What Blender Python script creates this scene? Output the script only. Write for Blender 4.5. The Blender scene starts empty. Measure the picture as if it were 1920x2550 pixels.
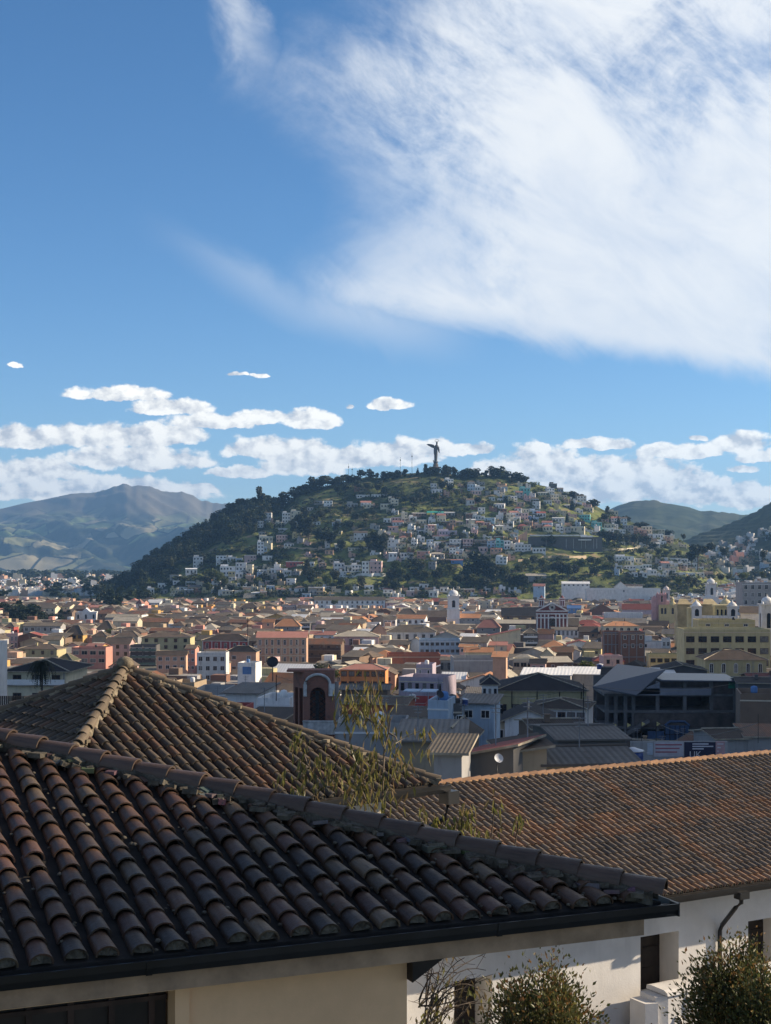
import bpy, bmesh, math, random
from mathutils import Vector, Matrix, noise as mnoise
R = math.radians
SC = bpy.context.scene
COL = SC.collection
random.seed(7)

# ------------------------------------------------------------------ camera, sun, sky, exposure
F, CX, HY = 3684.0, 960.0, 1378.0        # focal length (photo px), centre column, horizon row
SUN_AZ, SUN_EL = 80.0, 25.0              # degrees right of the view axis, degrees above the horizon
cam_d = bpy.data.cameras.new("camera"); cam = bpy.data.objects.new("camera", cam_d); COL.objects.link(cam)
cam.rotation_euler = (R(90), 0, 0)
cam_d.sensor_fit = 'VERTICAL'; cam_d.sensor_height = 36.0; cam_d.sensor_width = 36.0 * 1920 / 2550
cam_d.lens = 36.0 * F / 2550; cam_d.shift_y = (HY - 1275) / 2550
cam_d.clip_start = 0.5; cam_d.clip_end = 60000
SC.camera = cam
sv = Vector((math.sin(R(SUN_AZ)) * math.cos(R(SUN_EL)), math.cos(R(SUN_AZ)) * math.cos(R(SUN_EL)), math.sin(R(SUN_EL))))
sun_d = bpy.data.lights.new("sun", 'SUN'); sun = bpy.data.objects.new("sun", sun_d); COL.objects.link(sun)
sun_d.energy = 5.0; sun_d.angle = R(0.53); sun_d.color = (1.0, 0.83, 0.62)
sun.rotation_euler = (-sv).to_track_quat('-Z', 'Y').to_euler(); sun.location = (200, 0, 300)
SC.view_settings.view_transform = 'Standard'; SC.view_settings.look = 'None'
SC.view_settings.exposure = 0.74; SC.view_settings.gamma = 1.0; SC.view_settings.use_curve_mapping = False

class E:
    """a value in a node tree: + - * / build math nodes"""
    t = None
    def __init__(s, v): s.v = v
    @staticmethod
    def m(op, *a, clamp=False):
        n = E.t.nodes.new('ShaderNodeMath'); n.operation = op; n.use_clamp = clamp
        for i, x in enumerate(a):
            x = x.v if isinstance(x, E) else x
            if isinstance(x, (int, float)): n.inputs[i].default_value = x
            else: E.t.links.new(x, n.inputs[i])
        return E(n.outputs[0])
    def __add__(s, o): return E.m('ADD', s, o)
    def __radd__(s, o): return E.m('ADD', o, s)
    def __sub__(s, o): return E.m('SUBTRACT', s, o)
    def __rsub__(s, o): return E.m('SUBTRACT', o, s)
    def __mul__(s, o): return E.m('MULTIPLY', s, o)
    def __rmul__(s, o): return E.m('MULTIPLY', o, s)
    def __truediv__(s, o): return E.m('DIVIDE', s, o)
    def clamp(s): return E.m('ADD', s, 0.0, clamp=True)
def emax(a, b): return E.m('MAXIMUM', a, b)
def emin(a, b): return E.m('MINIMUM', a, b)
def sstep(a, b, x):
    n = E.t.nodes.new('ShaderNodeMapRange'); n.interpolation_type = 'SMOOTHSTEP'
    for i, q in ((1, a), (2, b), (0, x)):
        q = q.v if isinstance(q, E) else q
        if isinstance(q, (int, float)): n.inputs[i].default_value = q
        else: E.t.links.new(q, n.inputs[i])
    return E(n.outputs[0])
def comb(x, y, z=0.0):
    n = E.t.nodes.new('ShaderNodeCombineXYZ')
    for i, q in enumerate((x, y, z)):
        q = q.v if isinstance(q, E) else q
        if isinstance(q, (int, float)): n.inputs[i].default_value = q
        else: E.t.links.new(q, n.inputs[i])
    return n.outputs[0]
def fbm(vec, scale, detail=5, rough=0.55, dist=0.0):
    n = E.t.nodes.new('ShaderNodeTexNoise'); n.inputs['Scale'].default_value = scale
    n.inputs['Detail'].default_value = detail; n.inputs['Roughness'].default_value = rough
    n.inputs['Distortion'].default_value = dist
    E.t.links.new(vec, n.inputs['Vector']); return E(n.outputs['Fac'])
def fcurve(x, pts, lo, hi):
    """piecewise-linear function of x over points (x, y), through a float curve"""
    x0, x1 = pts[0][0], pts[-1][0]
    n = E.t.nodes.new('ShaderNodeFloatCurve'); c = n.mapping.curves[0]
    pp = [((a - x0) / (x1 - x0), (b - lo) / (hi - lo)) for a, b in pts]
    c.points[0].location = pp[0]; c.points[1].location = pp[-1]
    for a, b in pp[1:-1]: c.points.new(a, b)
    for q in c.points: q.handle_type = 'AUTO'
    n.mapping.update()
    E.t.links.new(((x - x0) / (x1 - x0)).clamp().v, n.inputs['Value'])
    return E(n.outputs[0]) * (hi - lo) + lo
def mixc(fac, a, b):
    n = E.t.nodes.new('ShaderNodeMix'); n.data_type = 'RGBA'
    f = fac.v if isinstance(fac, E) else fac
    if isinstance(f, (int, float)): n.inputs[0].default_value = f
    else: E.t.links.new(f, n.inputs[0])
    for i, q in ((6, a), (7, b)):
        if isinstance(q, (tuple, list)): n.inputs[i].default_value = (*q[:3], 1)
        else: E.t.links.new(q, n.inputs[i])
    return n.outputs[2]

# world: physical sky with cumulus near the skyline and a high cirrus sheet, laid out by azimuth and elevation
W = bpy.data.worlds.new("World"); SC.world = W; W.use_nodes = True
T = W.node_tree; T.nodes.clear(); E.t = T
sky = T.nodes.new('ShaderNodeTexSky'); sky.sky_type = 'NISHITA'; sky.sun_disc = False
sky.sun_elevation = R(SUN_EL); sky.sun_rotation = R(SUN_AZ); sky.altitude = 2800
sky.air_density = 1.0; sky.dust_density = 0.35; sky.ozone_density = 2.6
tc = T.nodes.new('ShaderNodeTexCoord'); sp = T.nodes.new('ShaderNodeSeparateXYZ')
T.links.new(tc.outputs['Generated'], sp.inputs[0])
dx, dy, dz = E(sp.outputs[0]), E(sp.outputs[1]), E(sp.outputs[2])
az = E.m('ARCTAN2', dx, dy) * (180 / math.pi)
el = E.m('ARCSINE', dz) * (180 / math.pi)
def ae(px, py):
    a = math.atan((px - CX) / F); return math.degrees(a), math.degrees(math.atan((HY - py) / F * math.cos(a)))
p2 = comb(az, el)
w1 = fbm(p2, 1.1, 4) - 0.5; w2 = fbm(comb(az + 31.0, el + 17.0), 1.1, 4) - 0.5
za = az + w1 * 0.9; ze = el + w2 * 0.5
# cumulus banks: (px, py, half width, half height) in photo pixels
BL = [(60,1100,130,34),(230,1095,210,36),(420,1092,120,34),(110,1180,120,34),(20,1185,80,40),(330,1150,210,40),(300,985,140,24),(420,1020,110,26),
      (520,1055,130,24),(640,1045,100,22),(775,1052,85,30),(700,1125,170,34),(760,1165,130,40),(850,1150,120,36),(980,1140,130,44),(1080,1125,80,30),(1170,1122,60,20),
      (970,1012,60,16),(640,935,26,7),(40,912,22,8),(590,932,30,7),(500,1220,55,14),(600,1180,90,18),(1350,1180,150,62),(1480,1190,140,50),(1600,1195,150,56),(1720,1235,160,50),(1860,1245,120,40),
      (1480,1110,100,20),(1350,1116,26,13),(1700,1130,140,24),(1840,1110,90,32),(1900,1140,80,22),(1850,1170,50,13),(1740,1092,26,10),(1560,1225,120,50),(1430,1240,120,50),(1240,1190,80,40),(250,1230,320,40),(870,1015,14,8)]
fld = None
for (bx, by, bw, bh) in BL:
    a0, e0 = ae(bx, by); ra = bw / F * 57.3; re = bh / F * 57.3
    qx = (za - a0) / ra; qy = (ze - e0) / re
    qy = emax(qy * 0.8, qy * -1.75)
    v = 1.0 - (qx * qx + qy * qy)
    fld = v if fld is None else emax(fld, v)
puff = fbm(comb(az, el * 1.35), 0.95, 8, 0.58); puff2 = fbm(comb(az + 0.30, el * 1.35 + 0.34), 0.95, 8, 0.58)
cu = sstep(0.0, 0.46, fld * 1.05 + (puff - 0.5) * 2.3)
lit = ((puff - puff2) * 4.2 + 0.72 + (fbm(p2, 0.6, 3) - 0.5) * 0.8).clamp()
# unseen sky outside the view: broken cloud added to brighten and warm the shade
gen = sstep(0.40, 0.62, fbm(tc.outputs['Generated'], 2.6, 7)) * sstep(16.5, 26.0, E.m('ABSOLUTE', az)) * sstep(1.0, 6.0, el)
# cirrus
px = E.m('TANGENT', az * (math.pi / 180)) * F + CX
py = HY - E.m('TANGENT', emin(el, 80.0) * (math.pi / 180)) * F / E.m('COSINE', az * (math.pi / 180))
st = comb((px * 0.82 + py * 0.57) / 760.0, (py * 0.82 - px * 0.57) / 330.0)
s3 = fbm(st, 7.0, 6, 0.7, 0.4); s1 = fbm(st, 2.2, 7, 0.62, 0.6); s2 = fbm(comb(px / 420.0, py / 420.0), 1.0, 8, 0.66, 0.5)
jx = (s2 - 0.5) * 420.0; jy = (s1 - 0.5) * 130.0
pxj = px + jx; pyj = py + jy
low = fcurve(pxj, [(0, 480), (330, 560), (600, 720), (830, 790), (1000, 825), (1250, 858), (1550, 905), (1800, 955), (2200, 1000)], 300, 1000)
lef = fcurve(pyj, [(-400, 1040), (0, 960), (120, 830), (220, 740), (330, 790), (430, 905), (520, 965), (600, 930), (680, 850), (760, 760), (1000, 900)], 300, 1300)
edge = sstep(-5.0, 75.0, low - pyj) * sstep(-190.0, 360.0, pxj - lef)
dens = (0.50 + (s1 - 0.5) * 1.0 + (s2 - 0.5) * 1.5 + (s3 - 0.5) * 0.75 + sstep(900.0, 1500.0, px) * 0.28 + sstep(250.0, 700.0, py) * 0.22
        - sstep(330.0, 60.0, E.m('ABSOLUTE', py - 170.0) + E.m('ABSOLUTE', px - 1690.0) * 0.7) * 0.35).clamp()
ci = edge * sstep(-0.05, 0.85, dens)
wisp = sstep(1.15, 0.0, E.m('ABSOLUTE', pxj - 600.0 - py * 0.25) / 110.0) * sstep(330.0, 20.0, py) * sstep(0.35, 0.62, s2 * 0.6 + s1 * 0.4)
tl = fcurve(px, [(300, 540), (450, 610), (600, 690), (750, 750), (900, 790), (1100, 820)], 300, 1000)
tail = sstep(1.0, 0.0, E.m('ABSOLUTE', pyj - tl) / (60.0 + (px - 300.0) * 0.07)) * sstep(300.0, 900.0, px) * sstep(1250.0, 950.0, px) * (s1 * 0.9 + 0.35)
ci = (emax(ci, emax(wisp * 0.62, tail * 0.5)) * sstep(-80.0, 0.0, E.m('ADD', dy, 0.0) * 100.0)).clamp()
ci = ci * sstep(60.0, 40.0, el)
SKYS = 0.083
skyv = sky.outputs[0]
ccol = mixc(lit, (5.2, 5.2, 5.3), (11.2, 10.6, 9.4))
cicol = mixc(sstep(0.3, 0.7, s1), (5.9, 6.3, 6.9), (7.4, 7.5, 7.5))
hsv = T.nodes.new('ShaderNodeHueSaturation'); hsv.inputs['Saturation'].default_value = 1.2; hsv.inputs['Value'].default_value = 1.04
T.links.new(sky.outputs[0], hsv.inputs['Color']); skyv = hsv.outputs[0]
o1 = mixc(ci * 0.93, skyv, cicol)
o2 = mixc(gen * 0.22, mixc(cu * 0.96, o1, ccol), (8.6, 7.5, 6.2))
bg = T.nodes.new('ShaderNodeBackground'); bg.inputs['Strength'].default_value = SKYS
T.links.new(o2, bg.inputs['Color'])
wo = T.nodes.new('ShaderNodeOutputWorld'); T.links.new(bg.outputs[0], wo.inputs['Surface'])

# ------------------------------------------------------------------ helpers
def X(px, y): return (px - CX) / F * y
def Z(py, y): return -(py - HY) / F * y
def lerp(a, b, t): return a + (b - a) * t
def poly(pts, x):
    if x <= pts[0][0]: return pts[0][1]
    for (a, b), (c, d) in zip(pts, pts[1:]):
        if x <= c: return b + (d - b) * (x - a) / (c - a)
    return pts[-1][1]
def smooth(pts, x):
    w = (pts[-1][0] - pts[0][0]) / len(pts) * 0.35
    return (poly(pts, x - w) + 2 * poly(pts, x) + poly(pts, x + w)) / 4
def tag(o, label=None, cat=None, group=None, kind=None):
    if label: o['label'] = label
    if cat: o['category'] = cat
    if group: o['group'] = group
    if kind: o['kind'] = kind
    return o
def empty(name, loc, rz=0.0):
    o = bpy.data.objects.new(name, None); COL.objects.link(o); o.location = loc; o.rotation_euler = (0, 0, rz)
    o.empty_display_size = 0.5; return o
def inst(name, me, parent=None, loc=(0, 0, 0), rz=0.0, sc=None):
    o = bpy.data.objects.new(name, me); COL.objects.link(o); o.location = loc; o.rotation_euler = (0, 0, rz)
    if sc: o.scale = sc
    if parent is not None: o.parent = parent
    return o

class MB:
    """collects vertices and faces, then links them as one mesh object"""
    def __init__(s): s.v = []; s.f = []; s.m = []; s.u = []; s.t = []; s.sm = []
    def add(s, vs, fs, m=0, uv=None, tint=None, smooth=False):
        k = len(s.v); s.v += [tuple(p) for p in vs]
        for i, f in enumerate(fs):
            s.f.append(tuple(k + j for j in f)); s.m.append(m); s.u.append(uv[i] if uv else None); s.t.append(tint); s.sm.append(smooth)
    def box(s, x0, x1, y0, y1, z0, z1, m=0, tint=None, mtx=None):
        vs = [(x0, y0, z0), (x1, y0, z0), (x1, y1, z0), (x0, y1, z0), (x0, y0, z1), (x1, y0, z1), (x1, y1, z1), (x0, y1, z1)]
        if mtx: vs = [mtx @ Vector(p) for p in vs]
        s.add(vs, [(0, 3, 2, 1), (4, 5, 6, 7), (0, 1, 5, 4), (1, 2, 6, 5), (2, 3, 7, 6), (3, 0, 4, 7)], m, None, tint)
    def solid(s, tops, th, m=0, ms=None, uvs=None):
        """closed slab under a set of top polygons"""
        ms = m if ms is None else ms
        key = {}; vs = []
        def vid(p):
            k = (round(p[0], 4), round(p[1], 4), round(p[2], 4))
            if k not in key: key[k] = len(vs); vs.append(p)
            return key[k]
        pf = [[vid(p) for p in t] for t in tops]; n = len(vs)
        allv = vs + [(p[0], p[1], p[2] - th) for p in vs]
        s.add(allv, [tuple(f) for f in pf], m, uvs)
        k = len(s.v) - 2 * n; ed = {}
        for f in pf:
            s.f.append(tuple(k + n + j for j in reversed(f))); s.m.append(ms); s.u.append(None); s.t.append(None); s.sm.append(False)
            for a, b in zip(f, f[1:] + f[:1]): ed[(a, b)] = 1
        for (a, b) in ed:
            if (b, a) not in ed:
                s.f.append((k + b, k + a, k + n + a, k + n + b)); s.m.append(ms); s.u.append(None); s.t.append(None); s.sm.append(False)
    def tube(s, pts, r, seg=6, m=0, r2=None, cap=True):
        P = [Vector(p) for p in pts]; n = len(P); vs = []; fs = []
        for i, p in enumerate(P):
            d = (P[min(i + 1, n - 1)] - P[max(i - 1, 0)]).normalized()
            a = Vector((0, 0, 1)) if abs(d.z) < 0.9 else Vector((1, 0, 0))
            u = d.cross(a).normalized(); w = d.cross(u)
            rr = r if r2 is None else lerp(r, r2, i / max(n - 1, 1))
            for j in range(seg):
                an = 2 * math.pi * j / seg; vs.append(p + (u * math.cos(an) + w * math.sin(an)) * rr)
        for i in range(n - 1):
            for j in range(seg):
                k = (j + 1) % seg; fs.append((i * seg + j, i * seg + k, (i + 1) * seg + k, (i + 1) * seg + j))
        if cap: fs.append(tuple(range(seg))); fs.append(tuple((n - 1) * seg + j for j in reversed(range(seg))))
        s.add(vs, fs, m, None, None, True)
    def lathe(s, prof, c=(0, 0, 0), seg=12, m=0, sx=1.0, sy=1.0, smooth=True, a0=0.0):
        vs = []; fs = []; n = len(prof)
        for (r, z) in prof:
            for j in range(seg):
                an = 2 * math.pi * j / seg + a0; vs.append((c[0] + r * sx * math.cos(an), c[1] + r * sy * math.sin(an), c[2] + z))
        for i in range(n - 1):
            for j in range(seg):
                k = (j + 1) % seg; fs.append((i * seg + j, i * seg + k, (i + 1) * seg + k, (i + 1) * seg + j))
        fs.append(tuple(reversed(range(seg)))); fs.append(tuple((n - 1) * seg + j for j in range(seg)))
        s.add(vs, fs, m, None, None, smooth)
    def mesh(s, name, mats, smooth=False):
        me = bpy.data.meshes.new(name); me.from_pydata(s.v, [], s.f)
        for q in (mats if isinstance(mats, (list, tuple)) else [mats]): me.materials.append(q)
        me.polygons.foreach_set('material_index', s.m)
        me.polygons.foreach_set('use_smooth', [True] * len(s.f) if smooth else s.sm)
        if any(q is not None for q in s.u):
            ul = me.uv_layers.new(name='uv'); fl = []
            for f, q in zip(s.f, s.u):
                for j in range(len(f)): fl += list(q[j]) if q else [0.0, 0.0]
            ul.data.foreach_set('uv', fl)
        if any(q is not None for q in s.t):
            at = me.attributes.new('tint', 'FLOAT_COLOR', 'FACE'); fl = []
            for q in s.t: fl += [*(q or (0.5, 0.5, 0.5)), 1.0]
            at.data.foreach_set('color', fl)
        me.update(); return me
    def build(s, name, mats, parent=None, loc=(0, 0, 0), rz=0.0, smooth=False):
        return inst(name, s.mesh(name, mats, smooth), parent, loc, rz)

# ------------------------------------------------------------------ materials
MC = {}
def newmat(name):
    m = bpy.data.materials.new(name); m.use_nodes = True; E.t = m.node_tree
    return m, m.node_tree.nodes['Principled BSDF'], m.node_tree
def mat(name, col, rough=0.85, var=0.18, scale=0.6, detail=5, bump=0.0, bscale=20.0, metal=0.0, spec=0.3, dirt=0.0, rnd=0.0):
    """plain painted / mineral surface: mottled colour, optional streaky weathering, optional bump"""
    if name in MC: return MC[name]
    m, b, t = newmat(name); MC[name] = m
    c = t.nodes.new('ShaderNodeTexCoord'); o = c.outputs['Object']
    n1 = fbm(o, scale, detail, 0.6)
    lo = tuple(x * (1 - var) for x in col); hi = tuple(min(1, x * (1 + var)) for x in col)
    cc = mixc(sstep(0.3, 0.7, n1), lo, hi)
    if dirt:
        mp = t.nodes.new('ShaderNodeMapping'); mp.inputs['Scale'].default_value = (1.3, 1.3, 0.18); t.links.new(o, mp.inputs[0])
        d = sstep(0.5, 0.78, fbm(mp.outputs[0], 1.1, 6, 0.65))
        cc = mixc(d * dirt, cc, (0.09, 0.085, 0.08))
    if rnd:
        oi = t.nodes.new('ShaderNodeObjectInfo'); hs = t.nodes.new('ShaderNodeHueSaturation')
        t.links.new((E(oi.outputs['Random']) * rnd + (1 - rnd * 0.5)).v, hs.inputs['Value']); t.links.new(cc, hs.inputs['Color']); cc = hs.outputs[0]
    t.links.new(cc, b.inputs['Base Color']); b.inputs['Roughness'].default_value = rough
    b.inputs['Metallic'].default_value = metal; b.inputs['Specular IOR Level'].default_value = spec
    if bump:
        bn = t.nodes.new('ShaderNodeBump'); bn.inputs['Strength'].default_value = bump; bn.inputs['Distance'].default_value = 0.02
        t.links.new(fbm(o, bscale, 6, 0.6).v, bn.inputs['Height']); t.links.new(bn.outputs[0], b.inputs['Normal'])
    return m
def roofmat(name, c1, c2, c3, period=0.26, rough=0.85, stripe=0.35, patch=0.35):
    """clay or sheet roof seen from afar: courses along the slope (uv in metres), patches of new and old tiles"""
    if name in MC: return MC[name]
    m, b, t = newmat(name); MC[name] = m
    uv = t.nodes.new('ShaderNodeUVMap'); s = t.nodes.new('ShaderNodeSeparateXYZ'); t.links.new(uv.outputs[0], s.inputs[0])
    u, v = E(s.outputs[0]), E(s.outputs[1])
    oi = t.nodes.new('ShaderNodeObjectInfo'); rd = E(oi.outputs['Random'])
    uvr = comb(u + rd * 90.0, v + rd * 57.0)
    big = fbm(uvr, patch, 5, 0.65); sm = fbm(uvr, 2.2, 3, 0.6)
    c = mixc(sstep(0.38, 0.62, big), c1, c2); c = mixc(sstep(0.56, 0.74, sm), c, c3)
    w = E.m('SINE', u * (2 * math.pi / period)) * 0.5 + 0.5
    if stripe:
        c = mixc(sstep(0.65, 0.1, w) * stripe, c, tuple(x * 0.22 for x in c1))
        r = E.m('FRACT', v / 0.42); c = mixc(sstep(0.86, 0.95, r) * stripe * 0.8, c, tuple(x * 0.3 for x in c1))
    hs = t.nodes.new('ShaderNodeHueSaturation'); t.links.new((rd * 0.5 + 0.75).v, hs.inputs['Value']); t.links.new(c, hs.inputs['Color'])
    t.links.new(hs.outputs[0], b.inputs['Base Color']); b.inputs['Roughness'].default_value = rough; b.inputs['Specular IOR Level'].default_value = 0.25
    bn = t.nodes.new('ShaderNodeBump'); bn.inputs['Strength'].default_value = 0.6; bn.inputs['Distance'].default_value = 0.05
    t.links.new(w.v, bn.inputs['Height']); t.links.new(bn.outputs[0], b.inputs['Normal'])
    return m
def leafmat(name, c1, c2, trans=0.35, rough=0.6, rnd=0.5, scale=0.35):
    if name in MC: return MC[name]
    m, b, t = newmat(name); MC[name] = m
    c = t.nodes.new('ShaderNodeTexCoord'); oi = t.nodes.new('ShaderNodeObjectInfo')
    cc = mixc(sstep(0.35, 0.65, fbm(c.outputs['Object'], scale, 4)), c1, c2)
    hs = t.nodes.new('ShaderNodeHueSaturation')
    t.links.new((E(oi.outputs['Random']) * rnd + (1 - rnd * 0.5)).v, hs.inputs['Value'])
    t.links.new((E(oi.outputs['Random']) * 0.03 + 0.485).v, hs.inputs['Hue']); t.links.new(cc, hs.inputs['Color'])
    t.links.new(hs.outputs[0], b.inputs['Base Color']); b.inputs['Roughness'].default_value = rough; b.inputs['Specular IOR Level'].default_value = 0.25
    tr = t.nodes.new('ShaderNodeBsdfTranslucent'); t.links.new(hs.outputs[0], tr.inputs['Color'])
    mx = t.nodes.new('ShaderNodeMixShader'); mx.inputs[0].default_value = trans
    t.links.new(b.outputs[0], mx.inputs[1]); t.links.new(tr.outputs[0], mx.inputs[2])
    t.links.new(mx.outputs[0], t.nodes['Material Output'].inputs['Surface']); return m
def tintmat(name, rough=0.6, spec=0.4, streak=0.5, dirt=0.35, dcol=(0.16, 0.14, 0.10), coat=0.0):
    """individual clay tiles: colour per tile, streaks along it, lichen and dirt on top"""
    m, b, t = newmat(name)
    a = t.nodes.new('ShaderNodeAttribute'); a.attribute_name = 'tint'
    c = t.nodes.new('ShaderNodeTexCoord'); o = c.outputs['Object']
    uv = t.nodes.new('ShaderNodeUVMap'); s = t.nodes.new('ShaderNodeSeparateXYZ'); t.links.new(uv.outputs[0], s.inputs[0]); u, v = E(s.outputs[0]), E(s.outputs[1])
    sk = sstep(0.45, 0.72, fbm(comb(u * 9.0, v * 0.9), 1.6, 5, 0.65)); vf = E.m('FRACT', v)
    cc = mixc(sk * streak, a.outputs['Color'], (0.010, 0.008, 0.008))
    cc = mixc(sstep(0.55, 0.75, fbm(comb(u * 5.0 + 40.0, v * 0.8), 2.1, 5, 0.65)) * 0.28, cc, mixc(0.55, a.outputs['Color'], (0.22, 0.15, 0.10)))
    cc = mixc(sstep(0.16, 0.02, vf) * sstep(0.42, 0.6, fbm(o, 16.0, 4)) * dirt * 1.3, cc, dcol)
    cc = mixc(sstep(0.58, 0.72, fbm(o, 5.0, 8, 0.7)) * dirt, cc, dcol)
    t.links.new(cc, b.inputs['Base Color']); b.inputs['Specular IOR Level'].default_value = spec
    t.links.new((fbm(o, 7.0, 5, 0.6) * 0.5 + (rough - 0.25)).v, b.inputs['Roughness'])
    bn = t.nodes.new('ShaderNodeBump'); bn.inputs['Strength'].default_value = 0.5; bn.inputs['Distance'].default_value = 0.012
    t.links.new(fbm(o, 28.0, 6, 0.65).v, bn.inputs['Height']); t.links.new(bn.outputs[0], b.inputs['Normal'])
    return m

# ------------------------------------------------------------------ ground, hills, mountains
GP = [(-200, -9), (20, -10.5), (45, -14), (80, -20), (110, -25), (150, -32), (220, -40), (320, -45), (600, -48), (1000, -50), (1430, -53), (3000, -58), (7000, -108), (40000, -150)]
def g(x, y): return poly(GP, y)
def solve_y(py, h):
    lo, hi = 60.0, 3000.0
    for _ in range(50):
        m = (lo + hi) / 2
        if g(0, m) + h < Z(py, m): lo = m
        else: hi = m
    return lo
def gnd_mat():
    m, b, t = newmat('ground_earth')
    c = t.nodes.new('ShaderNodeTexCoord'); o = c.outputs['Object']
    n1 = fbm(o, 0.012, 6); n2 = fbm(o, 0.15, 5)
    cc = mixc(sstep(0.4, 0.6, n1), (0.09, 0.085, 0.075), (0.05, 0.06, 0.03)); cc = mixc(sstep(0.5, 0.7, n2), cc, (0.16, 0.14, 0.11))
    t.links.new(cc, b.inputs['Base Color']); b.inputs['Roughness'].default_value = 0.95; return m
mb = MB(); ys = [-150, -60, -20, 0, 10, 20, 32, 45, 60, 80, 95, 110, 130, 150, 185, 220, 270, 320, 450, 600, 800, 1000, 1200, 1430, 1800, 2300, 3000, 4200, 5500, 7000, 9500, 13000, 20000, 38000]
us = [-1.3, -1, -.7, -.5, -.36, -.28, -.2, -.1, 0, .1, .2, .28, .36, .5, .7, 1, 1.3]; vs = []; n = len(us)
for y in ys:
    for u in us: x = u * (abs(y) + 260); vs.append((x, y, g(x, y)))
mb.add(vs, [(j * n + i, j * n + i + 1, (j + 1) * n + i + 1, (j + 1) * n + i) for j in range(len(ys) - 1) for i in range(n - 1)], smooth=True)
tag(mb.build('ground', gnd_mat()), kind='structure')

def nz(x, y, z=0.0): return mnoise.noise(Vector((x, y, z)))
def fb(x, y, o=5, seed=0.0):
    a, f, s = 1.0, 1.0, 0.0
    for i in range(o): s += a * nz(x * f, y * f, seed + i * 7.3); a *= 0.5; f *= 2.05
    return s
def ridged(x, y, o=5, seed=0.0):
    a, f, s = 1.0, 1.0, 0.0
    for i in range(o): s += a * (1 - abs(nz(x * f, y * f, seed + i * 5.1)) * 2); a *= 0.5; f *= 2.1
    return s
def fieldmat(name, wild1, wild2, fields, fscale, rock, zlo, zhi, amount):
    """open slopes with hedged fields lower down, bare ground higher up"""
    m, b, t = newmat(name)
    c = t.nodes.new('ShaderNodeTexCoord'); o = c.outputs['Object']; s = t.nodes.new('ShaderNodeSeparateXYZ'); t.links.new(o, s.inputs[0])
    mp = t.nodes.new('ShaderNodeMapping'); mp.inputs['Scale'].default_value = (1, 0.55, 1.6); t.links.new(o, mp.inputs[0])
    vo = t.nodes.new('ShaderNodeTexVoronoi'); vo.inputs['Scale'].default_value = fscale; t.links.new(mp.outputs[0], vo.inputs['Vector'])
    ve = t.nodes.new('ShaderNodeTexVoronoi'); ve.feature = 'DISTANCE_TO_EDGE'; ve.inputs['Scale'].default_value = fscale; t.links.new(mp.outputs[0], ve.inputs['Vector'])
    sc = t.nodes.new('ShaderNodeSeparateColor'); t.links.new(vo.outputs['Color'], sc.inputs[0])
    cr = t.nodes.new('ShaderNodeValToRGB'); cr.color_ramp.interpolation = 'CONSTANT'
    for i, q in enumerate(fields):
        e = cr.color_ramp.elements[i] if i < 2 else cr.color_ramp.elements.new(i / len(fields))
        e.position = i / len(fields); e.color = (*q, 1)
    t.links.new(sc.outputs[0], cr.inputs[0])
    n1 = fbm(o, fscale * 0.35, 6, 0.6); n2 = fbm(o, fscale * 2.0, 5, 0.6)
    wild = mixc(sstep(0.4, 0.6, n2), wild1, wild2)
    f = mixc(sstep(0.05, 0.02, E(ve.outputs['Distance'])), cr.outputs[0], tuple(x * 0.5 for x in wild1))
    cc = mixc(sstep(0.45, 0.52, n1 + (E(sc.outputs[1]) - 0.5) * 0.25) * amount, wild, f)
    cc = mixc(sstep(zlo, zhi, E(s.outputs[2]) + (n1 - 0.5) * (zhi - zlo) * 2), cc, rock)
    t.links.new(cc, b.inputs['Base Color']); b.inputs['Roughness'].default_value = 0.95; b.inputs['Specular IOR Level'].default_value = 0.1
    return m
def heightfield(name, m, u0, u1, nu, y0, y1, nv, fn):
    mb = MB(); vs = []
    for j in range(nv + 1):
        v = j / nv; y = lerp(y0, y1, v)
        for i in range(nu + 1):
            p = lerp(u0, u1, i / nu); x = X(p, y); vs.append((x, y, fn(p, v, x, y)))
    w = nu + 1
    mb.add(vs, [(j * w + i, j * w + i + 1, (j + 1) * w + i + 1, (j + 1) * w + i) for j in range(nv) for i in range(nu)], smooth=True)
    return tag(mb.build(name, m), kind='structure')

# the far volcano to the left
MP = [(-900, 1345), (-500, 1310), (-200, 1285), (0, 1268), (60, 1255), (100, 1248), (140, 1238), (180, 1229), (240, 1226), (262, 1220), (285, 1212), (308, 1205), (325, 1207), (345, 1211), (372, 1211), (400, 1221), (430, 1226), (450, 1226), (463, 1228), (480, 1235), (505, 1245), (540, 1254), (577, 1256), (640, 1275), (760, 1305), (1000, 1340)]
MY0, MY1 = 6800.0, 11000.0
def mt(p, v, x, y):
    if v > 0.8: v2 = 0.8 - (v - 0.8) * 1.3
    else: v2 = v
    top = Z(poly(MP, p) - 4 * (ridged(p * 0.035, v * 1.5, 4, 9) - 1.0) * max(0, min(1, (p - 150) / 120)), MY0 + 0.8 * (MY1 - MY0)); b = -112.0; s = v2 / 0.8
    h = b + (top - b) * (0.52 * s ** 0.85 + 0.48 * s ** 2.4)
    gul = ridged(x / 900.0 + y / 1500.0, y / 2600.0, 6, 3.0) - 0.9
    return h + gul * 170.0 * min(1, s * 5) * max(0.0, 1 - s) ** 0.6 * 1.2 + fb(x / 300.0, y / 300.0, 4, 8) * 12 * min(1, s * 4) * (1 - s)
mm = fieldmat('mountain_slope', (0.022, 0.034, 0.022), (0.06, 0.066, 0.042), [(0.18, 0.22, 0.08), (0.26, 0.23, 0.14), (0.08, 0.11, 0.04), (0.29, 0.26, 0.16), (0.13, 0.17, 0.06), (0.21, 0.21, 0.1)], 0.0055, (0.13, 0.115, 0.09), 150, 330, 1.0)
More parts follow.
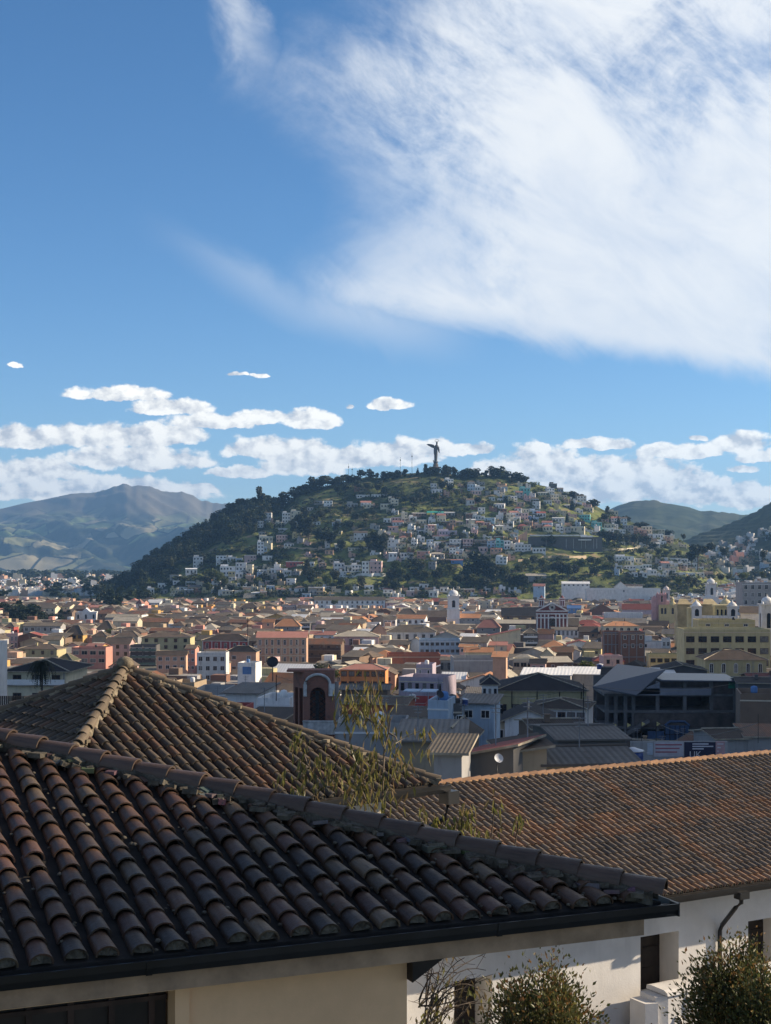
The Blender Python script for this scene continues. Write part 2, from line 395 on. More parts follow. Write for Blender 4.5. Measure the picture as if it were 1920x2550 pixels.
heightfield('mountain', mm, -900, 1000, 260, MY0, MY1, 110, mt)
# blue wooded hills far to the right, and the terraced slope in front of them
BP = [(1200, 1330), (1350, 1310), (1500, 1275), (1535, 1260), (1575, 1247), (1630, 1244), (1660, 1252), (1700, 1258), (1740, 1270), (1800, 1273), (1850, 1281), (1950, 1272), (2100, 1240), (2500, 1200)]
def bh(p, v, x, y):
    vr = 0.75; s = v / vr if v < vr else 1 - (v - vr) * 1.2
    top = Z(poly(BP, p) + 3 * nz(p * .05, 1), lerp(3600, 5200, vr))
    return lerp(-62, top, s ** 0.9) + fb(x / 160.0, y / 160.0, 4) * 14 * min(1, s * 4) * (1 - s) * 2 + (ridged(x / 420, y / 700, 4, 5) - .9) * 26 * min(1, s * 3) * max(0, 1 - s) + 3 * nz(x / 22, y / 22)
mw = fieldmat('wooded_hill', (0.022, 0.035, 0.02), (0.045, 0.06, 0.03), [(0.06, 0.075, 0.035), (0.1, 0.1, 0.06)], 0.008, (0.05, 0.06, 0.035), 900, 1200, 0.35)
heightfield('wooded_hill', mw, 1150, 2500, 150, 3600, 5200, 50, bh)
TP = [(1640, 1420), (1690, 1352), (1740, 1330), (1800, 1310), (1850, 1290), (1885, 1272), (1920, 1250), (2000, 1215), (2150, 1180), (2500, 1150)]
def th(p, v, x, y):
    vr = 0.8; s = v / vr if v < vr else 1 - (v - vr) * 1.2
    top = Z(poly(TP, p), lerp(1750, 2900, vr))
    z = lerp(-56, top, s ** 0.95) + fb(x / 60.0, y / 90.0, 4, 2) * 5 * min(1, s * 4) * (1.05 - s)
    return lerp(z, math.floor(z / 7) * 7 + 3.5, 0.45)
mg = fieldmat('terraced_slope', (0.03, 0.045, 0.025), (0.06, 0.07, 0.035), [(0.16, 0.16, 0.09), (0.2, 0.18, 0.11), (0.09, 0.11, 0.05), (0.13, 0.14, 0.07)], 0.018, (0.1, 0.1, 0.06), 900, 1000, 0.9)
heightfield('terraced_slope', mg, 1630, 2400, 130, 1750, 2900, 90, th)

# the round town hill
HP = [(60, 1535), (150, 1522), (213, 1508), (260, 1476), (323, 1450), (346, 1422), (427, 1372), (530, 1312), (576, 1280), (645, 1262), (703, 1264), (749, 1224), (830, 1206), (911, 1188), (957, 1190), (1003, 1180), (1060, 1176), (1085, 1176), (1153, 1184), (1222, 1183), (1280, 1188), (1326, 1204), (1384, 1216), (1453, 1242), (1499, 1268), (1557, 1293), (1614, 1316), (1672, 1338), (1707, 1350), (1765, 1393), (1800, 1425), (1850, 1455), (1950, 1490)]
HY0, HYR, HY1 = 1430.0, 1950.0, 2350.0
def hillz(x, y):
    p = CX + F * x / y; b = -54.0
    top = Z(poly(HP, p), HYR)
    s = (y - HY0) / (HYR - HY0)
    if s <= 0: return b - 2
    if s > 1: return max(b - 2, lerp(top, b, ((y - HYR) / (HY1 - HYR)) ** 1.5))
    z = lerp(b, top, 0.94 * s ** 0.92 + 0.06 * s * s)
    k = min(1, s * 6) * min(1, (1 - s) * 5)
    z += fb(x / 70.0, y / 60.0, 4, 4) * 10.0 * k
    return lerp(z, math.floor(z / 6) * 6 + 3, 0.35 * k)
def hill_hit(px, py):
    lo, prev = HY0, None
    y = HY0
    while y < HYR:
        x = X(px, y)
        if hillz(x, y) >= Z(py, y): return x, y, hillz(x, y)
        y += 2.0
    return X(px, HYR), HYR, hillz(X(px, HYR), HYR)
mh, b, t = newmat('hill_grass'); c = t.nodes.new('ShaderNodeTexCoord'); o = c.outputs['Object']
n1 = fbm(o, 0.014, 6, 0.62); n2 = fbm(o, 0.09, 6, 0.65)
mp = t.nodes.new('ShaderNodeMapping'); mp.inputs['Scale'].default_value = (0.35, 0.8, 1.6); t.links.new(o, mp.inputs[0]); n3 = fbm(mp.outputs[0], 0.1, 5)
cc = mixc(sstep(0.42, 0.58, n1), (0.045, 0.058, 0.02), (0.16, 0.18, 0.055)); cc = mixc(sstep(0.52, 0.66, n2), cc, (0.018, 0.028, 0.014))
cc = mixc(sstep(0.55, 0.66, n3), cc, (0.22, 0.175, 0.10))
t.links.new(cc, b.inputs['Base Color']); b.inputs['Roughness'].default_value = 0.95; b.inputs['Specular IOR Level'].default_value = 0.1
bn = t.nodes.new('ShaderNodeBump'); bn.inputs['Strength'].default_value = 1.0; bn.inputs['Distance'].default_value = 2.0
t.links.new(n2.v, bn.inputs['Height']); t.links.new(bn.outputs[0], b.inputs['Normal'])
mb = MB(); vs = []; nu, nv = 230, 120
for j in range(nv + 1):
    y = lerp(HY0 - 4, HY1, j / nv)
    for i in range(nu + 1): x = X(lerp(60, 1950, i / nu), y); vs.append((x, y, hillz(x, y)))
w = nu + 1
mb.add(vs, [(j * w + i, j * w + i + 1, (j + 1) * w + i + 1, (j + 1) * w + i) for j in range(nv) for i in range(nu)], smooth=True)
tag(mb.build('hill', mh), kind='structure')

# unseen high hillside on the right, shaped to keep sun off the nearer town
mb = MB(); vs = []; nu, nv = 24, 16
for j in range(nv + 1):
    v = j / nv; y = lerp(118, 450, v)
    for i in range(nu + 1):
        u = i / nu; x = lerp(150, 560, u); e = min(1, v * 5) * min(1, (1 - v) * 5)
        vs.append((x, y, g(x, y) - 2 + e * (265 * min(1, u * 1.7)) + 4 * fb(x / 40, y / 40, 3)))
w = nu + 1
mb.add(vs, [(j * w + i, j * w + i + 1, (j + 1) * w + i + 1, (j + 1) * w + i) for j in range(nv) for i in range(nu)], smooth=True)
tag(mb.build('hillside', mh), kind='structure')

# ------------------------------------------------------------------ the three near tiled roofs
def V3(a): return Vector(a)
def barrel(mb, O, d, sx, n, L, r1, r2, tint, seg=8, lift=0.02, lip=0.016, m=0, hf=0.85, plug=None):
    """half-round tile: low end at O running up along d; sx across, n outwards"""
    vs = []; fs = []
    a0, a1 = R(-8), R(188)
    for (rr, q, off) in ((r1, 0.0, lift), (r2, L, 0.0)):
        for j in range(seg + 1):
            a = lerp(a0, a1, j / seg); vs.append(O + d * q + sx * (math.cos(a) * rr) + n * (math.sin(a) * rr * hf + off))
    k0 = random.randint(0, 60); uvs = []
    for j in range(seg): fs.append((j, j + 1, seg + 2 + j, seg + 1 + j)); uvs.append([(k0 + j / seg, k0 + 0.01), (k0 + (j + 1) / seg, k0 + 0.01), (k0 + (j + 1) / seg, k0 + .99), (k0 + j / seg, k0 + .99)])
    mb.add(vs, fs, m, uvs, tint, True)
    vs2 = []
    for rr in (r1, r1 - lip):
        for j in range(seg + 1):
            a = lerp(a0, a1, j / seg); vs2.append(O + sx * (math.cos(a) * rr) + n * (math.sin(a) * rr * hf + lift))
    mb.add(vs2, [(j, seg + 1 + j, seg + 2 + j, j + 1) for j in range(seg)], m, None, tuple(x * 0.8 for x in tint))
    if plug is not None:
        pv = []
        for j in range(seg + 1):
            a = lerp(a0, a1, j / seg); rj = (r1 - lip) * random.uniform(0.92, 1.0)
            pv.append(O + d * random.uniform(0.0, 0.03) + sx * (math.cos(a) * rj) + n * (math.sin(a) * rj * hf + lift))
        k = pv + [O + d * 0.0 + n * (r1 * 0.3)]
        mb.add(k, [(j + 1, j, seg + 1) for j in range(seg)], plug)
def tiled_plane(mb, O, e, up, tan, ts, top, L, r1, r2, tint, seg=8, jit=0.008, plug=None, v0=None, hf=0.85):
    """columns of barrel tiles on the plane through O spanned by e (eave) and up (horizontal uphill)"""
    d = (up + Vector((0, 0, tan))).normalized(); n = e.cross(d).normalized()
    if n.z < 0: n = -n
    c = 1 / math.sqrt(1 + tan * tan)
    for ci, t in enumerate(ts):
        vt = top(t) / c; v = (v0(t) / c if v0 else 0.0); ri = 0; first = True
        while v < vt - 0.05:
            LL = min(L * 1.18, vt - v + 0.05)
            q = random.uniform(-1, 1) * jit; sl = random.uniform(-.07, -.02) if random.random() < .035 and not first else 0.0
            sx = (e + d * random.uniform(-1, 1) * jit * 3).normalized()
            dd = (d + e * random.uniform(-1, 1) * jit * 2.5).normalized()
            barrel(mb, O + e * (t + q) + d * (v + sl + (random.uniform(-1, 1) * jit * 2 if not first else random.uniform(0, 1) * jit * 2)), dd, sx, n, LL, r1 * random.uniform(.97, 1.03), r2, tint(ci, ri),
                   seg, lift=0.028 + random.uniform(-.006, .008), plug=plug if first else None, hf=hf)
            v += L * random.uniform(0.985, 1.015); ri += 1; first = False
def caps(mb, P0, P1, L, r1, r2, tint, seg=8, up=0.0, jit=0.01, m=0, sidew=None):
    """ridge or hip tiles from P0 (low) to P1"""
    D = (P1 - P0); n = int(D.length / L); d = D.normalized(); sx = d.cross(Vector((0, 0, 1))).normalized(); nn = sx.cross(d).normalized()
    for i in range(n + 1):
        q = min(L * 1.15, D.length - i * L + 0.05)
        if q < 0.1: break
        dd = (d + sx * random.uniform(-1, 1) * jit * 2).normalized()
        barrel(mb, P0 + d * (i * L) + nn * up + sx * random.uniform(-1, 1) * jit, dd, sx, nn, q, r1 * random.uniform(.95, 1.06), r2, tint(i, 0), seg, lift=0.025, lip=0.02, m=m, hf=0.95, plug=None)
def mortar(mb, P0, P1, w, h, m, step=0.06, drop=0.0):
    """rough mortar bed: an uneven strip of small lumps under ridge tiles"""
    D = P1 - P0; d = D.normalized(); sx = d.cross(Vector((0, 0, 1))).normalized(); n = int(D.length / step)
    vs = []; fs = []
    for i in range(n + 1):
        p = P0 + D * (i / n)
        for j, (a, b) in enumerate(((-1.0, -0.12), (-.86, .55), (-.45, 1.0), (.45, 1.0), (.86, .55), (1.0, -0.12))):
            k = 1 + 0.16 * nz(i * 0.7, j * 3.1, P0.x)
            vs.append(p + sx * (a * w * k) + Vector((0, 0, b * h * k - drop)))
    for i in range(n):
        for j in range(5): fs.append((i * 6 + j, i * 6 + j + 1, i * 6 + 7 + j, i * 6 + 6 + j))
    mb.add(vs, fs, m, None, (0.05, 0.045, 0.04), False)
def frange(a, b, s):
    r = []; 
    while a < b: r.append(a); a += s
    return r
M_dark = tintmat('dark_glazed_tile', rough=0.52, spec=0.35, streak=0.45, dirt=0.25, dcol=(0.075, 0.066, 0.05))
M_old = tintmat('weathered_clay_tile', rough=0.75, spec=0.3, streak=0.4, dirt=0.45, dcol=(0.17, 0.135, 0.09))
M_new = tintmat('mixed_clay_tile', rough=0.75, spec=0.3, streak=0.22, dirt=0.2, dcol=(0.13, 0.11, 0.085))
M_mort = mat('lichen_mortar', (0.085, 0.075, 0.058), 0.95, 0.5, 9, 6, bump=0.9, bscale=30)
M_under = mat('roof_underlay', (0.02, 0.017, 0.015), 0.95, 0.4, 4)
M_blk = mat('black_painted_metal', (0.012, 0.013, 0.015), 0.42, 0.3, 2, spec=0.5)
M_conc = mat('stained_concrete', (0.36, 0.245, 0.16), 0.9, 0.3, 2.2, 7, bump=0.35, bscale=14, dirt=0.5)
M_beige = mat('beige_plaster', (0.74, 0.47, 0.265), 0.9, 0.08, 1.5, 5, bump=0.1, bscale=60, dirt=0.34)
M_white = mat('white_plaster', (0.66, 0.64, 0.61), 0.9, 0.09, 0.9, 6, bump=0.25, bscale=18, dirt=0.28)
M_wood = mat('dark_brown_wood', (0.022, 0.016, 0.013), 0.6, 0.4, 3, spec=0.4)
M_soil = mat('dark_soil', (0.05, 0.04, 0.03), 0.95, 0.3, 1)

# foreground roof
e1 = Vector((0.9225, 0.386, 0)); u1 = Vector((-0.386, 0.9225, 0)); C1 = Vector((2.478, 13.42, -3.16)); TAN1 = 0.205; HT1 = 6.6
root = tag(empty('tiled_house', (0, 12, g(0, 12))), 'nearest house, with big dark glazed roof tiles and a black gutter along its eave', 'house')
RO = Vector(root.location)
def tint1(ci, ri):
    k = random.random(); b = random.uniform(0.6, 1.15)
    c = (0.088, 0.047, 0.027) if k < .5 else (0.056, 0.037, 0.026) if k < .74 else (0.092, 0.046, 0.030) if k < .92 else (0.13, 0.09, 0.055)
    return tuple(x * b for x in c)
mb = MB()
tiled_plane(mb, C1 - RO, e1, u1, TAN1, frange(-9.2, -0.12, 0.262), lambda t: min(-t, HT1) - 0.1, 0.335, 0.096, 0.08, tint1, 9, 0.014, plug=1)
ts = frange(0.3, HT1, 0.25)
eR = Vector((0.9225, 0.386, 0))
H0 = C1 - RO
hd = (-e1 + u1); hv = Vector((hd.x, hd.y, TAN1))
# narrow far side of the hip
def far_strip(mb):
    for u in frange(0.5, HT1, 0.25):
        P = H0 + hv * u; Lx = min(0.26 * u, 1.25)
        lo = P + eR * Lx + Vector((0, 0, -0.30 * Lx)); d = (P - lo).normalized(); n = u1.cross(d).normalized(); n = n if n.z > 0 else -n
        v = 0.0
        while v < (P - lo).length - 0.08:
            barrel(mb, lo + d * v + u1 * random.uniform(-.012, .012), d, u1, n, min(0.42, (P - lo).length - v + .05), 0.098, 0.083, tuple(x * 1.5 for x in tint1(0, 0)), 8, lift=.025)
            v += 0.36
far_strip(mb)
nrm = Vector((0, 0, 0.03))
P = [H0 + e1 * -9.3, H0 + e1 * 0.02, H0 + hv * HT1, H0 + e1 * -9.3 + u1 * HT1 + Vector((0, 0, HT1 * TAN1))]
mb.solid([[tuple(p - Vector((0, 0, 0.0))) for p in P]], 0.06, 2)
P2 = [H0, H0 + hv * HT1 * .6 + eR * 1.0 + Vector((0, 0, -.34)), H0 + hv * HT1 + eR * 1.25 + Vector((0, 0, -.41)), H0 + hv * HT1]
mb.solid([[tuple(p) for p in P2]], 0.05, 2)
roof1 = mb.build('roof', [M_dark, M_mort, M_under], root)
mb = MB()
mortar(mb, H0 + hv * 0.02, H0 + hv * HT1, 0.13, 0.15, 1)
caps(mb, H0 + hv * -0.03 + Vector((0, 0, .0)), H0 + hv * HT1, 0.40, 0.118, 0.1, lambda i, j: tuple(x * q_ for q_ in (random.uniform(.9, 1.35),) for x in (0.072, 0.046, 0.035)), 9, 0.085, 0.012)
mortar(mb, H0 + hv * HT1, H0 + hv * HT1 - e1 * 4, 0.13, 0.15, 1); caps(mb, H0 + hv * HT1 - e1 * 4, H0 + hv * HT1, 0.4, 0.118, 0.1, tint1, 8, 0.085)
for i in range(520):
    t_ = random.uniform(-9, -.3); v_ = random.uniform(.02, max(.05, min(-t_, HT1) - .2)); p = H0 + e1 * t_ + u1 * v_ + Vector((0, 0, TAN1 * v_ + random.uniform(.02, .05))); s = random.uniform(.012, .035)
    mb.lathe([(s * .3, -s * .3), (s, 0), (s * .7, s * .5), (s * .2, s * .7)], tuple(p), 5, 1)
# broken tile pieces and mortar lumps tucked along the hip
for i in range(150):
    u = random.uniform(0.2, HT1); off = random.uniform(0.14, 0.34) * -1
    p = H0 + hv * u + e1 * 0 + (-u1 * 0.5 - e1 * 0.5).normalized() * 0
    p = H0 + hv * u + u1 * off + Vector((0, 0, TAN1 * off + 0.05 + random.uniform(0, .04)))
    s = random.uniform(.03, .085); mt_ = Matrix.Translation(p) @ Matrix.Rotation(random.uniform(0, 6.28), 4, 'Z') @ Matrix.Rotation(random.uniform(-.5, .5), 4, 'X')
    mb.box(-s, s, -s * .8, s * .8, -.012, .014 + random.uniform(0, .03), random.choice((0, 1, 1)), tuple(x * random.uniform(.9, 2.2) for x in (0.06, 0.05, 0.042)), mt_)
mb.build('hip_ridge', [M_dark, M_mort], roof1)
mb = MB()
def along(mb, O, e, out, prof, t0, t1, m=0):
    """extrude a closed profile of (outwards, z) points along e"""
    n = len(prof); vs = [O + e * t + out * a + Vector((0, 0, b)) for t in (t0, t1) for a, b in prof]
    mb.add(vs, [(i, (i + 1) % n, n + (i + 1) % n, n + i) for i in range(n)] + [tuple(reversed(range(n))), tuple(range(n, 2 * n))], m)
GUT = [(-.02, -.03), (.0, -.1), (.11, -.115), (.13, -.06), (.14, .0), (.125, .0), (.11, -.06), (.1, -.1), (.01, -.088), (.0, -.03)]
along(mb, H0 + Vector((0, 0, -.0)), e1, -u1, GUT, -9.4, 0.13)
along(mb, H0 + e1 * .01, u1, e1, GUT, -0.12, .6)
for q in (-1.7, -4.75, -7.7): along(mb, H0, e1, -u1, [(a * 1.07, b * 1.06 + .002) for a, b in GUT], q, q + .05)
mb.box(.12, .133, -.14, .0, -.115, .0, 0, None, Matrix(((e1.x, u1.x, 0, H0.x), (e1.y, u1.y, 0, H0.y), (0, 0, 1, H0.z), (0, 0, 0, 1))))
mb.build('gutter', M_blk, root)
FR = Matrix(((e1.x, u1.x, 0, H0.x), (e1.y, u1.y, 0, H0.y), (0, 0, 1, H0.z), (0, 0, 0, 1)))   # x along the eave, y inwards, z up from the eave
mb = MB(); mb.box(-9.3, -0.13, .04, .22, -.30, -.105, 0, None, FR); mb.box(-.31, -.13, .221, 5, -.30, -.107, 0, None, FR)
mb.build('beam', M_conc, root)
zg = RO.z - H0.z * 0
gz = -(H0.z) - 1.0
mb = MB(); mb.box(-4.30, -2.36, .30, 4.2, gz, -.295, 0, None, FR); mb.box(-4.42, -4.302, .26, .5, gz, -.295, 0, None, FR); mb.box(-9.3, -4.422, .26, .5, -.37, -.296, 0, None, FR)
mb.box(-9.3, -4.31, .7, 4.2, gz, -.30, 0, None, FR)
mb.build('wall', M_beige, root)
mb = MB(); mb.box(-9.25, -4.43, .52, .56, -2.6, -.38, 0, None, FR)
for q in frange(-9.2, -4.5, .33): mb.box(q, q + .05, .49, .518, -2.6, -.38, 1, None, FR)
for q in (-.5, -.78, -1.06, -1.34, -1.62, -1.9, -2.2): mb.box(-9.25, -4.43, .475, .488, q, q + .04, 1, None, FR)
mb.build('shutter', [M_wood, mat('reddish_wood_lattice', (0.05, 0.03, 0.024), .6, .4, 4)], root)
mb = MB(); pr = [FR @ Vector(p) for p in ((-2.358, .18, -.302), (-2.0, .18, -.302), (-2.358, .18, -.52), (-2.358, .34, -.302), (-2.0, .34, -.302), (-2.358, .34, -.52))]
mb.add(pr, [(0, 1, 4, 3), (0, 2, 1), (3, 4, 5), (1, 2, 5, 4), (0, 3, 5, 2)]); mb.build('bracket', M_wood, root)

# middle roof: a square hipped pavilion
e2 = Vector((0.766, 0.643, 0)); u2 = Vector((-0.643, 0.766, 0)); A2 = Vector((-5.81, 33.0, -2.62)); TAN2 = 0.4915; S2 = 4.95
gz2 = g(0, 33)
root = tag(empty('tiled_pavilion', (A2.x, A2.y, gz2)), 'square house under a pyramid roof of weathered clay tiles behind the nearest roof', 'house')
AO = Vector((0, 0, A2.z - gz2)); ez = -S2 * TAN2
def tint2(ci, ri):
    k = random.random(); b = random.uniform(0.8, 1.25)
    wave = nz(ci * 0.31, ri * 0.55, 2.0)
    c = (0.088, 0.066, 0.047) if k < .55 else (0.062, 0.052, 0.042) if k < .85 else (0.105, 0.062, 0.04)
    if wave > 0.42: c = (0.115, 0.064, 0.04)
    return tuple(x * b for x in c)
mb = MB(); hips = []
for (ee, uu) in ((e2, u2), (-u2, e2), (u2, -e2), (-e2, -u2)):
    O = AO - uu * S2 - ee * S2 + Vector((0, 0, ez))
    tiled_plane(mb, O, ee, uu, TAN2, frange(0.14, 2 * S2 - .1, 0.262), lambda t: min(t, 2 * S2 - t) - 0.06, 0.33, 0.09, 0.075, tint2, 7, 0.012, plug=1, hf=1.05)
    mb.solid([[tuple(O), tuple(O + ee * 2 * S2), tuple(AO)]], 0.07, 2)
    hips.append((O + ee * 2 * S2, AO.copy()))
roof2 = mb.build('roof', [M_old, M_mort, M_under], root)
mb = MB()
M_mort2 = mat('pale_mortar', (0.20, 0.165, 0.115), .95, .4, 7, 6, bump=.8, bscale=30)
for (a, b) in hips:
    mortar(mb, a, b, 0.15, 0.10, 1)
    caps(mb, a, b, 0.36, 0.115, 0.1, lambda i, j: tuple(x * (1.5 + .7 * random.random()) / 1.0 for x in (0.115, 0.09, 0.06)) if False else tuple(x * q_ for q_ in (random.uniform(1.0, 1.6),) for x in (0.10, 0.076, 0.052)), 8, 0.06, 0.02)
    D = b - a
    for i in range(70):
        p = a + D * random.random() + Vector((random.uniform(-.2, .2), random.uniform(-.2, .2), .05)); s = random.uniform(.03, .06)
        mb.box(-s, s, -s, s, -.03, .03, 1, None, Matrix.Translation(p) @ Matrix.Rotation(random.uniform(0, 6), 4, 'Z'))
mb.lathe([(.05, 0), (.17, .02), (.2, .12), (.16, .22), (.05, .27)], tuple(AO + Vector((0, 0, .05))), 10, 1)
mb.build('hip_ridge', [M_old, M_mort2], roof2)
FR2 = Matrix(((e2.x, u2.x, 0, AO.x), (e2.y, u2.y, 0, AO.y), (0, 0, 1, AO.z + ez), (0, 0, 0, 1)))
mb = MB(); along(mb, AO - u2 * S2 + Vector((0, 0, ez)), e2, -u2, [(a * 1.4, b * 1.6) for a, b in GUT], -S2 - .1, S2 + .2)
mb.box(S2 + .02, S2 + .34, -S2 - .3, -S2 + .02, -.42, -.14, 0, None, FR2); mb.build('gutter', M_blk, root)
mb = MB(); a = [FR2 @ Vector(p) for p in ((S2 + .15, -S2 - .15, -.4), (S2 + .1, -S2 - .1, -.75), (S2 - .45, -S2 + .45, -1.15), (S2 - .9, -S2 + .5, -1.3), (S2 - .9, -S2 + .5, -6))]
mb.tube(a, .055, 8); mb.build('downpipe', M_blk, root)
mb = MB(); k = S2 - .85; mb.box(-k, k, -k, k, -(AO.z + ez) - 1.5, -.03, 0, None, FR2); mb.build('wall', M_white, root)

# right-hand building: long tiled roof, white wall with deep windows
e3 = Vector((0.866, 0.5, 0)); u3 = Vector((-0.5, 0.866, 0)); R3 = Vector((1.61, 42.0, -6.55)); TAN3 = 0.32; H3 = 6.68
gz3 = g(0, 40)
root = tag(empty('tiled_building', (R3.x, R3.y, gz3)), 'long white building with rows of orange and grey clay tiles, black gutter and deep windows', 'building')
RZ = Vector((0, 0, R3.z - gz3)); E0 = RZ - u3 * H3 + Vector((0, 0, -H3 * TAN3))
T0, T1 = -5.0, 30.0; SP = 0.222
def tint3(ci, ri):
    t = ci * SP + T0
    b = random.uniform(0.78, 1.25); k = random.random()
    col = (ci - 9) % 18 < 2 or 11 <= ri <= 12 or ri <= 1
    if ri in (10, 13): col = col or k < .4
    if col: c = (0.235, 0.14, 0.083) if k < .55 else (0.20, 0.14, 0.095)
    else: c = (0.145, 0.117, 0.091) if k < .5 else (0.17, 0.132, 0.098) if k < .86 else (0.20, 0.133, 0.086) if k < .95 else (0.11, 0.095, 0.08)
    return tuple(x * b for x in c)
mb = MB()
tiled_plane(mb, E0, e3, u3, TAN3, frange(T0, T1, SP), lambda t: H3 - .05, 0.31, 0.078, 0.066, tint3, 6, 0.006, plug=1, hf=1.15)
mb.solid([[tuple(E0 + e3 * T0), tuple(E0 + e3 * T1), tuple(RZ + e3 * T1), tuple(RZ + e3 * T0)]], .08, 2)
Bk = RZ + u3 * H3 + Vector((0, 0, -H3 * TAN3))
tiled_plane(mb, Bk, -e3, -u3, TAN3, frange(-T1, -T0, SP * 1.2), lambda t: H3 - .05, 0.4, 0.1, 0.085, tint3, 4, 0.006)
mb.solid([[tuple(RZ + e3 * T0), tuple(RZ + e3 * T1), tuple(Bk + e3 * T1), tuple(Bk + e3 * T0)]], .08, 2)
roof3 = mb.build('roof', [M_new, M_mort, M_under], root)
mb = MB(); M_mort3 = mat('orange_mortar', (0.34, 0.2, 0.1), .95, .35, 5, 5, bump=.6, bscale=30)
mortar(mb, RZ + e3 * T0, RZ + e3 * T1, .14, .07, 1)
caps(mb, RZ + e3 * T1, RZ + e3 * T0, .33, .1, .085, lambda i, j: tuple(x * q_ for q_ in (random.uniform(.75, 1.2),) for x in (0.34, 0.19, 0.105)), 7, .03, .012)
mb.build('ridge', [M_new, M_mort3], roof3)
FR3 = Matrix(((e3.x, u3.x, 0, E0.x), (e3.y, u3.y, 0, E0.y), (0, 0, 1, E0.z), (0, 0, 0, 1)))
mb = MB(); along(mb, E0, e3, -u3, [(a * 1.2, b * 1.5) for a, b in GUT], T0, T1); mb.box(T0, T1, .0, .03, -.2, -.05, 0, None, FR3)
mb.build('gutter', M_blk, root)
# where a photo column / row meets the wall plane
WB = 1.0                                  # eave overhang
def on_wall(px, back=WB):
    O = R3 + Vector((0, 0, -H3 * TAN3)) - u3 * H3 + u3 * back
    # (O.x + e.x t)/(O.y + e.y t) = (px - CX)/F
    k = (px - CX) / F; t = (k * O.y - O.x) / (e3.x - k * e3.y); p = O + e3 * t; return t, p.y
def wz(py, y): return Z(py, y) - (R3.z - H3 * TAN3)
openings = []
for (pa, pb, pt, pbm) in ((1131, 1226, 2428, 2590), (1595, 1690, 2318, 2474), (1863, 1950, 2280, 2420)):
    ta, ya = on_wall(pa); tb, yb = on_wall(pb); openings.append((ta, tb, wz(pbm, yb), wz(pt, yb)))
tq = openings[2][0] - openings[1][0]; o3 = openings[2]
for i in range(1, 4): openings.append((o3[0] + tq * i, o3[1] + tq * i, o3[2], o3[3]))
zb3 = -(E0.z) - 1.5; TH = 0.9
mb = MB(); xs = T0 + .3; zt = -.03
for (a, b_, zl, zh) in openings:
    mb.box(xs, a, WB, WB + TH, zb3, zt, 0, None, FR3); mb.box(a, b_, WB, WB + TH, zb3, zl, 0, None, FR3); mb.box(a, b_, WB, WB + TH, zh, zt, 0, None, FR3); xs = b_
mb.box(xs, T1 - .3, WB, WB + TH, zb3, zt, 0, None, FR3)
mb.box(T0 + .3, T1 - .3, WB + TH + .3, 2 * H3 - 1, zb3, zt, 0, None, FR3)
# soffit
mb.box(T0 + .3, T1 - .3, .06, WB - .003, -.09, -.05, 1, None, FR3)
mb.build('wall', [M_white, M_wood], root)
for (a, b_, zl, zh) in openings:
    mb = MB(); mb.box(a + .003, b_ - .003, WB + TH - .14, WB + TH - .05, zl + .003, zh - .003, 0, None, FR3)
    for q in (0.33, 0.66): z_ = lerp(zl, zh, q); mb.box(a + .1, b_ - .1, WB + TH - .17, WB + TH - .142, z_ - .03, z_ + .03, 0, None, FR3)
    mb.box((a + b_) / 2 - .03, (a + b_) / 2 + .03, WB + TH - .165, WB + TH - .143, zl + .02, zh - .02, 0, None, FR3)
    mb.build('shutter', M_wood, root)
tp, yp = on_wall(1787); tq2, yq = on_wall(1842, 0.0)
mb = MB(); pts = [(tq2, -.06, -.16), (tq2, -.06, -.45), (tq2 - .05, .1, -.6), (tp + .05, WB - .12, -1.25), (tp, WB - .09, -1.4), (tp, WB - .09, zb3)]
mb.tube([FR3 @ Vector(p) for p in pts], .06, 8); mb.box(tq2 - .16, tq2 + .16, -.2, .05, -.33, -.15, 0, None, FR3)
mb.build('downpipe', M_blk, root)

# white garden wall with a scrolled end below the middle window
ta, ya = on_wall(1622, 0.55); tb, yb = on_wall(1745, 0.55)
O0 = Vector((R3.x, R3.y, R3.z - H3 * TAN3)) - u3 * H3
FW = Matrix(((e3.x, u3.x, 0, O0.x), (e3.y, u3.y, 0, O0.y), (0, 0, 1, O0.z), (0, 0, 0, 1)))
root = tag(empty('garden_wall', tuple(FW @ Vector((ta, .3, -7)))), 'white plastered garden wall with a scroll relief and pleated end below a dark window', 'wall')
INV = Matrix.Translation(-Vector(root.location)) @ FW
mb = MB(); ztop = Z(2463, ya) - O0.z
mb.box(ta, ta + 9, -.1, .62, -7, ztop, 0, None, INV)
vs = []; n = 28
for i in range(n + 1):
    t = lerp(ta - .06, ta + 9, i / n)
    for (y_, zz) in ((-.16, 0), (-.13, .07), (.0, .12), (.5, .13), (.66, .1), (.68, 0)): vs.append(INV @ Vector((t, y_, ztop + zz + .012 * nz(i * 1.3, y_))))
mb.add(vs, [(i * 6 + j, i * 6 + j + 1, i * 6 + 7 + j, i * 6 + 6 + j) for i in range(n) for j in range(5)] + [(0, 1, 2, 3, 4, 5)], 0)
for i in range(2):
    o_ = ta - .33 * (i + 1); mb.add([INV @ Vector(p) for p in ((o_, .0, -7), (o_ + .33, -.1, -7), (o_ + .33, .6, -7), (o_, .6, -7), (o_, .0, ztop - .12 * i - .02), (o_ + .33, -.1, ztop - .12 * i - .02), (o_ + .33, .6, ztop - .12 * i - .02), (o_, .6, ztop - .12 * i - .02))],
      [(0, 3, 2, 1), (4, 5, 6, 7), (0, 1, 5, 4), (1, 2, 6, 5), (2, 3, 7, 6), (3, 0, 4, 7)])
mb.build('wall', M_white, root)
mb = MB()
